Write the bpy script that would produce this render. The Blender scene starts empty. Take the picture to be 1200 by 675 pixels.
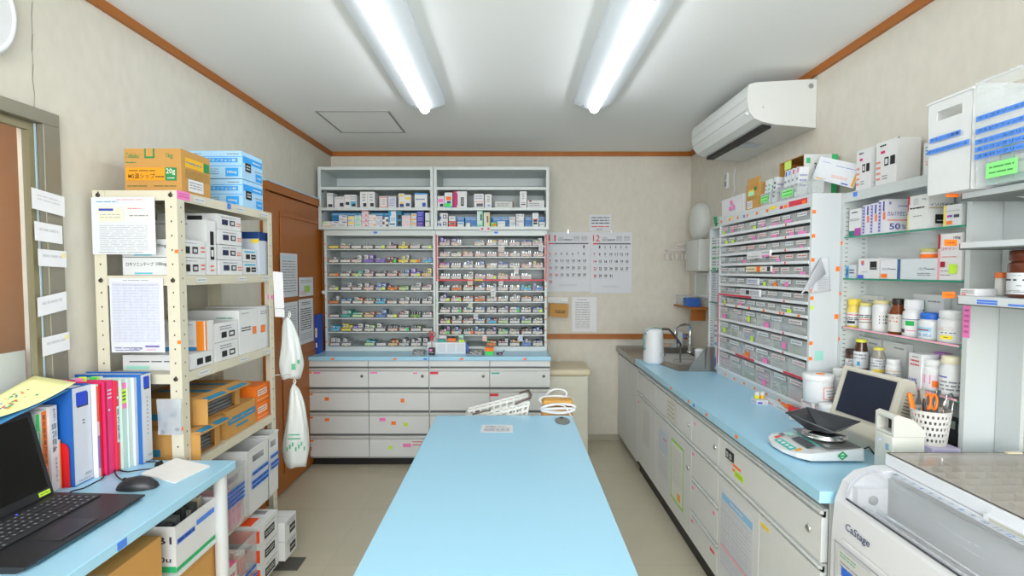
import bpy, bmesh, math, random
from mathutils import Vector, Matrix
random.seed(7)
D = bpy.data
SC = bpy.context.scene
COL = SC.collection
R = math.radians

# ------------------------------------------------------------------ camera, world, exposure
EYE, FPX, PITCH = 1.42, 620.0, R(2.6)
cam = D.cameras.new('camera'); cam.sensor_width = 36.0; cam.lens = FPX / 1200 * 36
cam.shift_y = 8.7 / 1200; cam.clip_start = 0.05
camo = D.objects.new('camera', cam); COL.objects.link(camo)
camo.location = (0, 0, EYE); camo.rotation_euler = (R(90) - PITCH, 0, 0)
SC.camera = camo
SC.view_settings.view_transform = 'Standard'
SC.view_settings.look = 'None'
SC.view_settings.gamma = 1.0
SC.view_settings.use_curve_mapping = False
SC.view_settings.exposure = 0.0
TUBE_POWER = 15.0
sky = D.lights.new('added_fill_light', 'AREA'); sky.shape = 'RECTANGLE'; sky.size = 2.5; sky.size_y = 1.4; sky.energy = 125; sky.color = (.97, .985, 1)  # added area lamp behind the camera for flat frontal fill
fill_lamp_obj = D.objects.new('added_fill_light', sky); COL.objects.link(fill_lamp_obj); fill_lamp_obj.location = (0, -1.66, 1.52); fill_lamp_obj.rotation_euler = (R(90), 0, 0)
world = D.worlds.new('room_air'); SC.world = world; world.use_nodes = True
world.node_tree.nodes['Background'].inputs[0].default_value = (0.9, 0.95, 1.0, 1)
world.node_tree.nodes['Background'].inputs[1].default_value = 0.6
SC.cycles.max_bounces = 10; SC.cycles.diffuse_bounces = 6; SC.cycles.transparent_max_bounces = 24
SC.cycles.caustics_reflective = False; SC.cycles.caustics_refractive = False

# ------------------------------------------------------------------ materials
def lin(h):
    if isinstance(h, str):
        h = h.lstrip('#'); c = [int(h[i:i+2], 16) / 255 for i in (0, 2, 4)]
    else: c = [v / 255 for v in h]
    return tuple((v / 12.92 if v <= .04045 else ((v + .055) / 1.055) ** 2.4) for v in c) + (1,)
MC = {}
def mat(hexc, rough=.5, metal=0.0, alpha=1.0, var=.04, scale=30, bump=0.0, emit=0, stretch=None, coat=0):
    key = (hexc, rough, metal, alpha, var, scale, bump, emit, stretch, coat)
    if key in MC: return MC[key]
    m = D.materials.new('m_' + str(hexc)); m.use_nodes = True
    nt = m.node_tree; p = nt.nodes['Principled BSDF']
    p.inputs['Roughness'].default_value = rough; p.inputs['Metallic'].default_value = metal
    p.inputs['Alpha'].default_value = alpha
    if coat: p.inputs['Coat Weight'].default_value = coat
    c = lin(hexc)
    tc = nt.nodes.new('ShaderNodeTexCoord'); nz = nt.nodes.new('ShaderNodeTexNoise')
    nz.inputs['Scale'].default_value = scale; nz.inputs['Detail'].default_value = 4
    src = tc.outputs['Object']
    if stretch:
        mp = nt.nodes.new('ShaderNodeMapping'); mp.inputs['Scale'].default_value = stretch
        nt.links.new(src, mp.inputs[0]); src = mp.outputs[0]
    nt.links.new(src, nz.inputs['Vector'])
    mx = nt.nodes.new('ShaderNodeMix'); mx.data_type = 'RGBA'
    mx.inputs[6].default_value = tuple(max(0, v * (1 - var)) for v in c[:3]) + (1,)
    mx.inputs[7].default_value = tuple(min(1, v * (1 + var)) for v in c[:3]) + (1,)
    nt.links.new(nz.outputs['Fac'], mx.inputs[0]); nt.links.new(mx.outputs[2], p.inputs['Base Color'])
    if bump:
        b = nt.nodes.new('ShaderNodeBump'); b.inputs['Strength'].default_value = bump
        b.inputs['Distance'].default_value = .002
        nt.links.new(nz.outputs['Fac'], b.inputs['Height']); nt.links.new(b.outputs[0], p.inputs['Normal'])
    if emit:
        p.inputs['Emission Color'].default_value = c; p.inputs['Emission Strength'].default_value = emit
    MC[key] = m
    return m
WALL = mat('#d2cec2', .9, var=.085, scale=26, bump=.5, stretch=(1, 1, .6))
CEIL = mat('#eceeee', .95, var=.015, scale=60, bump=.2)
FLOOR = mat('#c2bba6', .32, var=.07, scale=7)
BLUE = mat('#a2d3ec', .28, var=.012, scale=25)
GREY = mat('#d6dadb', .4, var=.015, scale=20)
GREYD = mat('#cdd5d4', .4, var=.015, scale=20)
STEELP = mat('#c3cbcb', .4, var=.02)
WOOD = mat('#a86422', .5, var=.22, scale=14, stretch=(1, .12, 1))
DOORW = mat('#a8601a', .38, var=.12, scale=18, stretch=(3, 3, .15))
ALU = mat('#dcdfde', .42, .3, var=.03)
ALUB = mat('#8b8778', .45, .5, var=.03)
CHROME = mat('#d5d8da', .12, 1.0)
STEEL = mat('#9c9c96', .28, .9, var=.06, scale=40, stretch=(1, .1, 1))
BLACK = mat('#161618', .5)
DARK = mat('#2a2b2e', .45)
HOUS = mat('#dfe6ec', .4, var=.01)
CREAM = mat('#d2cdb9', .5, var=.03)
WHITE = mat('#dcdfe2', .45, var=.01)
PAPER = mat('#d6d9df', .8, var=.01)
OFFW = mat('#d4d7d5', .4, var=.01)
BEIGE = mat('#d9d2bb', .5, var=.02)
CARD = mat('#c2924f', .85, var=.05, scale=18, stretch=(1, .3, 1))
CARDD = mat('#a87a3c', .85, var=.05)
INK = mat('#33363c', .7)
INKG = mat('#8a8d94', .7)
RED = mat('#d8344a', .5); ORANGE = mat('#ff7a1a', .6); PINK = mat('#f07fc0', .6)
LIME = mat('#c6ee3a', .6); GREEN = mat('#45d860', .6); MINT = mat('#8ef08a', .6); TBLUE = mat('#4a7fe0', .6); YEL = mat('#f2d23a', .6)
TEAL = mat('#20a89a', .5)
CLEAR = mat('#e8eef0', .12, alpha=.22, var=.01)
CLEARD = mat('#dbe3e3', .15, alpha=.24, var=.01)
GLASS = mat('#e6f4ee', .05, alpha=.05, var=.01)
GEDGE = mat('#2f8f74', .2)
def C(h, r=.55):
    if isinstance(h, str):                       # keep white card at the reflectance of real board, not of a light source
        c = [int(h.lstrip('#')[i:i+2], 16) for i in (0, 2, 4)]
        if min(c) > 200: h = '#%02x%02x%02x' % tuple(int(v*.925) for v in c)
    return mat(h, r)

# ------------------------------------------------------------------ mesh builder
TXT = {}
def text_mesh(s):
    if s in TXT: return TXT[s]
    cu = D.curves.new('writing', 'FONT'); cu.body = s; cu.resolution_u = 2; cu.offset = .012
    ob = D.objects.new('writing', cu); COL.objects.link(ob)
    dg = bpy.context.evaluated_depsgraph_get(); dg.update()
    me = D.meshes.new_from_object(ob.evaluated_get(dg))
    vs = [(v.co.x, v.co.y) for v in me.vertices]; fs = [tuple(p.vertices) for p in me.polygons]
    D.objects.remove(ob); D.curves.remove(cu); D.meshes.remove(me)
    if vs:
        x0 = min(v[0] for v in vs); x1 = max(v[0] for v in vs); y0 = min(v[1] for v in vs); y1 = max(v[1] for v in vs)
        w = max(x1 - x0, 1e-6); h = max(y1 - y0, 1e-6)
        vs = [((a - x0) / w, (b - y0) / h) for a, b in vs]
    TXT[s] = (vs, fs)
    return TXT[s]

class MB:
    def __init__(s): s.v = []; s.f = []; s.m = []; s.sm = []; s.mats = []; s.M = Matrix()
    def mi(s, m):
        if m not in s.mats: s.mats.append(m)
        return s.mats.index(m)
    def add(s, vs, fs, m, smooth=False):
        b = len(s.v); i = s.mi(m)
        s.v += [tuple(s.M @ Vector(v)) for v in vs]
        for f in fs: s.f.append(tuple(b + k for k in f)); s.m.append(i); s.sm.append(smooth)
        return s
    def box(s, x0, x1, y0, y1, z0, z1, m, skip=''):
        v = [(x0,y0,z0),(x1,y0,z0),(x1,y1,z0),(x0,y1,z0),(x0,y0,z1),(x1,y0,z1),(x1,y1,z1),(x0,y1,z1)]
        F = {'D': (0,3,2,1), 'T': (4,5,6,7), 'F': (0,1,5,4), 'R': (1,2,6,5), 'B': (2,3,7,6), 'L': (3,0,4,7)}
        return s.add(v, [F[k] for k in F if k not in skip], m)
    def rbox(s, x0, x1, y0, y1, z0, z1, m, r=.004, seg=2, taper=0):
        bm = bmesh.new(); bmesh.ops.create_cube(bm, size=1)
        for v in bm.verts:
            k = 1 + (taper if v.co.z > 0 else 0)
            v.co = Vector(((x0+x1)/2 + v.co.x*(x1-x0)*k, (y0+y1)/2 + v.co.y*(y1-y0)*k, (z0+z1)/2 + v.co.z*(z1-z0)))
        bmesh.ops.bevel(bm, geom=bm.edges[:], offset=r, segments=seg, profile=.5, affect='EDGES')
        bm.verts.index_update()
        s.add([tuple(v.co) for v in bm.verts], [tuple(v.index for v in f.verts) for f in bm.faces], m, seg > 1)
        bm.free(); return s
    def open_box(s, x0, x1, y0, y1, z0, z1, m, t=.002, minside=None):
        """a box without a lid: floor and four walls with thickness t"""
        s.box(x0, x1, y0, y1, z0, z0+t, m)
        s.box(x0, x0+t, y0, y1, z0+t, z1, m, 'D'); s.box(x1-t, x1, y0, y1, z0+t, z1, m, 'D')
        s.box(x0+t, x1-t, y0, y0+t, z0+t, z1, m, 'D'); s.box(x0+t, x1-t, y1-t, y1, z0+t, z1, m, 'D')
        return s
    def prism(s, pts, axis, a, b, m, smooth=False):
        """pts: 2-D outline; axis 'x': (y,z), 'y': (x,z), 'z': (x,y)"""
        n = len(pts)
        def P(p, t): return {'x': (t, p[0], p[1]), 'y': (p[0], t, p[1]), 'z': (p[0], p[1], t)}[axis]
        v = [P(p, a) for p in pts] + [P(p, b) for p in pts]
        s.add(v, [tuple(range(n)), tuple(range(2*n-1, n-1, -1))], m)
        s.add(v, [(i, i+n, (i+1) % n + n, (i+1) % n) for i in range(n)], m, smooth)
        return s
    def lathe(s, prof, m, c=(0,0), n=24, smooth=True, cap=True, sx=1, sy=1):
        v = []; f = []
        for r, z in prof:
            for k in range(n):
                a = 2*math.pi*k/n; v.append((c[0] + r*sx*math.cos(a), c[1] + r*sy*math.sin(a), z))
        for i in range(len(prof)-1):
            for k in range(n):
                f.append((i*n+k, i*n+(k+1) % n, (i+1)*n+(k+1) % n, (i+1)*n+k))
        s.add(v, f, m, smooth)
        if cap:
            q = len(prof)-1
            s.add(v, [tuple(range(n-1, -1, -1)), tuple(q*n+k for k in range(n))], m)
        return s
    def tube(s, pts, r, m, n=8, closed=False):
        P = [Vector(p) for p in pts]; v = []; f = []; K = len(P)
        rr = r if isinstance(r, (list, tuple)) else [r]*K
        prev = None
        for i, p in enumerate(P):
            a = P[(i-1) % K] if (i > 0 or closed) else p; b = P[(i+1) % K] if (i < K-1 or closed) else p
            d = (b-a).normalized() if (b-a).length > 1e-9 else Vector((0,0,1))
            if prev is None:
                h = Vector((0,0,1)) if abs(d.z) < .9 else Vector((1,0,0))
                u = d.cross(h).normalized()
            else:
                u = (prev - d*prev.dot(d)).normalized()
            w = d.cross(u); prev = u
            for k in range(n):
                t = 2*math.pi*k/n; v.append(tuple(p + (u*math.cos(t) + w*math.sin(t))*rr[i]))
        for i in range(K if closed else K-1):
            j = (i+1) % K
            for k in range(n): f.append((i*n+k, i*n+(k+1) % n, j*n+(k+1) % n, j*n+k))
        s.add(v, f, m, True)
        if not closed: s.add(v, [tuple(range(n-1,-1,-1)), tuple((K-1)*n+k for k in range(n))], m)
        return s
    def quad(s, a, b, c, d, m): return s.add([a, b, c, d], [(0,1,2,3)], m)
    def text(s, body, o, u, v, m):
        vs, fs = text_mesh(body); o = Vector(o); u = Vector(u); v = Vector(v)
        return s.add([tuple(o + u*a + v*b) for a, b in vs], fs, m)
    def build(s, name, parent=None, loc=None, rot=None, bevel=0, solid=0, sub=0):
        me = D.meshes.new(name); me.from_pydata(s.v, [], s.f)
        for m in s.mats: me.materials.append(m)
        me.polygons.foreach_set('material_index', s.m); me.polygons.foreach_set('use_smooth', s.sm)
        me.update()
        o = D.objects.new(name, me); COL.objects.link(o)
        if parent is not None: o.parent = parent
        if loc is not None: o.location = loc
        if rot is not None: o.rotation_euler = rot
        if solid:
            q = o.modifiers.new('thickness', 'SOLIDIFY'); q.thickness = solid; q.offset = 0
        if bevel:
            q = o.modifiers.new('bevel', 'BEVEL'); q.width = bevel; q.segments = 2; q.limit_method = 'ANGLE'; q.angle_limit = R(40)
            q.harden_normals = False
        if sub:
            q = o.modifiers.new('round', 'SUBSURF'); q.levels = sub; q.render_levels = sub
        return o

class Face:
    """writing and print on one face of a box: unit coordinates across (u) and up (v)"""
    def __init__(s, mb, o, u, v, e=.0005):
        s.mb = mb; s.o = Vector(o); s.u = Vector(u); s.v = Vector(v); s.n = s.u.cross(s.v).normalized(); s.e = e; s.k = 1
    def P(s, a, b, k): return tuple(s.o + s.u*a + s.v*b + s.n*s.e*k)
    def r(s, a0, b0, a1, b1, m):
        k = s.k; s.k += .5
        s.mb.quad(s.P(a0,b0,k), s.P(a1,b0,k), s.P(a1,b1,k), s.P(a0,b1,k), m); return s
    def t(s, body, a0, b0, a1, b1, m):
        k = s.k; s.k += .5
        s.mb.text(body, s.P(a0, b0, k), s.u*(a1-a0), s.v*(b1-b0), m); return s
    def l(s, n, a0, b0, a1, b1, m, fill=.4):
        """n rows of print too small to read"""
        st = (b1-b0)/n
        for i in range(n):
            y = b1 - (i+.5)*st; x = a0
            w = a1-a0
            while x < a1 - .02*w:
                q = min(a1, x + w*random.uniform(.12, .45))
                s.r(x, y - st*fill/2, q, y + st*fill/2, m); s.k -= .5
                x = q + w*.04
        s.k += .5; return s
    def do(s, ops):
        for op in ops:
            g = op[0]
            if g == 'r': s.r(*op[1:5], op[5] if not isinstance(op[5], str) else C(op[5]))
            elif g == 't': s.t(op[1], *op[2:6], op[6] if not isinstance(op[6], str) else C(op[6]))
            elif g == 'l': s.l(op[1], *op[2:6], op[6] if not isinstance(op[6], str) else C(op[6]), *op[7:])
        return s
def faces(mb, x0, x1, y0, y1, z0, z1):
    return {'F': Face(mb, (x0,y0,z0), (x1-x0,0,0), (0,0,z1-z0)), 'R': Face(mb, (x1,y0,z0), (0,y1-y0,0), (0,0,z1-z0)),
            'L': Face(mb, (x0,y1,z0), (0,y0-y1,0), (0,0,z1-z0)), 'T': Face(mb, (x0,y0,z1), (x1-x0,0,0), (0,y1-y0,0))}

# ------------------------------------------------------------------ naming
SEEN = {}
def tag(o, label, cat, group=None, kind=None):
    o['label'] = label; o['category'] = cat
    if group: o['group'] = group
    if kind: o['kind'] = kind
    n = len(label.split())
    if n < 4 or n > 16: print('LABEL LENGTH', n, label)
    if label in SEEN and not group: print('DUPLICATE LABEL', label)
    SEEN[label] = 1
    return o
def struct(o): o['kind'] = 'structure'; return o
def empty(name, loc=(0,0,0), rz=0):
    o = D.objects.new(name, None); COL.objects.link(o); o.location = loc; o.rotation_euler = (0,0,rz); o.empty_display_size = .1
    return o
def carton(name, label, cat, x0, x1, y0, y1, z0, z1, base, deco=None, group=None, rz=0, bevel=.0012, rot=None):
    """a closed printed box; deco: {face letter: [ops]}"""
    cx, cy = (x0+x1)/2, (y0+y1)/2; a, b, h = (x1-x0)/2, (y1-y0)/2, z1-z0
    mb = MB(); base = C(base) if isinstance(base, str) else base
    g = .0003
    mb.box(-a+g, a-g, -b+g, b-g, g, h-g, base)
    # the closing flap seams of a carton
    sm = mat('#9aa0a4', .8)
    if h > .03 and a > .02:
        mb.box(-a+.0005, a-.0005, -.0006, .0006, h-g, h, sm, 'D')
    fs = faces(mb, -a, a, -b, b, 0, h)
    for k, ops in (deco or {}).items(): fs[k].do(ops)
    o = mb.build(name, loc=(cx, cy, z0), rot=rot or (0, 0, rz))
    tag(o, label, cat, group)
    return o

# pixel of the 1200x675 photograph -> point of the room on a given plane
_c, _s = math.cos(PITCH), math.sin(PITCH)
def _ray(px, py):
    u = (px-600)/FPX; v = (346.2-py)/FPX
    return u, _c + v*_s, -_s + v*_c
def on_y(px, py, Y): r = _ray(px, py); t = Y/r[1]; return Vector((r[0]*t, Y, EYE + r[2]*t))
def on_x(px, py, X): r = _ray(px, py); t = X/r[0]; return Vector((X, r[1]*t, EYE + r[2]*t))
def on_z(px, py, Z): r = _ray(px, py); t = (Z-EYE)/r[2]; return Vector((r[0]*t, r[1]*t, Z))

def sheet(name, label, cat, o, u, v, m=None, ops=(), curl=0, group=None, parent=None, nseg=6):
    """a sheet of paper 0.6 mm thick with its lower-left corner at o"""
    mb = MB(); o = Vector(o); u = Vector(u); v = Vector(v); n = u.cross(v).normalized(); m = m or PAPER
    if curl:
        vs = []; fs = []
        for j in range(nseg+1):
            t = j/nseg
            d = n*(curl*(1-t)**2 + .0004)
            vs += [tuple(v*t + d), tuple(u + v*t + d)]
        fs = [(2*j, 2*j+1, 2*j+3, 2*j+2) for j in range(nseg)]
        mb.add(vs, fs, m, True)
        w = [tuple(Vector(q) - n*.0005) for q in vs]
        mb.add(w, [f[::-1] for f in fs], m, True)
        q = 2*nseg
        mb.add(vs + w, [(0, q+2, q+3, 1), (q, q+1, 2*q+3, 2*q+2)], m)
    else:
        t = n*.0006; z = Vector((0,0,0))
        a = [z, u, u+v, v]; b = [p+t for p in a]
        mb.add([tuple(p) for p in a+b], [(3,2,1,0), (4,5,6,7), (0,1,5,4), (1,2,6,5), (2,3,7,6), (3,0,4,7)], m)
        Face(mb, t, u, v, .0004).do(ops)
    ob = mb.build(name, parent=parent, loc=o)
    if cat: tag(ob, label, cat, group)
    return ob

# ================================================================== THE ROOM
XL, XR, YB, YN, HT = -1.49, 1.475, 4.40, -1.7, 2.40
struct(MB().box(XL-.6, XR+.1, YN-.1, YB+.1, -.06, 0, FLOOR).build('floor'))
mb = MB()
for k in range(1, 12):
    mb.box(XL, XR, YN + k*.6 - .001, YN + k*.6 + .001, 0, .0006, mat('#b3ac99', .4))
for k in range(1, 5):
    mb.box(XL + k*.6 - .001, XL + k*.6 + .001, YN, YB, 0, .0005, mat('#b3ac99', .4))
struct(mb.build('trim_1'))                                    # welded seams of the floor sheets
struct(MB().box(XL-.6, XR+.1, YN-.1, YB+.1, HT, HT+.06, CEIL).build('ceiling'))
struct(MB().box(XL-.1, XR+.1, YB, YB+.1, 0, HT, WALL).build('wall_back'))
struct(MB().box(XR, XR+.1, YN, YB, 0, HT, WALL).build('wall_right'))
mb = MB(); mb.box(XL-.1, XR+.1, YN-.1, YN, 0, .75, WALL); mb.box(XL-.1, XL+.15, YN-.1, YN, .75, HT, WALL); mb.box(XR-.15, XR+.1, YN-.1, YN, .75, HT, WALL); mb.box(XL+.15, XR-.15, YN-.1, YN, 2.3, HT, WALL)
struct(mb.build('wall_near'))
# added window behind the camera, unseen, framing the fill lamp
w2_ = struct(empty('added_window', (0, YN, 0)))
mb = MB(); x0, x1, z0, z1 = XL+.15, XR-.15, .75, 2.3
mb.box(x0, x1, -.08, -.02, z0, z0+.05, ALUB); mb.box(x0, x1, -.08, -.02, z1-.05, z1, ALUB)
for x in (x0, (x0+x1)/2-.025, x1-.05): mb.box(x, x+.05, -.08, -.02, z0+.05, z1-.05, ALUB)
mb.build('window_frame', w2_)
MB().box(x0+.05, x1-.05, -.055, -.05, z0+.05, z1-.05, GLASS).build('pane', w2_)
# left wall with the reception window opening
WY0, WY1, WZ0, WZ1 = .35, 1.72, 1.0, 1.895
mb = MB()
mb.box(XL-.1, XL, YN, WY0, 0, HT, WALL); mb.box(XL-.1, XL, WY1, YB, 0, HT, WALL)
mb.box(XL-.1, XL, WY0, WY1, 0, WZ0, WALL, 'FB'); mb.box(XL-.1, XL, WY0, WY1, WZ1, HT, WALL, 'FB')
struct(mb.build('wall_left'))
mb = MB(); mb.box(XL-.5, XL-.45, YN, YB, 0, HT, WALL); mb.box(XL-.45, XL-.1, 2.3, 2.35, 0, HT, WALL)
struct(mb.build('wall_corridor'))
# crack in the plaster of the left wall
mb = MB(); pts = [(38,2),(37,18),(38,40),(37.5,60),(39,75),(38,92),(40.5,110),(40,124),(41,134)]
for a, b in zip(pts, pts[1:]):
    p = on_x(a[0], a[1], XL+.0006); q = on_x(b[0], b[1], XL+.0006); w = Vector((0, random.uniform(.0008, .0022), 0))
    mb.quad(tuple(p-w), tuple(p+w), tuple(q+w), tuple(q-w), mat('#8b8474', .9))
struct(mb.build('trim_2'))
# wooden mouldings
mb = MB(); mb.box(XL, XR, YB-.018, YB, HT-.035, HT, WOOD); struct(mb.build('trim_3'))
mb = MB(); mb.box(XL, XL+.018, YN, YB-.018, HT-.035, HT, WOOD); struct(mb.build('trim_4'))
mb = MB(); mb.box(XR-.018, XR, YN, YB-.018, HT-.035, HT, WOOD); struct(mb.build('trim_5'))
mb = MB(); mb.box(.27, XR, YB-.016, YB, .857, .898, WOOD); mb.box(.27, XR, YB-.022, YB, .892, .9, WOOD); struct(mb.build('trim_6'))
mb = MB(); mb.box(XL, XR, YB-.012, YB, 0, .05, mat('#a8a594', .6)); struct(mb.build('baseboard_back'))
mb = MB(); mb.box(XL, XL+.012, YN, 3.12, 0, .06, WOOD); struct(mb.build('baseboard_left'))
mb = MB(); mb.box(XR-.012, XR, YN, YB-.012, 0, .05, mat('#a8a594', .6)); struct(mb.build('baseboard_right'))

# reception window: aluminium frame, sliding panes, wooden door seen beyond
win = struct(empty('window_1', (XL, 0, 0)))
mb = MB(); t = .05
mb.box(-.05, .022, WY0-.02, WY1+.02, WZ1-.012, WZ1+.03, ALUB); mb.box(-.05, .022, WY0-.02, WY1+.02, WZ0-.03, WZ0+.015, ALUB)
mb.box(-.05, .022, WY1-.04, WY1+.02, WZ0+.015, WZ1-.012, ALUB); mb.box(-.05, .022, WY0-.02, WY0+.03, WZ0+.015, WZ1-.012, ALUB)
mb.build('window_frame', win, bevel=.002)
for y0, y1, dx in ((.40, 1.05, -.045), (1.0, WY1-.042, -.020)):
    sash = MB(); a = mat('#8a8468', .4, .3)
    z0, z1 = WZ0+.016, WZ1-.013
    sash.box(dx, dx+.018, y0, y0+.025, z0, z1, a); sash.box(dx, dx+.018, y1-.025, y1, z0, z1, a)
    sash.box(dx, dx+.018, y0+.025, y1-.025, z0, z0+.03, a); sash.box(dx, dx+.018, y0+.025, y1-.025, z1-.025, z1, a)
    s_ = sash.build('sash', win)
    MB().box(dx+.0182, dx+.020, y1-.006, y1, z0, z1, mat('#b4cbd6', .3)).build('seal_strip', win)
    MB().box(dx+.006, dx+.010, y0+.025, y1-.025, z0+.03, z1-.025, GLASS).build('pane', s_)
mb = MB(); mb.box(-.062, -.056, .41, WY1-.05, WZ0+.02, WZ0+.17, mat('#dfe6e4', .5, alpha=.75)); mb.build('frosted_panel', win)
struct(MB().box(XL-.44, XL-.40, 1.36, 2.22, 0, 2.3, mat('#c47c1c', .5, var=.12, scale=18, stretch=(3, 3, .15))).box(XL-.449, XL-.401, 1.28, 1.36, 0, 2.3, ALUB).build('door_2'))

cl = empty('corridor_fill_light', (XL-.25, 1.3, HT)); mb = MB(); mb.lathe([(.09,-.001),(.10,-.02)], HOUS, n=24); mb.build('rim', cl)  # added lamp, brightens the wooden door seen through the glass
mb = MB(); mb.lathe([(.085,-.0205),(.06,-.05),(.002,-.06)], mat('#fff6e6', .4, emit=60, var=0), n=24); mb.build('diffuser', cl); tag(cl, 'added round light brightening the corridor beyond the reception window', 'ceiling light')
# sliding door on the left wall
door = struct(empty('door_1', (XL, 0, 0)))
DY0, DY1, DZ = 3.2, 4.25, 1.90
mb = MB()
mb.box(.002, .045, DY0-.06, DY1+.1, DZ+.005, DZ+.055, DOORW); mb.box(.002, .03, DY0-.06, DY0, 0, DZ+.004, DOORW)
mb.box(.002, .048, DY0-.06, DY1+.1, DZ+.056, DZ+.066, mat('#bcd0dc', .4)); mb.build('door_frame', door)
mb = MB(); mb.box(.006, .028, DY0+.002, DY1, .012, DZ, DOORW)
leaf = mb.build('door_leaf', door, bevel=.002)
mb = MB()
for z0, z1 in ((.12, .84), (.96, 1.80)):
    y0, y1, w = DY0+.14, DY1-.14, .03
    mb.box(.0285, .036, y0, y1, z0, z0+w, DOORW); mb.box(.0285, .036, y0, y1, z1-w, z1, DOORW)
    mb.box(.0285, .036, y0, y0+w, z0+w, z1-w, DOORW); mb.box(.0285, .036, y1-w, y1, z0+w, z1-w, DOORW)
mb.build('panel_moulding', leaf, bevel=.004)

# ceiling hatch
hatch = struct(empty('trim_7', (0,0,0)))
mb = MB(); x0, x1, y0, y1 = -1.205, -.75, 3.28, 3.78; w = .012; hm = mat('#9a9b95', .5, .2)
mb.box(x0, x1, y0, y0+w, HT-.004, HT, hm); mb.box(x0, x1, y1-w, y1, HT-.004, HT, hm)
mb.box(x0, x0+w, y0+w, y1-w, HT-.004, HT, hm); mb.box(x1-w, x1, y0+w, y1-w, HT-.004, HT, hm); mb.build('hatch_frame', hatch)
MB().box(x0+w+.002, x1-w-.002, y0+w+.002, y1-w-.002, HT-.003, HT, CEIL).build('hatch_panel', hatch)

# ------------------------------------------------------------------ ceiling lights
TUBE = mat('#f7fbff', .4, emit=TUBE_POWER, var=0)
def ceiling_light(x, y0, y1, label):
    t = empty('ceiling_light', (x, y0, HT)); L = y1-y0
    mb = MB(); mb.prism([(-.108,-.001),(-.108,-.030),(-.028,-.060),(.028,-.060),(.108,-.030),(.108,-.001)], 'y', 0, L, HOUS)
    mb.build('housing', t)
    mb = MB(); mb.M = Matrix.Translation((0, .02, -.066)) @ Matrix.Rotation(R(-90), 4, 'X')
    mb.lathe([(.004,0),(.018,.003),(.0255,.012),(.0265,.03),(.0265,L-.07),(.0255,L-.052),(.018,L-.043),(.004,L-.04)], TUBE, n=20)
    mb.build('lamp_tube', t)
    for ya in (.004, L-.018): MB().box(-.02, .02, ya, ya+.014, -.078, -.0605, WHITE).build('lamp_holder', t)
    mb = MB(); mb.box(-.065, -.059, L-.03, L-.024, -.0492, -.0465, DARK); mb.build('screw', t)
    tag(t, label, 'ceiling light')
ceiling_light(-.49, 1.80, 3.06, 'long white fluorescent ceiling light with a glowing tube, the left of two')
ceiling_light(.462, 1.80, 3.05, 'long white fluorescent ceiling light with a glowing tube, the right of two')
ceiling_light(-.49, -.9, .35, 'fluorescent ceiling light behind the camera on the left')  # unseen pair of fixtures, added to brighten the room from behind
ceiling_light(.462, -.9, .35, 'fluorescent ceiling light behind the camera on the right')

# ------------------------------------------------------------------ air conditioner
ac = empty('air_conditioner', (XR, 2.6, 2.11))
prof = [(-.001,.005),(-.001,.235),(-.03,.238),(-.30,.222),(-.328,.214),(-.335,.19),(-.335,.13),(-.325,.085),(-.30,.052),(-.26,.034),(-.2,.022)]
mb = MB(); mb.prism(prof, 'y', 0.004, .796, OFFW); mb.build('body', ac, bevel=.006)
mb = MB(); mb.prism([(p[0]*1.0-.0005, p[1]) for p in prof], 'y', 0, .004, OFFW)
mb.M = Matrix.Translation((-.03, -.0005, .205)) @ Matrix.Rotation(R(90), 4, 'X'); mb.lathe([(.012,0),(.012,.002),(.008,.003)], mat('#8d8f90', .4), n=16)
mb.M = Matrix.Translation((-.02, -.0005, .05)) @ Matrix.Rotation(R(90), 4, 'X'); mb.lathe([(.017,0),(.016,.0015)], mat('#d5d7d6', .4), n=20)
mb.M = Matrix(); mb.box(-.262, -.255, -.0012, 0, .1, .108, mat('#a9abab', .4)); mb.build('end_panel', ac)
mb = MB(); mb.box(-.248, -.205, .03, .77, .012, .0305, BLACK); mb.build('air_slot', ac, rot=(0, 0, 0))
mb = MB()
for (a, b, c_, d) in ((-.3362, -.3348, .150, .1515), (-.3300, -.3262, .098, .0995)):
    mb.box(a, b, .004, .796, c_, d, mat('#9fa2a2', .5))
mb.build('panel_groove', ac)
mb = MB(); mb.M = Matrix.Translation((-.322, .03, .082)); mb.lathe([(.002,-.009),(.01,-.004),(.01,.004),(.002,.009)], WHITE, n=14); mb.build('sensor', ac)
MB().box(-.2, -.04, .35, .45, .0125, .0135, mat('#c6cbd6', .5)).build('care_sticker', ac)
tag(ac, 'white wall-mounted air conditioner high on the right wall', 'air conditioner')
# cable of the air conditioner and control on the wall
mb = MB(); p = [on_x(862,196,XR-.004), on_x(860,210,XR-.004), on_x(861,222,XR-.004), on_x(858,232,XR-.004)]
mb.tube([tuple(q) for q in p], .003, WHITE); tag(mb.build('cable'), 'thin white cable hanging below the air conditioner', 'cable')
p = on_x(853, 212, XR)
mb = MB().rbox(-.016, 0, -.022, .022, -.055, .055, OFFW, .004); mb.box(-.0175, -.0158, -.014, .014, .01, .04, mat('#a9b3ad', .3)); mb.box(-.0175, -.0158, -.012, .012, -.04, -.005, INKG)
tag(mb.build('remote_control', loc=tuple(p)), 'white remote control in a holder on the wall below the air conditioner', 'remote control')

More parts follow.
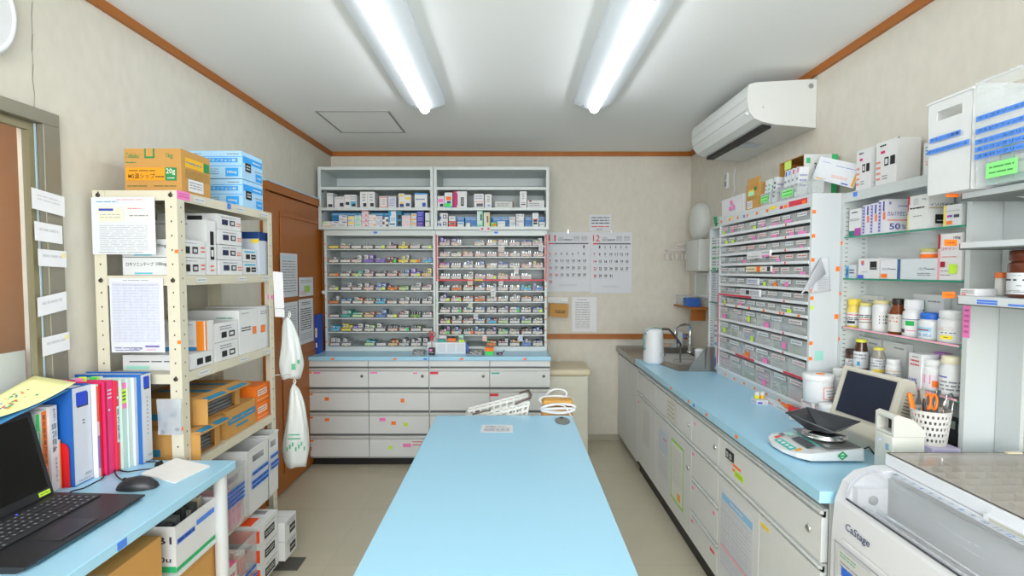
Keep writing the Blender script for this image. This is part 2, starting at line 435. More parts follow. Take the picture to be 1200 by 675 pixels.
# wall clock high on the left wall, mostly out of frame
ck = empty('wall_clock', (XL+.001, 1.44, 2.16), 0)
mb = MB(); mb.M = Matrix.Rotation(R(90), 4, 'Y'); mb.lathe([(.15,0),(.158,.008),(.158,.028),(.148,.034),(.142,.028)], WHITE, n=48); mb.build('case', ck)
mb = MB(); mb.M = Matrix.Rotation(R(90), 4, 'Y'); mb.lathe([(.142,.020),(.001,.021)], mat('#dfe8ee', .4), n=48)
mb.M = Matrix()
for k in range(12):
    a = k*math.pi/6; mb.box(.0215, .0222, .12*math.sin(a)-.003, .12*math.sin(a)+.003, .12*math.cos(a)-.006, .12*math.cos(a)+.006, INK)
mb.build('dial', ck)
mb = MB(); mb.box(.0232, .0242, -.003, .003, -.01, .08, INK); mb.box(.0246, .0256, -.01, .1, -.002, .002, INK); mb.build('hands', ck)
tag(ck, 'round white wall clock at the upper left edge', 'clock')

# ================================================================== CENTRAL TABLE
tb = empty('worktable', (-.0375, 1.62, 0)); hw = .3295
mb = MB(); mb.box(-hw, hw, -.92, .925, .69, .72, BLUE); mb.build('tabletop', tb, bevel=.003)
mb = MB(); mb.box(-hw+.03, hw-.03, -.88, .885, .64, .689, GREY); mb.build('apron', tb)
for sx in (-1, 1):
    for y in (-.86, .86):
        l = MB(); l.box(sx*(hw-.05)-.018, sx*(hw-.05)+.018, y-.018, y+.018, .012, .6395, GREY); l.box(sx*(hw-.05)-.022, sx*(hw-.05)+.022, y-.022, y+.022, 0, .012, BLACK)
        l.build('leg', tb, bevel=.002)
g = on_z(659, 493.5, .72)
mb = MB(); mb.M = Matrix.Translation((g.x+.0375, g.y-1.62, .7202)); mb.lathe([(.036,0),(.037,.003),(.03,.004),(.001,.0035)], mat('#6f7472', .4), n=24, sx=.95, sy=1.7); mb.box(-.008,.008,.03,.055,.004,.0046,BLACK)
mb.build('cable_grommet', tb)
tag(tb, 'long light-blue topped worktable in the middle of the room', 'table')
a = on_z(563, 507, .72); b = on_z(601, 507, .72); c_ = on_z(565, 498, .72)
sheet('notice_card', 'small white printed card taped on the blue worktable', 'card', (a.x, a.y, .7203), (b.x-a.x, 0, 0), (0, c_.y-a.y, 0), None,
      [('t','処方箋はこちらへ',.12,.62,.8,.86,INKG), ('l',3,.1,.12,.9,.55,INKG)])

# ================================================================== BACK CABINETS
def pull_rail(mb, x0, x1, yf, z):
    """channel-shaped aluminium handle strip along the top edge of a drawer front"""
    mb.prism([(yf-.002, z-.004),(yf-.002, z+.013),(yf-.016, z+.015),(yf-.020, z+.011),(yf-.019, z+.006),(yf-.008, z+.003),(yf-.008, z-.004)], 'x', x0, x1, ALU)
BY = 3.785
ROWS = [(.585, .70), (.415, .545), (.245, .375), (.075, .205)]
STK = {}
def back_unit(x0, x1, label, seam, stickers):
    t = empty('drawer_cabinet', (x0, BY, 0)); w = x1-x0
    mb = MB(); mb.box(0, w, .022, .60, .06, .778, GREY); mb.box(.003, w-.003, .0205, .0219, .065, .775, mat('#6c7072', .6)); mb.build('body', t)  # dark sheet behind the fronts paints the shade in the drawer gaps
    mb = MB(); mb.box(0, w, .055, .60, 0, .0595, BLACK); mb.build('plinth', t)
    mb = MB(); mb.box(.001, w/2-.002, 0, .0195, .735, .776, GREY); mb.box(w/2+.002, w-.001, 0, .0195, .735, .776, GREY); mb.build('top_panel', t, bevel=.0015)
    for c in range(2):
        for r, (z0, z1) in enumerate(ROWS):
            a, b = c*w/2+.002, (c+1)*w/2-.002
            mb = MB(); mb.box(a, b, 0, .0195, z0, z1, GREY); d = mb.build('drawer', t, bevel=.0015)
            mb = MB(); pull_rail(mb, a, b, .014, z1+.007); mb.box(a, b, .002, .019, z1+.004, z1+.022, ALU); mb.build('handle', d)
            if r == 0:
                mb = MB(); mb.M = Matrix.Translation((b-.045, -.0005, z1-.035)) @ Matrix.Rotation(R(90), 4, 'X')
                mb.lathe([(.011,0),(.011,.003),(.008,.005),(.001,.005)], mat('#807c70', .3, .8), n=18)
                mb.M = Matrix(); mb.box(b-.0465, b-.0435, -.0058, -.005, z1-.041, z1-.029, BLACK); mb.build('lock', d)
            st = stickers.get((c, r), [])
            if st:
                mb = MB()
                for (u, v, sw, sh, m) in st:
                    X = a + u*(b-a); Z = z0 + v*(z1-z0); mb.box(X, X+sw, -.0008, -.0002, Z, Z+sh, m)
                mb.build('sticker', d)
    tag(t, label, 'cabinet', 'pale grey drawer cabinets under the back worktop')
    wt = MB(); wt.box(x0-(.006 if x0 < -1 else -.0005), x1+(.004 if x1 > 0 else -.0005), BY-.012, YB-.001, .779, .809, BLUE)
    o = wt.build('worktop', bevel=.002); return o
O, P_, L_, G_, RD, TL = ORANGE, PINK, LIME, GREEN, RED, TEAL
dash = (0, .86, .03, .012, O)
w1 = back_unit(-1.472, -.599, 'four-row grey drawer cabinet at the left, coloured notes on its drawers', 0, {
    (0,0): [(0,.86,.026,.012,O),(.09,.86,.05,.012,P_),(.3,.87,.03,.008,WHITE)], (1,0): [(.03,.86,.05,.012,P_),(.2,.87,.05,.008,WHITE),(.74,.84,.03,.01,P_)],
    (0,1): [dash,(.12,.88,.04,.006,WHITE),(.27,.55,.03,.026,O)], (1,1): [(.03,.88,.04,.006,WHITE),(.53,.45,.026,.028,O)],
    (0,2): [dash,(.12,.88,.04,.006,WHITE),(.27,.7,.03,.022,O)], (1,2): [(.17,.7,.045,.024,P_),(.37,.5,.032,.026,O),(.58,.42,.028,.026,L_)],
    (0,3): [dash,(.12,.88,.04,.006,WHITE)], (1,3): [(.06,.84,.06,.006,WHITE),(.32,.42,.028,.026,L_),(.56,.55,.06,.026,P_),(.72,.82,.1,.006,RD),(.72,.66,.1,.006,RD)]})
tag(w1, 'light-blue worktop on the left half of the back cabinets', 'worktop')
w2 = back_unit(-.597, .276, 'grey drawer cabinet behind the worktable with red and teal strips', 0, {
    (0,0): [(.01,.82,.058,.018,RD)], (1,0): [(.02,.84,.06,.01,TL)], (0,1): [(.05,.86,.04,.006,WHITE)], (1,1): [(.0,.80,.06,.02,RD)],
    (0,2): [(.05,.86,.04,.006,WHITE)], (1,2): [(.05,.86,.04,.006,WHITE)]})
tag(w2, 'light-blue worktop on the right half of the back cabinets', 'worktop')
for w, xs in ((w1, [(-1.30, ORANGE), (-.855, ORANGE), (-.635, TBLUE)]), (w2, [(-.375, ORANGE), (.08, ORANGE)])):
    mb = MB()
    for x, m in xs: mb.box(x, x+.026, BY-.0135, BY-.0125, .785, .798, m)
    mb.build('sticker', w)

# upper glazed-shelf units: upper tier (open shelves) and lower tier (rows of trays)
def shell(name, x0, x1, y0, y1, z0, z1, m, t=.018, back=True):
    mb = MB()
    mb.box(x0, x0+t, y0, y1, z0, z1, m); mb.box(x1-t, x1, y0, y1, z0, z1, m)
    mb.box(x0+t, x1-t, y0, y1, z1-t, z1, m); mb.box(x0+t, x1-t, y0, y1, z0, z0+t, m)
    mb.box(x0+t, x1-t, y1-.004, y1, z0+t, z1-t, m)
    return mb
UF = 4.00
def upper_unit(x0, x1, label):
    t = empty('open_shelf_cabinet', (x0, UF, 1.735)); w = x1-x0; H = .467
    mb = shell('s', 0, w, 0, .38, 0, H, GREYD, .022)
    for i in range(26):
        for y in (.02, .33):
            mb.box(.0221, .0224, y, y+.012, .03+i*.0165, .034+i*.0165, mat('#8d9696', .6))
    mb.build('body', t, bevel=.0015)
    for z in (.152, .305):
        s_ = MB(); s_.box(.0225, w-.0225, .004, .37, z, z+.012, GREYD); s_.box(.0225, w-.0225, .0035, .006, z-.008, z+.0125, GREYD)
        sh = s_.build('shelf', t)
        b_ = MB()
        for x in (.024, w-.03): b_.prism([(.01, z-.03), (.01, z-.0085), (.05, z-.0085)], 'x', x, x+.005, mat('#6f7678', .4, .6))
        b_.build('bracket', sh)
    mb = MB(); mb.box(.022, w-.022, .36, .375, .38, .385, GREYD); mb.build('back_rail', t)
    tag(t, label, 'cabinet', 'open shelf cabinets on the back wall')
    return t
upper_unit(-1.456, -.591, 'pale blue-grey open shelf cabinet at the upper left of the back wall')
upper_unit(-.587, .278, 'pale blue-grey open shelf cabinet at the upper right of the back wall')
LF = 4.03; LSH = 4.04
def s_y(px, py, Y=LF): return on_y(px, py, Y)
ZL = [round(on_y(440, y, LF).z, 4) for y in (291.8, 308.2, 324.4, 340.7, 356.7, 372.7, 388.9)]
ZR = [round(on_y(580, y, LF).z, 4) for y in (288, 301, 314.4, 327.6, 341, 353.8, 366.9, 379.8, 392.4)]
ZBOT = .845
def lower_unit(x0, x1, zs, label, red):
    t = empty('tray_cabinet', (x0, LF, .8095)); w = x1-x0; z_ = .8095
    mb = MB(); T = .018; top = 1.733 - z_
    mb.box(0, T, 0, .35, 0, top, GREYD); mb.box(w-T, w, 0, .35, 0, top, GREYD)
    mb.box(T, w-T, 0, .35, 1.69-z_, top, GREYD); mb.box(T, w-T, 0, .35, 0, ZBOT-z_, GREYD)
    mb.box(T, w-T, .345, .35, ZBOT-z_, 1.69-z_, GREYD); mb.build('body', t, bevel=.001)
    for i, z in enumerate(zs):
        s_ = MB(); s_.box(T+.0003, w-T-.0003, .002, .345, z-.008-z_, z-z_, GREYD); sh = s_.build('shelf', t)
        if red and i == 3:
            MB().box(T+.002, w-T-.002, .0005, .0016, z-.010-z_, z-z_+.001, RED).box(.3, .36, -.0002, .0004, z-.009-z_, z-z_, YEL).build('red_tape', sh)
    mb = MB()
    for i in range(len(zs)+1):
        z = (zs[i] if i < len(zs) else ZBOT) + .03
        if not red: mb.box(.003, .013, -.0008, -.0002, z-z_, z+.011-z_, ORANGE)
        else: mb.box(w-.014, w-.003, -.0016, -.001, z-z_, z+.010-z_, ORANGE)
    mb.build('sticker', t)
    if red:
        MB().box(.002, .012, -.0009, -.0003, 1.345-z_, 1.70-z_, RED).box(w-.013, w-.002, -.0009, -.0003, 1.345-z_, 1.70-z_, RED).build('red_tape', t)
    tag(t, label, 'cabinet', 'tray cabinets on the back worktop')
    return t
lower_unit(-1.428, -.583, ZL, 'pale grey cabinet with eight rows of medicine trays, left of the pair', False)
RU = lower_unit(-.581, .266, ZR, 'pale grey cabinet with ten rows of medicine trays and red tape', True)
for y, m in ((352, GREEN), (358, GREEN), (361.5, LIME), (372, LIME), (381, PINK)):
    p = on_y(510, y, LF); x = p.x+.581
    MB().box(max(.001, x-.008), x+.010, -.0022, -.0017, p.z-.8175, p.z-.8015, m).build('note_tab', RU)
mb = MB(); mb.M = Matrix.Translation((-1.437, LF+.002, 1.26)) @ Matrix.Rotation(R(90), 4, 'X'); mb.lathe([(.001,0),(.012,0),(.015,.006),(.012,.016),(.001,.018)], WHITE, n=16)
tag(mb.build('magnet'), 'round white magnet on the left edge of the tray cabinet', 'magnet')

# ================================================================== TRAYS AND MEDICINE PACKS IN THE BACK CABINETS
ORD = ['first', 'second', 'third', 'fourth', 'fifth', 'sixth', 'seventh', 'eighth', 'ninth', 'tenth', 'eleventh', 'twelfth', 'thirteenth']
PAL = {'w': ('#c9cbcc', 'white'), 'g': ('#858988', 'grey'), 's': ('#c9ced0', 'silver'), 'k': ('#33312f', 'black'), 'p': ('#e6b9c8', 'pale pink'),
       'm': ('#b84f86', 'magenta'), 'u': ('#8368c4', 'purple'), 'v': ('#5f2fb0', 'violet'), 'b': ('#5f86c8', 'blue'), 'n': ('#2b4da0', 'dark blue'),
       'c': ('#55b4dc', 'light blue'), 't': ('#3fae9c', 'teal'), 'e': ('#6a9a3c', 'green'), 'y': ('#e6d858', 'yellow'), 'o': ('#e07a30', 'orange'),
       'r': ('#c23a40', 'red'), 'd': ('#6e3a36', 'dark red'), 'a': ('#d9b98c', 'tan'), 'l': ('#b9d8a0', 'pale green')}
# one string per tray: content colours, then after '/' the colour of the label strip, then its tab sticker
LEFT = [
 ["/y", "ls/p", "/w", "sg/w", "/w L", "wgd/p", "gyg/y", "ggs/w", "/w L"],
 ["gss/w", "/w", "gw/w", "wu/u", "wu/u", "rdd/d E", "gyw/y", "/y O", "sb/c"],
 ["/a O", "gs/w", "kt/l", "wm/p", "ggd/w", "gsp/p", "gb/s", "uv/w L", "ky/a"],
 ["sg/w L", "gw/w", "sw/w", "wp/p", "bb/s L", "oks/o", "ee/l", "sw/w", "mp/w"],
 ["kgw/o", "bc/w", "wo/w", "gse/w", "cc/c", "ss/w", "ww/w", "gk/w", "sw/w"],
 ["/w", "wt/t", "tl/l", "ao/a", "ab/b", "/w L", "rw/w", "kk/e", "sp/w"],
 ["cc/c", "yyy/y", "uw/w", "wl/w", "ws/w", "ss/p", "ss/w E", "gl/w", "/w"],
 ["ww/w", "ws/w", "", "tc/l", "/w", "koa/a", "kww/s", "www/w", "wk/w"]]
RIGHT = [
 ["uup/p", "us/p", "", "cs/w", "gy/w", "ps/w", "kn/p", "nn/p", "lw/p", ""],
 ["dpg/p", "kl/w", "ad/p", "gw/p", "gs/p", "wg/p", "dgd/w", "gsg/p", "kw/p"],
 ["mu/p", "gs/w", "gbw/w", "gb/w", "ssk/w", "bn/w", "sg/w", "dds/p", "yok/p"],
 ["gs/w", "gs/w", "gw/w", "psg/p", "gkd/p L", "pyp/p", "gw/p", "gks/p", ""],
 ["gks/w", "ggo/o", "gor/w", "ogb/w", "gsw/w", "wg/w", "gas/w", "cet/c", "bkb/b"],
 ["guk/w L", "krd/w L", "kkr/w", "pop/o", "gws/w", "sgs/w", "gws/w", "oao/w", "gg/w"],
 ["ggk/w", "ssg/w E", "gtg/w", "gsb/w", "kgk/w", "gsu/w", "gsc/w E", "gsg/w", "bsb/s L"],
 ["dsd/p L", "wkw/w", "gkr/w", "gcs/w", "cnr/c", "kgs/l", "ggk/w", "bss/l", "slg/w"],
 ["dpu/p E", "gbs/w", "kgk/w O", "bsc/p", "ggu/p", "glt/l", "gak/w", "ddk/w", "nbn/w"],
 ["", "", "", "", "eoa/o", "dmw/w", "kaoy/w", "bws/b", "wnw/w"]]
TAB = {'L': LIME, 'O': ORANGE, 'E': GREEN}
TRAYP = {}
def tray_proto(w):
    """clear plastic tray w wide: floor, low walls, front sloping label holder"""
    if w in TRAYP: return TRAYP[w]
    mb = MB(); h = .034; d = .20
    mb.box(0, w, 0, d, 0, .0015, CLEARD); mb.box(0, .0015, .001, d, .0015, h, CLEARD, 'D'); mb.box(w-.0015, w, .001, d, .0015, h, CLEARD, 'D')
    mb.box(0, w, 0, .001, 0, .028, mat('#7c8482', .2, alpha=.6)); mb.box(0, w, 0, .0018, .0, .003, mat('#5d6363', .4))
    me = mb.build('tray'); D.objects.remove(me) if False else None
    TRAYP[w] = me.data; D.objects.remove(me)
    return TRAYP[w]
PACKME = {}
PACKS = []
def pack_mesh(code, kind):
    if (code, kind) in PACKME: return PACKME[(code, kind)]
    col, nm = PAL[code]; mb = MB(); m = C(col, .5)
    if kind == 0:                         # small upright carton
        mb.box(-.5, .5, 0, 1, 0, 1, m); Face(mb, (-.5,0,0), (1,0,0), (0,0,1), .008).r(.1,.62,.9,.9, C('#f2f2f2')).l(2,.15,.2,.85,.5,INK).r(.15,.68,.6,.8,INK)
    elif kind == 1:                       # bundle of blister strips on edge
        for k in range(4):
            mb.box(-.5+k*.26, -.5+k*.26+.14, 0, 1, .03*(k % 2), .9+.1*(k % 2), mat('#c4c8ca', .25, .6) if k % 2 else m)
    else:                                 # flat carton lying with a banded label
        mb.box(-.5, .5, 0, 1, 0, 1, m); Face(mb, (-.5,0,0), (1,0,0), (0,0,1), .008).r(0,.0,1,.25,C('#d8dadb')).l(2,.1,.4,.9,.85,C('#f4f4f4'))
    o = mb.build('pack'); PACKME[(code, kind)] = o.data; D.objects.remove(o)
    return PACKME[(code, kind)]
def fill(rows, zs, x0, x1, side, sname):
    n = 9; pitch = (x1-x0)/n; W = pitch-.009
    for r, row in enumerate(rows):
        zt = zs[r-1]-.008 if r else 1.69; zb = (zs[r] if r < len(zs) else ZBOT); room = zt - zb
        for i, spec in enumerate(row[:9]):
            if not spec: continue
            content, rest = spec.split('/'); lab = rest[0]; tab = rest[2] if len(rest) > 2 else None
            x = x0 + i*pitch + random.uniform(.0015, .007)
            t = D.objects.new('medicine_tray', tray_proto(round(W, 4))); COL.objects.link(t); t.location = (x, LF+.012, zb+.0004)
            tag(t, f'clear tray, {ORD[i]} from the left in {ORD[r]} row of the {sname} tray cabinet', 'tray', f'medicine trays of the {sname} tray cabinet')
            mb = MB(); a, b = (.007, .024)
            mb.box(.004, W-.006, -.0016, -.0003, a, b, C({'w':'#e9e6e2','p':'#ecd0cc'}.get(lab, PAL[lab][0]), .6))
            f = Face(mb, (.004, -.0016, a), (W-.01, 0, 0), (0, 0, b-a), .0003); f.l(1,.1,.35,.85,.7,INKG)
            if random.random() < .6: f.r(.35,-.2,.55,.08,YEL)
            if random.random() < .35: f.r(-.06,.5,.08,1.1,ORANGE)
            if tab: f.r(.72,-.1,.97,1.15,TAB[tab])
            mb.build('label_strip', t)
            cw = (W-.006)/max(1, len(content))
            for k, cc in enumerate(content):
                kind = 1 if cc in 'gsk' and random.random() < .85 else random.choice((0, 0, 2))
                big = cc in 'wuvbyt' and kind == 0
                hh = min(room-.012, random.uniform(.050, .062) if big and room > .07 else random.uniform(.034, .045))
                wd = cw*random.uniform(.78, .94); dp = random.uniform(.05, .12)
                kn = ('upright carton', 'bundled blister strips', 'flat carton')[kind]
                w3 = ['left', 'middle', 'right', 'far right'][k] if len(content) > 2 else ['left', 'right'][k] if len(content) == 2 else 'only'
                PACKS.append((pack_mesh(cc, kind), (x + .003 + cw*(k+.5), LF+.018+random.uniform(0, .03), zb+.0025), 0, (wd, dp, hh),
                    f'{PAL[cc][1]} {kn}, {w3} in {ORD[i]} tray of {ORD[r]} row, {sname} tray cabinet', f'medicine packs in the {sname} tray cabinet'))
fill(LEFT, ZL, -1.405, -.605, 0, 'left')
fill(RIGHT, ZR, -.558, .244, 1, 'right')
# price cards standing in the trays of the right-hand cabinet
for i, (px, py, m, w, h) in enumerate(((551,330.5,'#f0ecd2',5.5,7), (587,331,'#f2f2f2',5,6.5), (578,343.5,'#f2f2f2',5.5,8), (551.3,357,'#f1eed6',4.5,7), (557.5,370.5,'#e6eef6',5,7), (605,317.5,'#f4f4f4',5,7), (634,290.3,'#f0f2f8',5,7.5), (568,396.5,'#f4efe9',5,7), (610,396.5,'#e9f0fb',5,7), (587.5,292.0,'#f3e4e2',7,6))):
    a = on_y(px-w/2, py+h/2, LF+.003); b = on_y(px+w/2, py-h/2, LF+.003)
    nm = ['on the fifth row, third tray', 'on the fifth row, sixth tray', 'on the sixth row, fifth tray', 'on the seventh row, third tray', 'on the eighth row, fourth tray', 'on the fourth row, seventh tray', 'on the second row, last tray', 'on the bottom row, orange print', 'on the bottom row, blue print', 'on the second row, sixth tray'][i]
    sheet('shelf_card', f'small card clipped in front of the right tray cabinet {nm}', 'card', (a.x, LF+.003, a.z), (b.x-a.x, 0, 0), (0, 0, b.z-a.z), C(m, .7),
          [('l', 3, .15, .15, .85, .85, ORANGE if i == 7 else TBLUE if i == 8 else INKG)], group='cards clipped to the trays')

# ------------------------------------------------------------------ boxes on the open shelves, by their outline in the photo
UZ = {2: 1.735+.152+.0125+.0002, 1: 1.735+.305+.0125, 0: 1.735+.0222}
K, DB, W_, GY = INK, C('#2f3f78'), C('#eef0f2'), C('#a8aeb2')
def ubox(x0, x1, yt, yb, shelf, base, label, deco, depth=.10, Y=4.03, zb=None, name='medicine_box'):
    a = on_y(x0, yb, Y); b = on_y(x1, yt, Y)
    z = UZ[shelf] if zb is None else zb
    h = (b.z - a.z)
    lo, hi = (-1.4325, -.6145) if a.x < -.59 else (-.5635, .2545)
    h = min(h, {0: .119, 2: .139}[shelf] - max(0, (z if zb else 0)-UZ[shelf]))
    a.x = max(a.x, lo); b.x = min(b.x, hi)
    return carton(name, label, 'medicine box', a.x, b.x, Y, Y+depth, z+.0003, z+.0003+h, base, deco, 'medicine boxes on the open shelves')
def F(*ops): return {'F': list(ops)}
sq = lambda m, a=.35, b=.12, c=.8, d=.38: ('r', a, b, c, d, m)
S = 2   # middle shelf, base line y = 239 in the photo
ubox(383,391,221.5,239,S,W_,'white box with a dark blue side, first on the middle shelf, left open cabinet',F(('l',1,.1,.8,.9,.9,INKG),sq(K,.2,.06,.8,.25),('r',.92,0,1,1,DB)))
ubox(392,403,226,239,S,W_,'white box with black square, second on middle shelf of left open cabinet',F(('l',1,.1,.78,.9,.88,INKG),sq(K,.55,.12,.95,.45)))
ubox(403.5,410,223.5,239,S,W_,'narrow white box with red line, third on the left middle shelf',F(('l',1,.1,.72,.9,.78,RED),sq(K,.25,.22,.9,.45)))
ubox(410.3,417.5,223.5,239,S,W_,'white box with black and light blue square, fourth on the left middle shelf',F(('l',2,.1,.6,.9,.9,INKG),sq(C('#55a8cc'),.1,.1,.9,.5),sq(K,.3,.1,.85,.32)))
ubox(422,430.5,219,238,S,W_,'tall white box with black square, left of the tall pair',F(('l',3,.3,.4,.7,.9,INKG),sq(K,.4,.08,.85,.3)))
ubox(431,439,219,238,S,W_,'tall white box with black square, right of the tall pair',F(('l',3,.3,.4,.7,.9,INKG),sq(K,.35,.08,.85,.3)), .14)
ubox(444.5,454,225,238.5,S,W_,'white box with red outlined label on the left middle shelf',F(('r',.06,.06,.94,.94,C('#e07a68')),('r',.13,.12,.87,.88,W_),('l',3,.3,.25,.7,.8,INKG)))
ubox(455,464,225,238.5,S,C('#dfe2ee'),'pale lilac white box beside the red outlined one',F(('l',4,.15,.15,.85,.85,C('#8f96c0'))))
ubox(467,474,222,239,S,W_,'white box with yellow and navy bands, the taller of two',F(('r',.1,.78,.8,.9,YEL),('r',.2,.3,.8,.4,YEL),('r',.2,.06,.85,.28,DB)))
ubox(474.3,481.5,223.5,239,S,W_,'white box with yellow and navy bands, the shorter of two',F(('r',.1,.64,.9,.8,YEL),('r',.2,.12,.8,.36,DB)))
ubox(486,500.5,221.5,239,S,W_,'large white box with light blue lid edge on the left middle shelf',F(('r',0,.9,1,1,C('#2f92d8')),('l',1,.1,.5,.8,.66,C('#5a68a8')),('r',.6,.08,.88,.35,C('#2f58b0'))))
# blue flat cartons at the back of the lowest shelf
for i, (a, b) in enumerate(((389,419),(419.5,450),(450.5,481),(481.8,503.5))):
    ubox(a,b,247.5,265.5,0,C('#2f86bc'),f'blue flat carton at the back of the lowest shelf, {ORD[i]} from the left',F(('r',.0,.8,1,.97,C('#57a9d8')),('l',1,.05,.84,.95,.93,C('#e8f0f8')),('r',.05,.1,.25,.5,C('#1f78c8'))),.14,4.13)
L0 = 0
def low(x0, x1, yt, base, label, *ops, yb=265.5, d=.08, zb=None, Y=4.03): return ubox(x0, x1, yt, yb, 0, base, label, {'F': list(ops)}, d, Y, zb)
zr = on_y(440,265.5,4.03).z
def ztop(y): return UZ[0] + on_y(440, y, 4.03).z - zr + .001
low(378,387.5,259,W_,'small white box with green and orange corner at the far left',('r',.0,.5,.5,.8,C('#bfe08a')),('r',.1,0,1,.2,C('#f0b030')))
low(388,396.8,259,W_,'small white box with violet line next to the leftmost box',('r',.4,.7,.9,.85,C('#5a5ab0')),('l',2,.1,.1,.7,.5,INKG))
for k, (yt, yb) in enumerate(((252.2,258.6),(258.8,265.5))):
    low(397.2,406.7,yt,W_,'white box with violet line, %s of its stack of two' % ('upper','lower')[k],('r',.4,.7,.9,.85,C('#5a5ab0')),('l',2,.1,.1,.7,.5,INKG),yb=yb,zb=ztop(yb))
for k, (yt, yb) in enumerate(((253,259),(259.2,265.5))):
    low(408,415,yt,W_,'white box with yellow band, %s of its stack of two' % ('upper','lower')[k],('r',.1,.5,.9,.85,YEL),('l',1,.1,.1,.7,.3,DB),yb=yb,zb=ztop(yb))
for k, (yt, yb) in enumerate(((252.2,258.6),(258.8,265.5))):
    low(415.5,423.5,yt,C('#dcece6'),'pale green white box, %s of its stack of two' % ('upper','lower')[k],('r',.2,.2,.8,.45,C('#6fd0a8')),('l',1,.1,.6,.7,.8,INKG),yb=yb,zb=ztop(yb))
for k, (yt, yb) in enumerate(((246.8,253),(253.2,259.3),(259.5,265.5))):
    low(424,431.6,yt,C('#f0e2e4'),'white box with pink mark, %s of its stack of three' % ('top','middle','bottom')[k],('r',.5,.1,.8,.35,C('#e05080')),('r',0,.88,1,1,C('#f0a0b8')),('l',1,.1,.5,.7,.7,INKG),yb=yb,zb=ztop(yb))
for k, (yt, yb) in enumerate(((251.5,258.4),(258.6,265.5))):
    low(432,440.6,yt,W_,'white box with orange dot and pink lines, %s of its stack' % ('upper','lower')[k],('r',.65,.2,.9,.5,C('#f0a030')),('r',.05,.45,.6,.53,C('#e890a8')),yb=yb,zb=ztop(yb))
for k, (yt, yb) in enumerate(((253,259.2),(259.4,265.5))):
    low(441,448,yt,W_,'white box with slanted lilac print, %s of its stack' % ('upper','lower')[k],('l',2,.1,.3,.9,.9,C('#8f90d0')),('r',.6,.0,.85,.25,C('#40a0d8')),yb=yb,zb=ztop(yb))
for k, (yt, yb) in enumerate(((254,259.6),(259.8,265.5))):
    low(448.4,455,yt,W_,'white box with brown patches, %s of its stack' % ('upper','lower')[k],('r',.0,.5,.35,.95,C('#6a4038')),('r',.6,.05,.98,.5,C('#6a4038')),yb=yb,zb=ztop(yb))
low(455.5,464,245,C('#f0f5f8'),'tall white and cyan box standing among the stacks on the lowest shelf',('r',0,.7,.35,1,C('#2aa0dc')),('r',0,.28,.2,.7,C('#2aa0dc')),('r',.1,.12,.85,.22,C('#3090b0')),('l',4,.3,.35,.9,.6,C('#6fa8c8')))
low(464.3,470.5,246.5,C('#2d7f9c'),'teal blue box with a dark pattern beside the tall cyan box',('r',.3,.1,.9,.35,K),('r',.3,.5,.9,.75,K))
for k, (yt, yb) in enumerate(((252.2,258.6),(258.8,265.5))):
    low(471,481,yt,C('#efe4e6'),'white box with pale pink bands, %s of its stack' % ('upper','lower')[k],('r',0,.3,1,.42,C('#eaa8b8')),('l',1,.1,.6,.8,.8,C('#c890a0')),yb=yb,zb=ztop(yb))
for k, (yt, yb) in enumerate(((250,255),(255.2,260.2),(260.4,265.5))):
    low(481.6,488,yt,W_,'white box with amber band, %s of its stack of three' % ('top','middle','bottom')[k],('r',.08,.45,.92,.8,C('#e0a82c')),('l',1,.1,.1,.7,.3,INKG),yb=yb,zb=ztop(yb))
for k, (yt, yb, m) in enumerate(((247.5,253.3,'#4450c0'),(253.5,259.3,'#4a48b8'),(259.5,265.5,'#53289c'))):
    low(488.6,496.6,yt,C(m),'violet blue box, %s of its stack of three' % ('top','middle','bottom')[k],('l',1,.15,.55,.8,.8,C('#d8d8f4')),('l',1,.15,.15,.7,.35,C('#d8d8f4')),yb=yb,zb=ztop(yb))
for k, (yt, yb) in enumerate(((249,259.4),(259.6,265.5))):
    low(498,503.6,yt,W_,'white box with green foot, %s at the right end' % ('upper','lower')[k],('r',0,0,1,.1,C('#50b050')),('r',0,0,.06,1,K),yb=yb,zb=ztop(yb))
# right cabinet, middle shelf
ubox(512,520.4,227,241,2,W_,'white box with a pink sticker and black square at the left end, right cabinet',F(('r',.1,.45,.85,.75,PINK),sq(K,.35,.1,.85,.35)))
ubox(521,530,223,241,2,W_,'white box with orange and green stickers over a cyan foot',F(('r',0,0,1,.12,C('#30a8d8')),('r',.2,.5,.85,.74,ORANGE),('r',.3,.3,.8,.45,DB),('r',.05,.06,.8,.3,GREEN)))
ubox(531.3,547,222,241.5,2,W_,'large white box with a curved magenta end on the middle shelf',F(('r',0,0,.26,1,C('#c0186c')),('r',.26,.15,.32,.85,C('#c0186c')),('r',.55,.12,.78,.64,K),('l',4,.6,.2,.72,.6,W_)), .16)
ubox(555.5,567,225,241.5,2,W_,'white lilac box with red line and grey photo on the middle shelf',F(('l',2,.15,.6,.85,.9,C('#8f96c0')),('r',.1,.42,.9,.46,C('#e07060')),('r',.25,.1,.9,.32,C('#5c6068'))))
ubox(568.2,576,225.5,241.5,2,W_,'narrow white box with blue dot beside the lilac one',F(('l',3,.3,.4,.7,.9,INKG),('r',.4,.12,.8,.24,C('#7090d0'))))
ubox(580,602,233.5,241,2,C('#d9dcd8'),'long low pale grey carton lying on the middle shelf, right cabinet',F(('l',2,.1,.2,.7,.8,INKG),('r',.93,0,1,1,C('#6d5438'))))
ubox(609,617.2,222,241.5,2,W_,'tall narrow white box standing between two low cartons',F(('l',3,.35,.5,.65,.9,INKG),('r',.2,.18,.85,.24,K),('l',1,.25,.28,.8,.36,K)))
ubox(618,638,232.5,241.5,2,C('#dfe3e4'),'low white carton at the right end of the middle shelf',F(('l',2,.1,.2,.7,.7,INKG),('r',.1,.8,.25,.98,C('#803030'))))
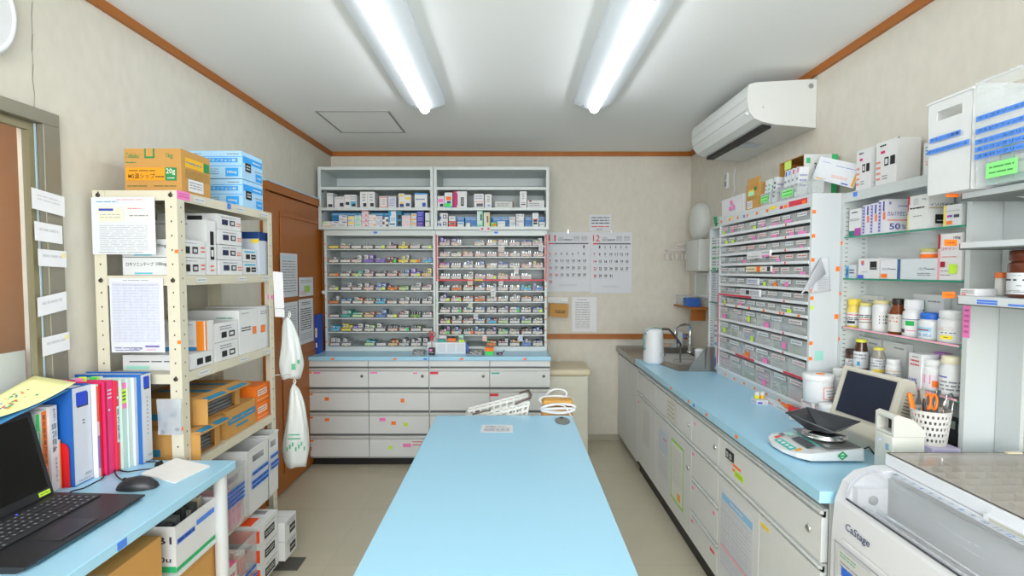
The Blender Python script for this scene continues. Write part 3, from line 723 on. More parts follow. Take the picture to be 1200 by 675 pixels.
for i, (a, b) in enumerate(((528,544),(545,576),(577,614),(614.6,638.5))):
    ubox(a,b,252,265,0,C('#5590cf'),f'light blue flat carton at the back, right cabinet, {ORD[i]} from the left',F(('r',.0,.0,1,.3,C('#7fb0e2')),('l',1,.05,.7,.95,.85,C('#e8f0f8')),('r',0,.86,1,1,C('#8fb8e4'))),.14,4.13)
def lowr(*a, **k): return low(*a, **k)
for k, (yt, yb) in enumerate(((249,257),(257.2,265))):
    lowr(515.5,524.6,yt,W_,'white box with blue corner and black square, %s of the stack of two' % ('upper','lower')[k],('r',0,.1,.18,.5,C('#3a5ac8')),('r',.4,.2,.85,.75,K),('r',.5,.3,.75,.65,W_),yb=yb,zb=ztop(yb+.5))
low(511.8,515.2,258,W_,'small white box with blue mark at the left end of the right cabinet',('r',.1,.3,.7,.6,C('#2a3a8a')),yb=265)
lowr(525.6,534.5,258.8,C('#e04a3c'),'red box under a white one on the lowest shelf',('r',.1,.4,.85,.75,C('#c8d8d0')),('r',.2,.45,.8,.7,INK),yb=265,zb=ztop(265.5))
lowr(526,533.5,252.8,W_,'white box lying on the red box',('l',2,.1,.3,.8,.8,INKG),yb=258.6,zb=ztop(259))
lowr(536,543.5,259,W_,'white box with cyan stripe in front of the blue cartons',('r',.1,.5,.9,.75,C('#2f9ad0')),yb=265)
lowr(545.6,551,260.3,W_,'small white and green box in front of the blue cartons',('r',0,.5,.2,1,C('#60c080')),yb=265)
lowr(559,566,246.5,C('#d6efe6'),'tall mint green box with a black panel on the lowest shelf',('r',0,.0,1,.12,C('#52c8a4')),('r',.82,0,1,1,C('#52c8a4')),('r',.55,.4,.8,.8,C('#44504c')),yb=265)
lowr(566.8,574,248,C('#ebe3cf'),'tall cream box with a grey panel beside the mint one',('r',.82,0,1,1,C('#d8c480')),('r',.5,.3,.76,.75,C('#6c685c')),yb=265)
lowr(575,582,259.8,C('#62b83c'),'green box with an orange square on the lowest shelf',('r',.4,.2,.9,.7,ORANGE),('l',1,.05,.7,.5,.9,W_),yb=265)
lowr(583,592,258.5,W_,'wide plain white box on the lowest shelf of the right cabinet',('l',1,.1,.6,.9,.8,INKG),yb=265)
for k, (yt, yb) in enumerate(((253.5,259.2),(259.4,265))):
    lowr(597,604,yt,W_,'white box with faint print, %s of the stack left of centre right' % ('upper','lower')[k],('l',2,.1,.3,.9,.9,INKG),yb=yb,zb=ztop(yb+.5))
for k, (yt, yb) in enumerate(((250,257.4),(257.6,265))):
    lowr(605,614,yt,W_,'white box with violet corner, %s of the taller white stack' % ('upper','lower')[k],('r',.1,.3,.3,.42,C('#8878b8')),('l',2,.1,.6,.9,.9,INKG),yb=yb,zb=ztop(yb+.5))
lowr(624,631,248.7,W_,'tall white box with red band and black squares near the right end',('r',.15,.5,.85,.58,C('#d04040')),('r',.15,.36,.8,.5,K),('r',.15,.18,.8,.32,K),yb=265)
lowr(632,638.5,259.4,W_,'small white box at the right end of the lowest shelf',('l',2,.1,.3,.8,.8,INKG),yb=265)
a = on_y(562, 270.5, 3.996); b = on_y(576, 266, 3.996)
sheet('name_tag', 'small white tag with red marks on the rim of the right open cabinet', 'tag', (a.x, 3.9985, a.z), (b.x-a.x, 0, 0), (0,0,b.z-a.z), None, [('r',.12,.3,.3,.75,RED),('r',.65,.3,.83,.75,RED)])
for px, nm in ((440, 'left'), (581.5, 'right')):
    p = on_y(px, 272.5, LF); MBs = MB().box(p.x-.014, p.x+.014, LF-.0014, LF-.0002, p.z-.007, p.z+.007, TBLUE)
    o = MBs.build('blue_tape'); tag(o, f'small blue tape square on the top rim of the {nm} tray cabinet', 'tape')

# ------------------------------------------------------------------ things on the back worktop
Z8 = .8094
fl = empty('file_binder', (-1.4625, 3.90, Z8)); mb = MB()
mb.box(0, .028, 0, .10, 0, .29, C('#1d46a8')); mb.build('cover', fl, bevel=.002)
mb = MB(); Face(mb, (0,-.0001,0), (.028,0,0), (0,0,.29), .0006).r(.2,.42,.7,.66,W_).r(.3,.16,.7,.28,W_); mb.build('spine_label', fl)
tag(fl, 'blue file binder standing at the left end of the back worktop', 'binder')
# white divided organiser with its contents
ox0, ox1 = on_z(503.5, 412, .81).x, on_z(547, 412, .81).x
og = empty('desk_organiser', (ox0, 3.90, Z8)); w = ox1-ox0
mb = MB(); mb.open_box(0, w, 0, .10, 0, .085, mat('#dfe5ea', .4), .003)
for k in range(1, 4): mb.box(w*k/4-.001, w*k/4+.001, .003, .097, .003, .083, mat('#dfe5ea', .4))
mb.build('tray_box', og, bevel=.001)
mb = MB()
for k in range(4): mb.box(w*k/4+.006, w*(k+1)/4-.006, -.0012, -.0002, .01, .076, mat('#cfd6dc', .5)); 
mb.build('front_panel', og)
tag(og, 'white four-bay desk organiser on the back worktop', 'organiser')
for i, (a, b, zt, m, lb) in enumerate(((.26,.46,.104,TEAL,'teal folded pouch in the white organiser'), (.52,.74,.112,ORANGE,'orange marker packet in the white organiser'), (.82,.97,.10,LIME,'yellow-green note pad in the white organiser'), (.80,.93,.135,C('#a9d8c8'),'mint card box standing in the white organiser'), (.27,.48,.128,W_,'white card box at the back of the organiser'))):
    carton('packet' if i < 2 else 'note_pad' if i == 2 else 'card_box', lb, 'stationery', ox0+a*w+.001, ox0+b*w-.001, 3.915+.045*(i > 2), 3.945+.045*(i > 2), Z8+.0035, Z8+zt, m, F(('l',1,.1,.7,.9,.9,INKG)), 'things kept in the white organiser')
# scissors in a black holder
p = on_z(509, 413, .81)
sc = empty('scissors_holder', (p.x-.004, 3.868, Z8)); mb = MB(); mb.rbox(-.022,.022,-.016,.016,0,.05,BLACK,.003); mb.build('block', sc)
mb = MB(); Face(mb, (-.022,-.016,0),(.044,0,0),(0,0,.05)).r(.15,.5,.6,.85,PINK).l(1,.15,.2,.85,.4,W_); mb.build('holder_label', sc)
tag(sc, 'small black scissors holder with pink label before the white organiser', 'holder')
mb = MB(); rm = C('#c8203c', .35)
for sx in (-1, 1):
    mb.tube([(sx*(.013 + .012*math.cos(t)), 0, .075+.018*math.sin(t)) for t in [k*math.pi/8 for k in range(16)]], .0035, rm, 7, closed=True)
mb.box(-.008, .008, -.004, .004, .03, .062, rm); mb.box(-.005, .005, -.0015, .0015, -.02, .03, CHROME)
tag(mb.build('scissors', loc=(p.x-.004, 3.868, Z8+.072)), 'red-handled scissors standing upright in the black holder', 'scissors')
def calculator(x, y, w, d, rz, label):
    t = empty('calculator', (x, y, Z8), rz)
    mb = MB(); mb.prism([(-d/2,0),(d/2,0),(d/2,.028),(-d/2,.010)], 'x', -w/2, w/2, mat('#8b9093', .35)); mb.build('casing', t, bevel=.002)
    sl = .018/d
    def top(u, v): return (u, v, .0104 + (v+d/2)*sl)
    mb = MB(); q = lambda a, b, c_, e, m: mb.quad(top(a, c_), top(b, c_), top(b, e), top(a, e), m)
    q(-w*.4, w*.4, d*.2, d*.38, C('#b9c4b4')); mb.build('display', t)
    mb = MB()
    for i in range(5):
        for j in range(4):
            a = -w*.4 + i*w*.165; c_ = -d*.42 + j*d*.14
            z = .010 + (c_+d/2)*sl
            mb.box(a, a+w*.13, c_, c_+d*.10, z, z+.004, C('#e2e4e4') if (i+j) % 3 else C('#44484c'))
    mb.build('key_pad', t); tag(t, label, 'calculator')
p = on_z(494, 412, .81); calculator(p.x, 3.88, .085, .12, .1, 'silver desk calculator left of the white organiser')
p = on_z(559, 413, .81); calculator(p.x, 3.875, .105, .12, -.05, 'grey desk calculator right of the white organiser')
mb = MB(); mb.rbox(-.05,.05,-.03,.03,0,.02,C('#70777a'),.003); mb.box(-.04,.04,-.031,-.0302,.004,.014,YEL)
tag(mb.build('card_case', loc=(on_z(560,405,.81).x, 3.98, Z8)), 'flat grey case with yellow label behind the right calculator', 'case')
mb = MB(); mb.M = Matrix.Rotation(R(14), 4, 'Y'); mb.box(-.007,.007,-.008,.008,0,.075,C('#2f62c8')); mb.box(.004,.008,-.006,.006,.0,.07,DARK); mb.M = Matrix(); mb.box(-.012,.018,-.01,.01,0,.006,DARK)
tag(mb.build('stapler', loc=(on_z(550,411,.81).x, 3.93, Z8+.001), rot=(0, R(-22), 0)), 'blue stapler leaning at the right end of the white organiser', 'stapler')
p = on_z(574, 413.5, .81)
carton('note_pad', 'green note pad block under an orange one on the worktop', 'note pad', p.x-.03, p.x+.03, 3.85, 3.9, Z8, Z8+.026, GREEN)
carton('note_pad', 'orange note pad block on top of a green one', 'note pad', p.x-.032, p.x+.03, 3.848, 3.9, Z8+.0265, Z8+.053, ORANGE)
mb = MB(); mb.rbox(-.022,.022,-.012,.012,0,.016,DARK,.004); mb.tube([(.02,0,.012),(.036,0,.03),(.03,0,.034)], .003, DARK); mb.box(-.004,.012,-.0128,-.0121,.004,.01,PINK)
tag(mb.build('binder_clip', loc=(on_z(586,411,.81).x, 3.87, Z8)), 'black clip with a pink spot beside the note pad blocks', 'clip')

# ------------------------------------------------------------------ back wall: calendars, notes
def calendar(x0, x1, z0, z1, y, mon, name, first, ndays, redd, label):
    t = empty('wall_calendar', ((x0+x1)/2, y, z0)); w = x1-x0; h = z1-z0
    mb = MB(); mb.box(-w/2, w/2, -.003, -.0005, 0, h, PAPER)
    f = Face(mb, (-w/2, -.003, 0), (w,0,0), (0,0,h), .0004)
    cr = C('#d6343a', .6)
    f.t(mon, .06, .85, .22, .955, cr); f.t('2025', .28, .895, .40, .92, INKG); f.t(name, .28, .86, .60, .885, INK)
    f.l(4, .62, .86, .76, .94, INKG); f.l(4, .8, .86, .94, .94, INKG)
    f.r(.06, .80, .18, .82, cr); f.r(.18, .80, .96, .82, C('#5c6066'))
    for d in range(1, ndays+1):
        k = d-1+first; c_, r_ = k % 7, k//7
        u = .075 + c_*.128; v = .735 - r_*.118
        ww = .064 if d > 9 else .032
        f.t(str(d), u, v, u+ww, v+.044, cr if (c_ == 0 or d in redd) else INK)
        f.l(1, u, v-.025, u+.07, v-.012, C('#c9ccd0'))
    f.l(2, .3, .09, .7, .13, C('#c4c8cc'))
    mb.build('pages', t)
    MB().box(-.004, .004, -.005, -.0032, h-.006, h+.02, CHROME).build('hook', t)
    tag(t, label, 'calendar')
calendar(.281, .647, 1.252, 1.744, YB, '11', 'NOVEMBER', 6, 30, (3, 23, 24), 'white wall calendar page for November on the back wall')
calendar(.650, .995, 1.240, 1.744, YB-.001, '12', 'DECEMBER', 1, 31, (), 'white wall calendar page for December on the back wall')
def wall_sheet(x0, y0, x1, y1, label, ops, m=None, name='notice', Y=YB-.0012):
    a = on_y(x0, y1, Y); b = on_y(x1, y0, Y)
    return sheet(name, label, 'notice', a, (b.x-a.x, 0, 0), (0, 0, b.z-a.z), m, ops)
wall_sheet(690.5, 251.5, 716.5, 270.8, 'small handwritten note pinned above the calendars', [('l',3,.1,.4,.9,.9,INK,.3),('l',1,.1,.2,.9,.34,RED,.4),('l',1,.3,.04,.6,.16,INK,.3)])
wall_sheet(670, 348, 699.5, 389, 'white printed notice pinned below the calendars', [('r',.02,.02,.98,.98,C('#f0f2f3')),('l',1,.2,.9,.6,.94,INKG),('l',16,.14,.1,.72,.86,INKG,.3)])
a = on_y(643, 372, YB-.05); b = on_y(665, 353, YB-.05)
hb = empty('cardboard_box', (a.x, YB-.062, a.z)); w = b.x-a.x; h = b.z-a.z
mb = MB(); mb.M = Matrix.Rotation(R(4), 4, 'Y'); mb.box(0, w, 0, .05, .01, h*.88, CARD); mb.build('box', hb)
mb = MB(); mb.M = Matrix.Rotation(R(4), 4, 'Y'); Face(mb, (0,0,.01), (w,0,0), (0,0,h*.87), .0006).l(2,.3,.25,.85,.5,INK,.5); mb.build('handwriting', hb)
mb = MB(); mb.box(-.006, w+.004, -.004, -.0035, h*.9, h*1.25, CLEAR); mb.box(w*.7, w, -.006, -.005, h, h*1.1, W_); mb.build('clear_sleeve', hb)
tag(hb, 'small brown cardboard box in a clear sleeve on the back wall', 'box')

# lidded beige bin right of the back cabinets
bn = empty('storage_bin', (.435, 3.99, 0))
mb = MB(); mb.box(-.150, .150, .015, .37, 0, .62, mat('#d5d4c6', .5)); mb.build('body', bn, bevel=.01)
mb = MB(); mb.rbox(-.155, .170, 0, .385, .6205, .675, mat('#d9cfb2', .45), .022, 4); mb.build('lid', bn)
tag(bn, 'beige lidded storage bin beside the grey drawer cabinet', 'bin')

# low stand behind the worktable with a basket and cord blocks
st = empty('low_stand', (-.03, 2.72, 0))
MB().box(-.33, .33, -.155, .155, .53, .55, GREY).build('board', st, bevel=.002)
for x in (-.3, .3):
    for y in (-.13, .13): MB().box(x-.012, x+.012, y-.012, y+.012, 0, .5295, GREY).build('leg', st)
tag(st, 'low grey stand hidden behind the far end of the worktable', 'stand')
bk = empty('shopping_basket', (-.075, 2.72, .552), 0)
mb = MB(); bw = mat('#e9ece8', .4)
a, b = .165, .095; k = .86
def wallq(p, q, r_, s_): mb.add([p, q, r_, s_], [(0,1,2,3)], bw)
def top(x, y, z): return (x, y, z + (x+a)*.26)
rows, cols = 5, 9
for (p0, p1) in (((-a,-b),(a,-b)), ((a,-b),(a,b)), ((a,b),(-a,b)), ((-a,b),(-a,-b))):
    L = math.hypot(p1[0]-p0[0], p1[1]-p0[1]); nc = max(3, int(L/.034))
    def PT(u, v):
        x = p0[0]+(p1[0]-p0[0])*u; y = p0[1]+(p1[1]-p0[1])*u; s_ = k+(1-k)*v
        return top(x*s_, y*s_, .004 + v*.13)
    for j in range(rows):
        v0, v1 = j/rows, (j+1)/rows
        wallq(PT(0,v0), PT(1,v0), PT(1,v0+.09), PT(0,v0+.09))
        for i in range(nc):
            u0 = i/nc; wallq(PT(u0,v0+.09), PT(u0+.28/nc,v0+.09), PT(u0+.28/nc,v1), PT(u0,v1))
        wallq(PT(1-.03,v0+.09), PT(1,v0+.09), PT(1,v1), PT(1-.03,v1))
    wallq(PT(0,.93), PT(1,.93), PT(1,1.0), PT(0,1.0))
wallq(top(-a*k,-b*k,.004), top(a*k,-b*k,.004), top(a*k,b*k,.004), top(-a*k,b*k,.004))
mb.build('body', bk, solid=.003)
mb = MB(); hm = mat('#6a5f58', .5)
mb.tube([top(a*.55,-b-.004,.137), top(a*.75,-b-.006,.146), top(a*1.0,-b*.9,.146), top(a*1.05,0,.14), top(a*1.0,b*.9,.146), top(a*.7,b+.004,.142)], .006, hm)
mb.build('handle', bk); mb = MB(); mb.tube([top(-a*.2,-b-.004,.137), top(-a*.3,-b-.006,.143), top(-a*.75,-b-.004,.142)], .005, hm)
mb.build('handle', bk)
tag(bk, 'white slotted plastic basket with brown handles leaning behind the worktable', 'basket')
TAN = mat('#cf9c50', .75)
gx = on_y(653, 486, 2.63).x
for i, (dx, z, w, d, lb) in enumerate(((.0,.552,.15,.09,'bottom'),(.004,.618,.15,.085,'middle'),(-.002,.684,.155,.08,'lower wrapped'),(.0,.752,.152,.08,'top'))):
    mb = MB(); h = .064 if i < 3 else .03
    mb.rbox(-w/2, w/2, -d/2, d/2, 0, h, TAN, .012, 3)
    tag(mb.build('cord_block', loc=(gx+dx, 2.625, z)), f'tan padded block, the {lb} one of the pile behind the worktable', 'block', 'pile of tan blocks')
mb = MB()
def loop(rx, rz, cz, y, ph, r=.004, tw=.01):
    mb.tube([(rx*math.cos(t)+.004*math.sin(3*t+ph), y+tw*math.sin(t*2+ph), cz+rz*math.sin(t)) for t in [k*2*math.pi/28 for k in range(28)]], r, WHITE, 7, closed=True)
loop(.084, .020, .748, 2.573, 0, .0065); loop(.080, .012, .738, 2.571, 1.3, .006); loop(.082, .026, .760, 2.676, 2.1, .006); loop(.05, .030, .790, 2.678, .5, .005)
mb.tube([(-.07,2.577,.735),(-.05,2.57,.765),(-.01,2.565,.772),(.03,2.565,.76),(.05,2.556,.735),(.055,2.54,.7245),(.060,2.50,.7245)], .0035, WHITE)
tag(mb.build('looped_cord', loc=(gx, 0, 0)), 'white cord looped around the tan blocks and over the table edge', 'cord')  # a cord, looped round the blocks

# ================================================================== LEFT SIDE: DESK
DT = .76
dk = empty('desk', (XL+.002, 1.2, 0))
mb = MB(); mb.box(0, .521, -.62, .625, DT-.03, DT, BLUE); mb.build('desktop', dk, bevel=.003)
for x in (.04, .492):
    for y in (-.58, .575):
        mb = MB(); mb.lathe([(.021,0),(.021,DT-.031)], mat('#c9cdcf', .4), c=(x, y), n=18); mb.build('leg', dk)
mb = MB(); p = on_x(73+4, 640, XL+.5215); q = on_x(143, 637, -.967)
mb.box(.5212, .5218, q.y-1.2-.016, q.y-1.2+.016, DT-.026, DT-.006, TBLUE); mb.build('blue_tape', dk)
tag(dk, 'narrow light-blue topped desk along the left wall', 'desk')

# laptop: hinge side towards the wall, keys facing into the room
LZ = DT + .0005; LY0, LY1 = 1.125, 1.505
lap = empty('laptop', (-1.325, LY0, LZ)); W = LY1-LY0; DP = .262
PL = mat('#232427', .42); PL2 = mat('#1a1b1d', .5)
mb = MB(); mb.prism([(0,.004),(.01,0),(DP-.02,0),(DP,.009),(DP,.014),(.0,.021)], 'y', 0, W, PL)
mb.build('base', lap, bevel=.002)
sl = (.014-.021)/DP
def deck(x): return .021 + sl*x
mb = MB()
KY0, KY1, KX0 = .02, W-.02, .035
def key(x, y, dx, dy, parent):
    z = deck(x)
    m = MB(); m.box(x, x+dx, y, y+dy, z+.0002, z+.0032, KEYM); f = Face(m, (x, y, z+.0032), (0, dy, 0), (-dx, 0, 0), -.0003)
    m.quad((x+dx*.65, y+dy*.25, z+.0035), (x+dx*.65, y+dy*.6, z+.0035), (x+dx*.3, y+dy*.6, z+.0035), (x+dx*.3, y+dy*.25, z+.0035), C('#9a9ca0')) if dy < .03 else None
    m.build('key', parent)
KEYM = mat('#2c2d31', .55)
kb = MB().box(KX0-.004, KX0+.113, KY0-.004, KY1+.004, deck(KX0)-.001, deck(KX0)+.0001, PL2).build('keyboard', lap)
rows = [(.012, 18), (.0175, 17), (.0175, 17), (.0175, 16), (.0175, 15), (.0175, 12)]
x = KX0
for dx, n in rows:
    wk = (KY1-KY0)/18; y = KY0
    for k in range(n):
        extra = 0
        if n == 17 and k == 12: extra = wk
        if n == 16 and k in (0, 12): extra = wk
        if n == 15 and k in (0, 11): extra = wk*1.5
        if n == 12 and k == 4: extra = wk*6
        key(x, y, dx, wk-.0025+extra, kb); y += wk+extra
    x += dx+.0025
mb = MB(); z = deck(.2); mb.box(.165, .245, .115, .225, deck(.2)-.0006, deck(.2)+.0009, mat('#28292c', .35)); mb.build('touchpad', lap)
mb = MB(); mb.box(.022, .026, W*.62, W*.62+.003, deck(.02), deck(.02)+.0008, mat('#3a5aff', .4, emit=2)); mb.build('status_light', lap)
mb = MB(); ang = R(14)
sc_ = empty('lid', (.004, 0, .021)); sc_.parent = lap; sc_.rotation_euler = (0, -ang, 0)
SH = .245
m = MB(); m.box(-.009, 0, .004, W-.004, 0, SH, PL); m.build('lid_shell', sc_, bevel=.003)
m = MB(); m.box(.0002, .0012, .02, W-.02, .024, SH-.014, mat('#050507', .22)); m.build('screen', sc_)
m = MB(); m.box(.0004, .0011, W-.052, W-.016, .006, .018, LIME); Face(m, (.0011, W-.052, .006), (0,.036,0), (0,0,.012)).l(1,.1,.3,.9,.7,INK); m.build('yellow_sticker', sc_)
m = MB(); m.tube([(-.004, W-.05, .003), (-.004, W-.015, .003)], .006, PL2); m.build('hinge', sc_)
mb = MB(); mb.box(DP+.0001, DP+.0007, .03, W-.09, .004, .011, mat('#2c4a54', .4)); mb.build('front_strip', lap)
tag(lap, 'open black laptop with a yellow sticker under its dark screen on the desk', 'laptop')

# mouse and its cable
mx = on_z(164, 572, DT)
mo = empty('mouse', (mx.x-.005, mx.y-.002, DT), R(98)); mb = MB()
prof = [(-.056,.004),(-.052,.016),(-.03,.030),(0,.036),(.03,.031),(.05,.018),(.056,.006)]
vs = []; fs = []; n = 12
for i, (t, z) in enumerate(prof):
    hw_ = .030*math.sqrt(max(.05, 1-(t/.06)**2))
    for k in range(n+1):
        a = math.pi*k/n; vs.append((hw_*math.cos(a), t, .002+z*math.sin(a)**.7))
for i in range(len(prof)-1):
    for k in range(n): fs.append((i*(n+1)+k, i*(n+1)+k+1, (i+1)*(n+1)+k+1, (i+1)*(n+1)+k))
mb.add(vs, fs, mat('#26272b', .38), True); mb.add(vs, [tuple(range(n+1))[::-1], tuple((len(prof)-1)*(n+1)+k for k in range(n+1))], mat('#26272b', .38))
mb.add(vs, [tuple(i*(n+1) for i in range(len(prof)))+tuple(i*(n+1)+n for i in range(len(prof)-1,-1,-1))], PL2)
mb.build('shell', mo)
mb = MB(); mb.M = Matrix.Translation((0, .036, .029)) @ Matrix.Rotation(R(90), 4, 'Y'); mb.lathe([(.006,-.003),(.006,.003)], PL2, n=14); mb.build('wheel', mo)
tag(mo, 'black computer mouse at the right side of the desk', 'mouse')
mb = MB(); pts = [(172,573),(150,566),(135,556),(140,545),(165,541),(185,543),(176,550),(150,553),(128,550),(118,563),(98,572),(82,578)]
P3 = [on_z(a, b, DT+.004) for a, b in pts]
def smooth(P, k=4):
    out = []
    for i in range(len(P)-1):
        p0 = P[max(0,i-1)]; p1 = P[i]; p2 = P[i+1]; p3 = P[min(len(P)-1,i+2)]
        for j in range(k):
            t = j/k; out.append(.5*((2*p1)+(p2-p0)*t+(2*p0-5*p1+4*p2-p3)*t*t+(-p0+3*p1-3*p2+p3)*t**3))
    out.append(P[-1]); return out
q = smooth(P3); q = [Vector((max(-1.36, v.x), max(1.5098, v.y) if v.x < -1.07 else v.y, v.z + .004*math.sin(i*.55)**2)) for i, v in enumerate(q)]
q = q[4:]
mb.tube([tuple(v) for v in q], .0022, BLACK, 6); tag(mb.build('mouse_cable'), 'thin black cable curling on the desk behind the mouse', 'cable')
# stapled paper stack with a black clip
pp = [on_z(a, b, DT+.0006) for a, b in ((165,556),(205,567),(246,547),(206,538))]
mb = MB()
for k in range(3):
    o_ = Vector((.001*k, -.0008*k, 0)); mb.prism([((v+o_).x, (v+o_).y) for v in pp], 'z', DT+.0006+k*.0016, DT+.0020+k*.0016, mat('#efeeeb', .7))
tag(mb.build('paper_stack'), 'small stack of blank white paper slips on the desk corner', 'paper')
c0 = (pp[0]+pp[3])/2
mb = MB(); mb.M = Matrix.Translation((c0.x, c0.y, DT+.0058)) @ Matrix.Rotation(math.atan2((pp[3]-pp[0]).y, (pp[3]-pp[0]).x), 4, 'Z')
mb.prism([(-.006,0),(.006,0),(.001,.012),(-.001,.012)], 'x', -.013, .013, BLACK)
mb.tube([(-.006,.0,.011),(-.006,.018,.018),(.006,.018,.018),(.006,0,.011)], .0009, CHROME, 5)
tag(mb.build('binder_clip'), 'black binder clip on the edge of the white paper slips', 'clip')

# books and binders in a row, spines towards the room
def bk(name, label, y0, y1, x, h, cover, spine, ops=(), depth=None, cat='binder', lean=0, tabs=()):
    xb = XL+.006; d = (x-xb) if depth is None else depth
    t = empty(name, (x, y0, DT+.0006)); w = y1-y0
    mb = MB(); cm = C(cover, .45) if isinstance(cover, str) else cover
    mb.box(-d, 0, 0, .002, 0, h, cm); mb.box(-d, 0, w-.002, w, 0, h, cm); mb.box(-.003, 0, .002, w-.002, 0, h, cm)
    mb.box(-d+.004, -.004, .0025, w-.0025, .004, h-.006, C('#eceae4', .8))
    mb.build('cover', t)
    if spine:
        mb = MB(); sm = C(spine, .45); f = Face(mb, (0, 0, 0), (0, w, 0), (0, 0, h), .0006); f.r(.02, .01, .98, .99, sm); f.do(ops); mb.build('spine_label', t)
    for k, (v, z, m) in enumerate(tabs):
        MB().box(-d*.5-.012, -d*.5+.012, w*v-.0006, w*v+.0006, h-.004, h+z, m).build('index_tab', t)
    tag(t, label, cat, 'books and binders standing on the desk'); return t
def yx(px, X): return 620*abs(X)/abs(px-600)/_c
WOP = lambda m: [('r',.15,.05,.85,.95,m)]
def vtext(s, v0, v1, m, u0=.25, u1=.75):
    n = len(s); st = (v1-v0)/n
    return [('t', ch, u0, v1-(i+1)*st+st*.1, u1, v1-i*st-st*.05, m) for i, ch in enumerate(s)]
Y = 1.519
bk('book', 'white paperback with green printed spine nearest the laptop screen', Y, Y+.012, -1.385, .245, '#eef0ee', '#2fbf60', vtext('薬物治療', .2, .8, W_), cat='book')
bk('book', 'white book with orange spine and vertical black writing', Y+.013, Y+.031, -1.38, .25, '#f0efec', '#f07a2c', vtext('腎機能別薬剤投与', .35, .95, INK)+vtext('マニュアル', .05, .33, W_), cat='book')
bk('book', 'thick white book titled in grey vertical writing', Y+.032, Y+.058, -1.372, .258, '#f2f2f2', '#eff1f4', vtext('調剤指針', .45, .8, C('#5a5f6c'), .2, .8)+vtext('第十四改訂', .82,.97, C('#a03050'), .4, .7)+vtext('日本薬剤師会', .1,.4, INKG, .4, .65), cat='book')
bk('book', 'thin orange and white booklet after the thick white book', Y+.059, Y+.064, -1.37, .15, '#f2ede4', '#f08a3c', (), cat='book')
# red book end
mb = MB(); mb.prism([(-1.475,DT+.001),(-1.348,DT+.001),(-1.348,DT+.12),(-1.356,DT+.135),(-1.37,DT+.139),(-1.475,DT+.139)], 'y', Y+.066, Y+.0685, C('#d0121c', .35))
mb.box(-1.475, -1.35, Y+.0685, Y+.071, DT+.0006, DT+.0022, C('#d0121c', .35)); tag(mb.build('book_end'), 'red metal book end between the white book and the blue binder', 'book end')
Y2 = Y+.0725
bo = ('r',.2,.80,.78,.94,C('#1c46c8'))
bk('file_binder', 'thick blue binder with white spine and a blue square, beside the red book end', Y2, Y2+.072, -1.338, .305, '#1f5fb0', '#dfe4ee',
   [('r',.24,.785,.84,.925,DARK),bo,('l',2,.5,.60,.62,.66,INK),('l',2,.55,.07,.9,.10,INKG),('l',1,.2,.03,.8,.045,INKG)], tabs=((.3,.012,W_),(.6,.010,W_),(.8,.014,PINK)))
Y3 = Y2+.073
bk('file_binder', 'thin white folder with orange and violet labels beside the thick blue binder', Y3, Y3+.010, -1.322, .30, '#f0f0f0', '#e9e6f0', [('r',.1,.6,.9,.98,C('#e86848')),('r',.1,.1,.9,.45,C('#8c80c8'))])
bk('file_binder', 'narrow red binder before the wide pink one', Y3+.011, Y3+.017, -1.318, .30, '#c4202c', '#c4202c')
bk('file_binder', 'wide pink-red binder with small label windows', Y3+.018, Y3+.052, -1.308, .305, '#d8286c', '#e23a7c', [('r',.0,0,.22,1,C('#b8183c')),('l',3,.3,.80,.8,.92,W_),('r',.35,.68,.55,.7,W_)], tabs=((.3,.01,PINK),(.7,.012,LIME)))
bk('file_binder', 'red binder with a long white spine label and black writing', Y3+.053, Y3+.066, -1.30, .30, '#d8364c', '#d8364c', [('r',.1,.32,.9,.72,W_)]+vtext('調剤薬局', .34, .7, INK)+[('l',1,.2,.78,.8,.85,W_)])
bk('clear_file', 'mint green clear file topped by a yellow and a pink note', Y3+.067, Y3+.086, -1.29, .30, mat('#c4e6dc', .3, alpha=.9), '#cfe9e1', [('r',.0,.74,1,.90,LIME),('l',3,.1,.76,.9,.88,INK),('r',.0,.68,1,.74,PINK),('r',.0,.90,1,.97,PINK)], tabs=((.3,.01,GREEN),(.7,.01,LIME)))
bk('clear_file', 'pale clear file second of the pale pair', Y3+.087, Y3+.103, -1.285, .30, mat('#dcebe8', .3, alpha=.9), '#dbe9e7', tabs=((.5,.008,W_),))
bk('clear_file', 'white clear file beside the last blue binder', Y3+.104, Y3+.116, -1.275, .30, '#e6ecee', '#e6ecee')
Y4 = Y3+.117
bk('file_binder', 'blue binder with white spine and blue square, last in the row by the rack', Y4, min(Y4+.05, 1.848), -1.262, .31, '#2468b8', '#e4e8ee',
   [('r',.3,.82,.85,.955,DARK),('r',.26,.835,.8,.965,C('#1c46c8')),('l',10,.5,.3,.62,.75,INKG),('l',2,.5,.06,.9,.09,INKG)])
# yellow leaflet draped on top of the books at the left edge
mb = MB(); pts = [on_x(0, 480, -1.42), on_x(3, 477, -1.40)]
a = Vector((-1.475, 1.36, 1.022)); b = Vector((-1.475, 1.62, 1.098)); c1 = Vector((-1.33, 1.60, 1.082)); d1 = Vector((-1.36, 1.36, 1.034))
N = 8; vs = []; fs = []
for i in range(N+1):
    for j in range(N+1):
        u, v = i/N, j/N; p = a*(1-u)*(1-v)+b*u*(1-v)+c1*u*v+d1*(1-u)*v; vs.append((p.x, p.y, p.z-.012*math.sin(math.pi*u)*v))
for i in range(N):
    for j in range(N): fs.append((i*(N+1)+j, (i+1)*(N+1)+j, (i+1)*(N+1)+j+1, i*(N+1)+j+1))
mb.add(vs, fs, C('#eef0ae', .7), True); lf = mb.build('leaflet', solid=.001)
tag(lf, 'pale yellow leaflet with small drawings lying on top of the books', 'leaflet')
mb = MB(); rnd = random.Random(3)
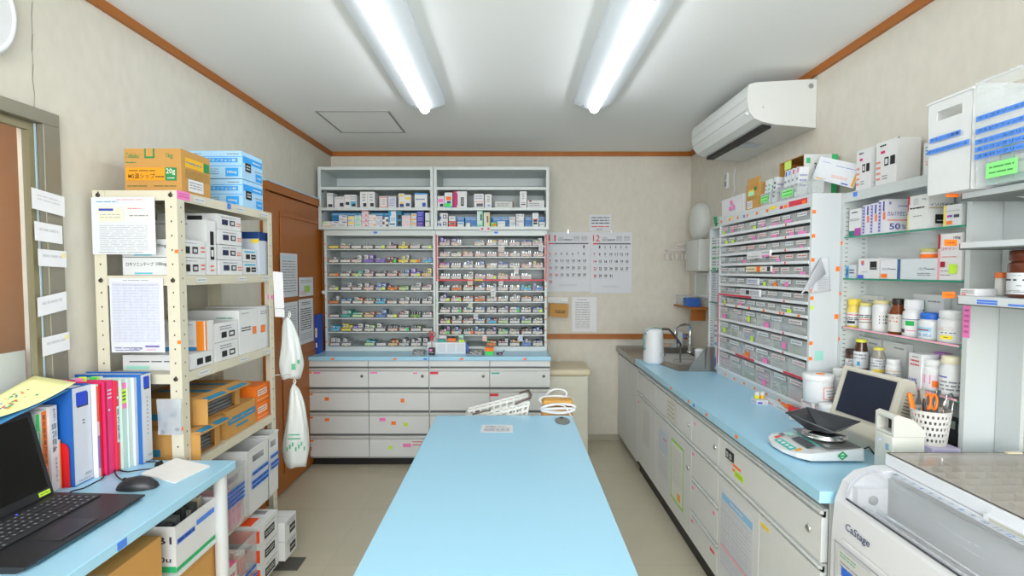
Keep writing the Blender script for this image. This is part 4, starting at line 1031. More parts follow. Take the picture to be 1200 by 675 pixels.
for k in range(46):
    i = rnd.uniform(.15,.75); j = rnd.uniform(.25,.7); p = a*(1-i)*(1-j)+b*i*(1-j)+c1*i*j+d1*(1-i)*j
    z = p.z-.012*math.sin(math.pi*i)*j+.0011; r_ = rnd.uniform(.002,.005)
    dy = (b-a).normalized(); dx = (c1-b).normalized()
    q = Vector((p.x, p.y, z)); m = C(rnd.choice(['#e06040','#50a060','#4a80c0','#e0a030','#58b070']))
    mb.quad(tuple(q-dx*r_-dy*r_), tuple(q+dx*r_-dy*r_), tuple(q+dx*r_+dy*r_), tuple(q-dx*r_+dy*r_), m)
mb.build('small_drawings', lf)
lf2 = MB().add([(-1.47,1.36,1.008),(-1.35,1.36,1.014),(-1.34,1.585,1.062),(-1.47,1.585,1.078)], [(0,1,2,3)], C('#4f9ad8')).build('leaflet', solid=.0012)
tag(lf2, 'blue-edged sheet lying under the pale yellow leaflet', 'leaflet')

# memo cards stuck along the window frame
for i, (x0,y0,x1,y1,sl_) in enumerate(((37.5,219.5,78,244,.08),(41,259,75,281.5,.05),(45,291.5,80,311.5,.03),(44.5,349,80.5,371.5,-.10),(50,396,84,418,-.06))):
    X = XL+.026; a = on_x(x0, y1, X); b = on_x(x1, y1, X); c2 = on_x(x0, y0, X)
    w = (b.y-a.y)*.9; h = c2.z-a.z
    nm = ['topmost', 'second from the top', 'third from the top', 'fourth from the top', 'lowest'][i]
    sheet('memo_card', f'blank-looking white memo card on the window frame, {nm}', 'card', (X, a.y, a.z), (.004, w, -w*sl_*1.6), (0, 0, h), C('#f0f2f6', .7),
          [('l', 2 if i == 0 else 1, .15, .45, .85, .8, C('#d3d5dd'))]+([('r',.82,.6,.95,.85,C('#e8dc90'))] if i in (2,4) else []), curl=0)

# ================================================================== STEEL RACK
RX0, RX1, RY0, RY1 = -1.465, -1.17, 1.86, 2.59
rk = empty('steel_rack', (RX0, RY0, 0)); RW, RD_ = RX1-RX0, RY1-RY0
RL = [.065, .36, .72, 1.055, 1.405, 1.703]
for (x, y, sx, sy) in ((0,0,1,1),(RW,0,-1,1),(0,RD_,1,-1),(RW,RD_,-1,-1)):
    mb = MB(); t = .0022; w = .042
    xa, xb = sorted((x, x+sx*w)); ya, yb = sorted((y, y+sy*t)); mb.box(xa, xb, ya, yb, .004, RL[-1], CREAM)
    xa, xb = sorted((x, x+sx*t)); ya, yb = sorted((y+sy*t, y+sy*w)); mb.box(xa, xb, ya, yb, .004, RL[-1], CREAM)
    for k in range(34):
        z = .045+k*.05
        if sy == 1: mb.box(x+sx*.021-.0022, x+sx*.021+.0022, -.0006, -.0001, z-.003, z+.003, DARK)
        if sx == -1: mb.box(x+.0001, x+.0006, y+sy*.021-.002, y+sy*.021+.002, z-.003, z+.003, DARK)
    p_ = mb.build('post', rk)
    m = MB(); m.box(min(x,x+sx*.045)-.001, max(x,x+sx*.045)+.001, min(y,y+sy*.045)-.001, max(y,y+sy*.045)+.001, 0, .0038, BLACK); m.build('foot', p_)
    for z in RL[1:]:
        if sy == 1:
            m = MB(); m.M = Matrix.Translation((x+sx*.021, -.0008, z-.017)) @ Matrix.Rotation(R(90), 4, 'X'); m.lathe([(.0075,0),(.007,.003),(.003,.0042)], mat('#4a4438', .3, .7), n=12); m.build('bolt', p_)
for i, z in enumerate(RL):
    mb = MB(); a = .0028
    mb.box(a, RW-a, a, RD_-a, z-.002, z, CREAM)
    mb.box(RW-a-.0015, RW-a, a, RD_-a, z-.035, z-.002, CREAM); mb.box(a, a+.0015, a, RD_-a, z-.035, z-.002, CREAM)
    mb.box(a, RW-a, a+.0001, a+.0015, z-.035, z-.002, CREAM); mb.box(a, RW-a, RD_-a-.0015, RD_-a, z-.035, z-.002, CREAM)
    sh = mb.build('shelf', rk)
    if 2 < i:
        for k, y in enumerate((.10, .40, .62)):
            m = MB(); f = Face(m, (RW, y, z-.026), (0,.07,0), (0,0,.018)); f.e = .0006; f.r(0,0,1,1,C('#e9ecee')).l(1,.1,.3,.9,.7,INKG); m.build('shelf_label', sh)
m = MB(); z = RL[-1]-.033
m.box(RW+.0002, RW+.0009, -.0, .075, z+.004, z+.034, PINK); Face(m, (RW+.0009, 0, z+.004), (0,.075,0), (0,0,.03), .0003).l(2,.1,.2,.9,.8,C('#c05890')); m.build('pink_note', rk)
m = MB(); m.box(RW+.0002, RW+.0009, .33, .355, z+.008, z+.030, TBLUE); m.build('blue_tape', rk)
for z in (1.49, 1.17, .86):
    MB().box(RW-.012, RW+.0008, -.0012, -.0007, z-.006, z+.006, ORANGE).build('orange_sticker', rk)
MB().box(RW-.02, RW+.0004, RD_-.02, RD_+.0004, 1.285, 1.305, PINK).build('pink_note', rk)
tag(rk, 'tall cream slotted-angle steel rack full of cartons by the left wall', 'rack')
# papers on its near end
def end_sheet(x0,y0,x1,y1,label,ops,Yp=RY0-.0045,name='notice', m=None):
    a = on_y(x0, y1, Yp); b = on_y(x1, y0, Yp)
    return sheet(name, label, 'notice', (a.x, Yp, a.z), (b.x-a.x, 0, 0), (0, 0, b.z-a.z), m, ops)
end_sheet(109, 231, 181, 298, 'white printed table sheet hanging at the top of the rack end', [('l',1,.08,.90,.42,.94,C('#58a0c8')),('l',1,.4,.94,.85,.97,C('#e89090')),('l',14,.12,.06,.88,.52,C('#a4a6ac'),.25),('l',1,.1,.02,.8,.045,INKG),
   ('r',.1,.57,.5,.83,C('#f4f2d8')),('r',.12,.76,.35,.80,C('#3048b0')),('l',2,.14,.62,.46,.72,INKG,.2),('r',.53,.6,.95,.87,C('#f3ecea')),('l',1,.58,.78,.8,.82,C('#d06880')),('l',1,.6,.66,.9,.69,INK)])
end_sheet(131, 326, 191, 413, 'white sheet with fine blue ruled columns hanging on the rack end', [('l',1,.25,.96,.75,.98,INKG)]+[('r',.07,.14+k*.038,.93,.142+k*.038,C('#b9bce0')) for k in range(21)]+[('r',.07+k*.107,.14,.075+k*.107,.92,C('#c3c6ea')) for k in range(9)]+[('l',21,.08,.14,.92,.93,C('#b9bde0'),.15),('r',.07,.92,.93,.94,C('#dfe0f2')),('r',.66,.075,.92,.095,C('#6a50a8')),('l',1,.08,.055,.6,.075,C('#3a3a90')),('l',1,.1,.025,.55,.04,C('#3a3a90')),('t','ツムラ',.35,.04,.6,.07,C('#3a3a90')),('l',1,.68,.03,.85,.05,C('#e07890'))])
mb = MB(); zb = on_y(187, 510, RY0-.02).z; zt = on_y(192, 468, RY0-.02).z
x0, x1 = on_y(184,500,RY0-.02).x, on_y(212,500,RY0-.02).x
mb.M = Matrix.Translation((0,0,0)); N = 8; vs=[]; fs=[]
for s_ in (-1, 1):
    for i in range(N+1):
        for j in range(N+1):
            u, v = i/N, j/N; bul = .008*math.sin(math.pi*u)*math.sin(math.pi*min(1,v*1.0))
            vs.append((x0+(x1-x0)*u, RY0-.016+s_*(bul+.0006)+.002*math.sin(9*u+5*v), zb+(zt-zb)*v))
for s_ in range(2):
    o_ = s_*(N+1)**2
    for i in range(N):
        for j in range(N): fs.append(tuple(o_+k for k in (i*(N+1)+j, (i+1)*(N+1)+j, (i+1)*(N+1)+j+1, i*(N+1)+j+1)))
mb.add(vs, fs, mat('#c9d2dc', .15, alpha=.45), True); zbg = mb.build('zip_bag')
mb = MB(); rnd = random.Random(5)
for k in range(12):
    x = rnd.uniform(x0+.01, x1-.01); z = rnd.uniform(zb+.01, zb+(zt-zb)*.7); r_ = rnd.uniform(.003,.007); mb.rbox(x-r_, x+r_, RY0-.019, RY0-.013, z-r_, z+r_, C(rnd.choice(['#555a66','#8890a0','#3c4450','#a9b0b8'])), .0015, 1)
mb.build('contents', zbg); tag(zbg, 'clear zip bag of small grey pieces hanging on the rack end beside the binders', 'bag')

# ------------------------------------------------------------------ cartons on the rack
def rc(y0, y1, z0, h, base, label, R_=(), F_=(), x1=-1.185, x0=-1.43, rz=0, cat='carton', name='carton', T_=(), group=None, bev=.0015):
    return carton(name, label, cat, x0, x1, y0, y1, z0+.0006, z0+h, base, {'R': list(R_), 'F': list(F_), 'T': list(T_)}, group, rz)
Z5 = RL[5]
OC = C('#e89a1c'); GC = C('#1c8a50')
rc(1.93, 2.115, Z5, .160, CARD, 'brown cardboard carton with green and orange print on top of the rack', 
   [('r',.12,.62,.75,.84,C('#e8b41c')),('l',1,.15,.68,.7,.78,INKG),('r',.75,.62,.95,.84,GC),('l',6,.12,.36,.95,.58,C('#8a7a3a'),.3),('r',.2,.08,.72,.36,W_),('l',3,.25,.14,.68,.32,INKG)],
   [('t','Teikoku',.03,.78,.26,.90,GC),('t','1kg',.74,.76,.86,.9,GC),('r',.36,.78,.54,1,GC),('r',.39,.82,.51,1,CARD),('l',1,.03,.66,.22,.71,GC),('r',.03,.28,.72,.57,OC),('l',1,.08,.47,.55,.53,C('#7a5a10')),('t','MS温シップ',.07,.32,.54,.44,C('#5a4410')),('l',1,.55,.33,.7,.4,C('#5a4410')),('r',.72,.28,.92,.57,GC),('t','20g',.74,.40,.90,.55,C('#f0ece0')),('l',1,.76,.31,.89,.36,C('#f0ece0')),('l',1,.05,.13,.42,.18,C('#5c6a34')),('l',1,.52,.13,.92,.18,C('#5c6a34'))], x0=-1.40, x1=-1.195)
LB = '#a9d4f4'; BB = C('#2fa0ec')
for k, nm in enumerate(('lower', 'upper')):
    rc(2.33, 2.52, Z5+.122*k, .120, LB, f'light blue printed carton on the rack top, {nm} of two',
       [('r',.05,.60,.98,.84,BB),('l',1,.5,.66,.9,.78,C('#e4f2fc')),('r',.15,.3,.42,.62,BLACK),('l',2,.2,.36,.38,.56,W_),('l',1,.6,.38,.95,.46,INKG),('r',.64,.05,.95,.34,BB),('l',1,.7,.14,.9,.24,W_)],
       [('l',1,.05,.86,.3,.93,INKG),('l',1,.75,.84,.95,.93,INKG),('r',0,.78,1,.80,BB),('r',.0,.58,.93,.74,BB),('t','アセトアミノフェン錠',.2,.61,.9,.71,W_),('r',0,.44,1,.46,BB),('l',3,.05,.12,.6,.38,C('#5a88a8'),.25),('r',.72,.08,.94,.38,BB),('t','100mg',.75,.16,.91,.28,W_)], x0=-1.43, x1=-1.178)
Z4 = RL[4]
BS = lambda red=True: [('r',.10,.22,.32,.62,BLACK),('r',.42,.22,.66,.62,BLACK),('r',.47,.3,.62,.5,C('#c8ccd0')),('l',1,.1,.78,.6,.86,INKG)]+([('l',2,.78,.25,.95,.7,C('#e8664c'))] if red else [])
LX = [('t','ロキソニンテープ',.06,.52,.52,.74,INK),('t','100mg',.56,.50,.74,.74,INK),('l',2,.78,.3,.96,.8,C('#e8664c')),('r',.2,.08,.5,.16,C('#60c0d8'))]
for k, nm in enumerate(('lower', 'upper')):
    rc(1.905, 2.05, Z4+.066*k, .065, W_, f'long white tape carton with red marks behind the rack end, {nm} of two', BS(), LX, x1=-1.185, x0=-1.40)
rc(2.062, 2.125, Z4, .215, W_, 'upright white carton with two black squares between the two stacks', [('r',.35,.55,.75,.8,BLACK),('r',.35,.28,.75,.52,BLACK),('r',.42,.34,.68,.46,W_),('l',2,.3,.05,.7,.2,C('#e8664c'))], [('l',1,.1,.9,.7,.95,INKG)])
for k in range(4):
    rc(2.14+.003*(k%2), 2.325+.003*(k%2), Z4+.0625*k, .0615, W_, 'white carton with navy and black squares, %s of the stack of four' % ['bottom','second from the bottom','second from the top','top'][k],
       [('r',.18,.3,.42,.66,C('#20264e')),('r',.5,.3,.72,.66,BLACK),('r',.55,.38,.68,.58,C('#c8ccd0')),('l',1,.15,.76,.75,.88,INKG),('l',2,.78,.25,.96,.6,C('#e8664c'))],
       [('r',.5,.3,.75,.85,DARK),('l',1,.1,.2,.3,.4,INK),('l',1,.78,.25,.96,.4,C('#e8664c'))], x1=-1.183-.004*(k%2))
for k, nm in enumerate(('lower', 'upper')):
    rc(2.345, 2.47, Z4+.058*k, .057, W_, f'small white carton with cyan line at the rack shelf end, {nm} of two', [('r',.1,.72,.9,.84,C('#30b4dc')),('r',.2,.2,.5,.58,BLACK),('r',.58,.2,.92,.58,BLACK),('l',1,.62,.3,.88,.48,W_)], [('l',2,.4,.3,.9,.8,INKG)], x1=-1.19)
rc(2.485, 2.575, Z4, .20, '#dfe7f4', 'large white carton with a dark blue band on the top rack shelf far end', [('r',0,.8,1,1,C('#123c78'))], [('r',0,.84,1,1,C('#123c78')),('r',.45,.74,.6,.83,C('#68b4dc')),('r',.85,.74,1,.83,YEL),('l',1,.62,.75,.82,.82,W_),('l',3,.1,.2,.9,.6,C('#c0cce0'))], x1=-1.185)
Z3 = RL[3]
rc(1.93, 2.085, Z3, .058, W_, 'flat white carton with two black squares under the orange banded one', [('r',.3,.2,.55,.62,BLACK),('r',.64,.2,.9,.62,BLACK)], [('l',1,.1,.5,.8,.66,INK),('r',.05,.1,.4,.3,C('#a0e0d0'))])
rc(2.035, 2.09, Z3+.0585, .115, W_, 'white carton with an orange band and blue foot on the third rack shelf', [('r',.8,0,1,1,C('#e8e8ea')),('r',0,0,.18,1,C('#f28a1c'))], [('r',.86,0,.98,1,C('#f28a1c')),('r',0,0,.86,.12,C('#2080c0')),('l',1,.5,.84,.8,.9,INKG),('r',.72,.2,.82,.36,C('#e0e4e8'))])
for k, nm in enumerate(('lower', 'upper')):
    rc(2.10, 2.275, Z3+.078*k, .077, W_, f'white carton with two black squares and grey print, {nm} of the pair', [('r',.28,.18,.5,.5,BLACK),('r',.6,.18,.86,.5,BLACK),('r',.64,.26,.8,.42,W_),('l',2,.2,.6,.7,.86,INKG)], [('l',1,.1,.6,.8,.7,INKG)])
rc(2.29, 2.455, Z3, .195, W_, 'upright white carton with orange square, left of the two tall ones', [('r',.7,.4,.92,.58,C('#f0803c')),('l',1,.1,.9,.5,.94,INKG),('l',2,.1,.5,.6,.62,INK)], [('l',1,.3,.5,.9,.56,INK),('l',1,.6,.8,.9,.86,C('#40a080'))])
rc(2.463, 2.575, Z3, .20, W_, 'upright white carton with orange square at the rack corner', [('r',.2,.38,.6,.56,C('#f0803c')),('l',2,.2,.8,.8,.9,INKG)], [('l',1,.3,.5,.9,.56,INK)])
Z2 = RL[2]
CB = C('#2a88b0')
def blue_card(y0, y1, z0, h, label, x1=-1.19, flap=True, rz=0):
    """cardboard carton whose end towards the room is open, top flap lifted, grey films inside"""
    t = empty('open_carton', ((x1-1.43)/2, (y0+y1)/2, z0+.0006), rz); a = (x1+1.43)/2; b = (y1-y0)/2
    mb = MB(); T = .003
    mb.box(-a, a, -b, -b+T, 0, h, CARD); mb.box(-a, a, b-T, b, 0, h, CARD); mb.box(-a, a, -b+T, b-T, 0, T, CARD); mb.box(-a, a, -b+T, b-T, h-T, h, CARD); mb.box(-a, -a+T, -b+T, b-T, T, h-T, CARD)
    mb.box(a-T, a, b-T-.035, b-T, T, h-T, CARD)
    f = Face(mb, (-a,-b,0), (2*a,0,0), (0,0,h)); f.r(.0,.2,.62,.42,CB).r(.0,.72,.35,.86,CB)
    f = Face(mb, (-a,-b,h), (2*a,0,0), (0,2*b,0)); f.r(.1,.3,1,.42,CB).r(.1,.68,.95,.78,CB).l(2,.3,.48,.9,.62,C('#6aa0a8'))
    mb.build('carton_body', t, bevel=.0008)
    if flap:
        mb = MB(); mb.M = Matrix.Translation((a, 0, h-.001)) @ Matrix.Rotation(R(14), 4, 'Y')
        mb.box(0, .055, -b*.98, b*.98, -.003, 0, CARD); Face(mb, (0,-b,0), (.055,0,0), (0,2*b,0)).r(.45,.04,.9,.45,CB).r(.45,.55,.9,.94,CB); mb.build('top_flap', t)
        mb = MB(); mb.M = Matrix.Translation((a, -b+.001, 0)) @ Matrix.Rotation(R(12), 4, 'Z')
        mb.box(0, .05, 0, .003, .002, h-.006, CARD); mb.build('side_flap', t)
        mb = MB()
        for k in range(6): mb.box(-a+.03, a-.012, -b+.012+k*.004, -b+.0135+k*.004, .004, h-.016, mat('#8d9296', .3, .4))
        for k in range(5): mb.box(-a+.03, a-.014, -b+.034, b-.045, .004+k*.014, .004+k*.014+.011, mat('#70757a', .35, .3))
        mb.build('film_packets', t)
    tag(t, label, 'carton'); return t
blue_card(1.90, 2.13, Z2, .118, 'open cardboard carton with blue stripes, lowest and nearest on the rack')
blue_card(1.96, 2.30, Z2+.1195, .105, 'open cardboard carton with blue stripes lying across the two below', x1=-1.195)
rc(2.17, 2.42, Z2, .1175, CARD, 'closed cardboard carton with blue band behind the nearest open one', [('r',.05,.45,.98,.7,CB),('r',.3,.25,.7,.34,CB),('l',1,.1,.52,.9,.62,CARD)], x1=-1.185)
for k, nm in enumerate(('lower', 'upper')):
    rc(2.435, 2.572, Z2+.082*k, .081, '#f07a1c', f'orange carton with white labels at the far end of the rack, {nm} of two', [('r',.12,.4,.8,.75,C('#f2d8c8')),('l',2,.16,.45,.76,.7,C('#a05818')),('l',1,.1,.12,.9,.22,C('#ffd0a0'))], x1=-1.19)
# bins and file boxes
def bin_(name, label, x0, x1, y0, y1, z0, h, m, t=.0025, tapes=(), cat='bin', handle='R', extra=None, grp=None):
    e = empty(name, ((x0+x1)/2, (y0+y1)/2, z0+.0006)); a, b = (x1-x0)/2, (y1-y0)/2
    mb = MB(); k = .97
    mb.box(-a*k, a*k, -b*k, b*k, 0, t, m)
    # four walls; the one named by handle gets a grip hole
    hz0, hz1, hw2 = h*.78, h*.88, .35
    def wall(p, q, hole):
        P = Vector(p); Q = Vector(q); n_ = (Q-P).normalized().cross(Vector((0,0,1)))
        def seg(u0, u1, z0_, z1_):
            vs = []
            for dn in (0, -t):
                for (u, z) in ((u0,z0_),(u1,z0_),(u1,z1_),(u0,z1_)):
                    s_ = k+(1-k)*z/h; pt = (P*(1-u)+Q*u)*1.0; vs.append((pt.x*s_+n_.x*dn, pt.y*s_+n_.y*dn, z))
            mb.add(vs, [(0,1,2,3),(7,6,5,4),(0,4,5,1),(1,5,6,2),(2,6,7,3),(3,7,4,0)], m)
        if hole: seg(0,1,0,hz0); seg(0,.5-hw2/1.0*.8,hz0,hz1); seg(.5+hw2*.8,1,hz0,hz1); seg(0,1,hz1,h)
        else: seg(0,1,0,h)
    wall((a,-b,0),(a,b,0), 'R' in handle); wall((-a,b,0),(-a,-b,0), 'L' in handle); wall((-a,-b,0),(a,-b,0), 'F' in handle); wall((a,b,0),(-a,b,0), False)
    mb.box(-a-.002, a+.002, -b-.003, -b, h-.006, h, m); mb.box(-a-.002, a+.002, b, b+.003, h-.006, h, m); mb.box(a, a+.003, -b, b, h-.006, h, m); mb.box(-a-.003, -a, -b, b, h-.006, h, m)
    mb.build('bin_body', e)
    for (side, u0, v0, u1, v1, body) in tapes:
        q = MB(); f = {'R': Face(q, (a+.0035,-b,0), (0,2*b,0), (0,0,h)), 'L': Face(q, (-a-.0035,b,0), (0,-2*b,0), (0,0,h)), 'F': Face(q, (-a,-b-.0035,0), (2*a,0,0), (0,0,h))}[side]
        f.r(u0,v0,u1,v1,C('#4f8ce8') if isinstance(body, str) else body)
        if isinstance(body, str) and body: f.t(body, u0+(u1-u0)*.04, v0+(v1-v0)*.2, u1-(u1-u0)*.04, v1-(v1-v0)*.2, C('#1b2b52'))
        elif not isinstance(body, str): f.l(2, u0+.03,v0+.02,u1-.03,v1-.02,C('#4a9a50'), .3)
        else: f.l(1, u0+.03, v0+(v1-v0)*.25, u1-.03, v1-(v1-v0)*.25, C('#1d2f7c'), .8)
        q.build('tape_label', e)
    tag(e, label, cat, grp); return e
Z1 = RL[1]
BT = [('R',.15,.50,.95,.55,''),('R',.1,.42,.95,.47,''),('R',.1,.34,.95,.39,''),]
bin_('clear_bin', 'clear plastic bin with four blue tapes on the rack above the lowest shelf', -1.40, -1.14, 2.03, 2.215, Z1, .255, CLEARD, tapes=[('R',.15,.62,.97,.67,''),('R',.12,.55,.97,.60,''),('R',.1,.48,.97,.53,''),('R',.1,.41,.97,.46,'')], handle='R')
for k in range(4):
    carton('medicine_pack', 'pink medicine pack inside the clear bin on the rack, %s' % ['nearest','second','third','farthest'][k], 'medicine pack', -1.36, -1.15, 2.045+k*.040, 2.083+k*.040, Z1+.0045, Z1+.12+.004*k, C(['#ee80b0','#e06090','#f088b8','#e86898'][k]), {'R':[('l',2,.15,.5,.85,.8,C('#a04878')),('r',.4,.1,.6,.3,C('#c03878'))],'F':[('l',3,.6,.2,.9,.8,C('#a04878'))]}, 'pink packs in the clear bin')
for k in range(3):
    carton('folded_leaflet', 'pale folded leaflet standing behind the pink packs, %s' % ['left','middle','right'][k], 'leaflet', -1.36+.07*k, -1.30+.07*k, 2.14, 2.146, Z1+.135, Z1+.235, C('#e6e8ea'), {'F':[('l',5,.1,.2,.9,.9,INKG)]}, 'leaflets in the clear bin') if False else None
FW = mat('#d9dcdd', .45)
bin_('file_box', 'white plastic file box with blue tapes on the rack, the nearer of two', -1.40, -1.135, 2.24, 2.43, Z1, .285, FW, tapes=[('R',.15,.58,.95,.64,''),('R',.12,.45,.95,.51,''),('R',.12,.38,.95,.44,'')], handle='R')
MB_ = MB(); 
bin_('file_box', 'white plastic file box with blue tapes at the rack corner', -1.40, -1.14, 2.445, 2.545, Z1, .29, FW, tapes=[('R',.1,.60,.95,.66,''),('R',.1,.48,.95,.54,''),('R',.1,.42,.95,.47,'')], handle='R')
Z0 = RL[0]
OR2 = C('#f0501c')
for k in range(3):
    rc(2.225, 2.40, Z0+.0855*k, .085, W_, 'white carton with orange top band on the lowest rack shelf, %s of three' % ['bottom','middle','top'][k],
       [('r',.25,.1,.8,.55,BLACK),('l',2,.3,.2,.75,.45,W_),('l',1,.3,.7,.9,.8,INKG)], [('r',.55,.15,1,.8,OR2)], x1=-1.085, T_=[('r',.3,.05,.88,.5,OR2),('r',.2,.7,.9,.9,INKG)])
for k, nm in enumerate(('lower', 'upper')):
    rc(2.415, 2.545, Z0+.092*k, .091, W_, f'white carton with black square at the far foot of the rack, {nm} of two', [('r',.4,.15,.9,.6,BLACK),('l',1,.45,.3,.85,.45,W_),('l',2,.2,.68,.9,.9,INKG)], [('l',1,.3,.5,.9,.6,INKG)], x1=-1.06)
bin_('clear_bin', 'clear plastic bin with a blue tape on the lowest rack shelf', -1.40, -1.09, 2.035, 2.21, Z0, .25, CLEARD, tapes=[('R',.1,.42,.9,.48,''),('R',.5,.26,.95,.32,'')], handle='R')
carton('envelope', 'buff envelope standing in the lowest clear bin', 'envelope', -1.25, -1.11, 2.06, 2.075, Z0+.004, Z0+.235, C('#d8c0a0'), {'F':[('r',.5,.2,.9,.7,C('#e6d8c4'))],'R':[]})
carton('medicine_pack', 'red and white pack in the lowest clear bin', 'medicine pack', -1.25, -1.11, 2.10, 2.15, Z0+.004, Z0+.20, C('#e8e4e2'), {'F':[('r',0,.6,1,1,OR2)],'R':[('r',0,.5,1,.9,C('#d83c28'))]})
rc(1.906, 2.025, Z0, .225, '#ee6a98', 'pink and white carton at the near foot of the rack', [('r',.02,.5,.98,.98,W_),('l',2,.1,.55,.9,.9,C('#c06080'))], [('r',.0,.0,1,.14,W_)], x1=-1.08, T_=[('r',0,0,1,.12,W_),('r',.45,.3,.85,.7,C('#f8d4e0')),('t','B',.55,.36,.75,.64,C('#e03878'))])
# floor plate at the rack's foot
mb = MB(); p = on_z(334, 671, 0); mb.box(-1.165, -1.02, 2.45, 2.56, .0007, .006, mat('#6d726e', .4, .5)); tag(mb.build('floor_plate'), 'grey metal plate on the floor at the far foot of the rack', 'plate')

# under the desk
carton('carton', 'plain brown cardboard carton under the near end of the desk', 'carton', -1.40, -1.017, 1.10, 1.50, .001, .655, CARD)
e = empty('open_carton', (-1.16, 1.675, .001)); mb = MB(); a, b, h = .14, .145, .47
mb.open_box(-a, a, -b, b, 0, h, CARD, .003); mb.build('carton_body', e)
mb = MB(); mb.M = Matrix.Translation((a, 0, h)) @ Matrix.Rotation(R(18), 4, 'Y'); mb.box(-.003, 0, -b, b, 0, .03, CARD); mb.build('carton_flap', e)
tag(e, 'open brown carton under the white box beneath the desk', 'carton')
MB().box(-1.45+1.488, -1.0+1.488, .33, .60, .505, .515, GREY).build('undershelf', dk)
wb = empty('open_carton', (-1.15, 1.655, .516)); a, b, h = .142, .105, .140
mb = MB(); mb.open_box(-a, a, -b, b, 0, h, C('#e9ebec', .5), .003)
f = faces(mb, -a, a, -b, b, 0, h); GB = C('#27a864')
f['R'].r(0,0,1,.09,GB); f['R'].r(.03,.58,.46,.70,TBLUE).l(1,.05,.6,.44,.68,C('#1d2f7c'),.7); f['R'].r(.5,.66,.97,.78,TBLUE)
f['F'].r(0,0,1,.13,GB); f['F'].t('B1',.80,.62,.96,.78,INK); f['F'].t('0u',.82,.22,.95,.34,INK)
mb.build('carton_body', wb); tag(wb, 'open white box with green foot and blue tapes under the desk', 'carton')
for k in range(6):
    carton('medicine_pouch', 'dark foil pouch standing in the white box under the desk, %s' % (ORD[k]+' from the near end'), 'pouch', -1.26, -1.03, 1.565+k*.029, 1.585+k*.029, .5205, .655+.012*(k%3), C(['#3a3c3e','#5c605c','#2e3032','#8a8478','#4a4c4a','#a39a86'][k], .3), {'F':[('r',.3,.7,.9,.9,C('#c8c8c4'))]}, 'pouches in the white box', rot=(R(2),0,0))

# plastic bags hanging at the far corner of the rack
def plastic_bag(x, y, ztop, h, w, d, label, print_=None, seed=1, knot=True):
    rnd = random.Random(seed); t = empty('plastic_bag', (x, y, ztop-h)); mb = MB(); n = 28; rows = 14; vs = []; fs = []
    ph = [rnd.uniform(0, 6.28) for _ in range(5)]
    for j in range(rows+1):
        v = j/rows; z = h*v
        s_ = (1-v)**.55*.95+.05 if v > .25 else (.78 + .22*math.sin(v/.25*math.pi/2))*.86+.0
        s_ = min(s_, 1)
        for k in range(n):
            a = 2*math.pi*k/n; cr = 1 + (.10*math.sin(5*a+ph[0]+3*v)+.07*math.sin(9*a+ph[1]-5*v)+.05*math.sin(13*a+ph[2]))*(.6+.8*v)
            vs.append((w/2*s_*cr*math.cos(a)+.012*math.sin(4*v+ph[3])*v, d/2*s_*cr*math.sin(a), z + (0 if j else .006*math.sin(3*a+ph[4]))))
    for j in range(rows):
        for k in range(n): fs.append((j*n+k, j*n+(k+1)%n, (j+1)*n+(k+1)%n, (j+1)*n+k))
    fs.append(tuple(range(n-1,-1,-1)))
    mb.add(vs, fs, mat('#dde3e2', .35, alpha=.93), True); mb.build('bag_body', t)
    mb = MB(); mb.tube([(0,0,h-.004),(.006,0,h+.012),(0,0,h+.03),(-.006,0,h+.012),(0,0,h-.002)], .003, mat('#e9efee', .35)); mb.build('knot', t)
    if print_:
        mb = MB()
        for (u, v, sw, sh) in print_:
            a = u; z = h*v; r1 = w/2*1.10; r2 = d/2*1.14
            P = lambda a, z: (r1*math.cos(a)*(.98 if z < h*.4 else .8), r2*math.sin(a)*(.98 if z < h*.4 else .8), z)
            mb.quad(P(a, z), P(a+sw, z), P(a+sw, z+sh), P(a, z+sh), C('#58b088'))
        mb.build('green_print', t)
    tag(t, label, 'bag'); return t
PB = plastic_bag(-1.125, 2.668, 1.19, .31, .135, .10, 'knotted white plastic bag hanging at the far corner of the rack', [(-1.2,.16,.28,.03),(-.8,.25,.2,.02)], 2)
plastic_bag(-1.112, 2.685, .845, .425, .15, .10, 'white plastic bag with green print hanging below the knotted one', [(-1.9+k*.18,.22+.03*(k%3),.10,.02) for k in range(7)]+[(-1.9,.4,.9,.006),(-1.8,.36,.8,.006)], 5)
mb = MB(); mb.tube([(-1.168,2.58,1.235),(-1.15,2.59,1.24),(-1.13,2.62,1.235),(-1.115,2.648,1.222)], .0018, CHROME, 6); mb.tube([(-1.168,2.583,.91),(-1.12,2.62,.905),(-1.085,2.665,.897)], .0018, CHROME, 6)
BAG1 = mb.build('wire_hook', PB); BAG1.location = tuple(-v for v in PB.location)
# flyer clipped to the far end of the rack
a = on_y(317.5, 371, 2.602); b = on_y(325, 318, 2.602)
sheet('flyer', 'white flyer hanging beside the far rack post', 'notice', (-1.166, 2.594, a.z), (.035, .03, -.005), (-.006, 0, b.z-a.z), C('#f0f1f2'), [])
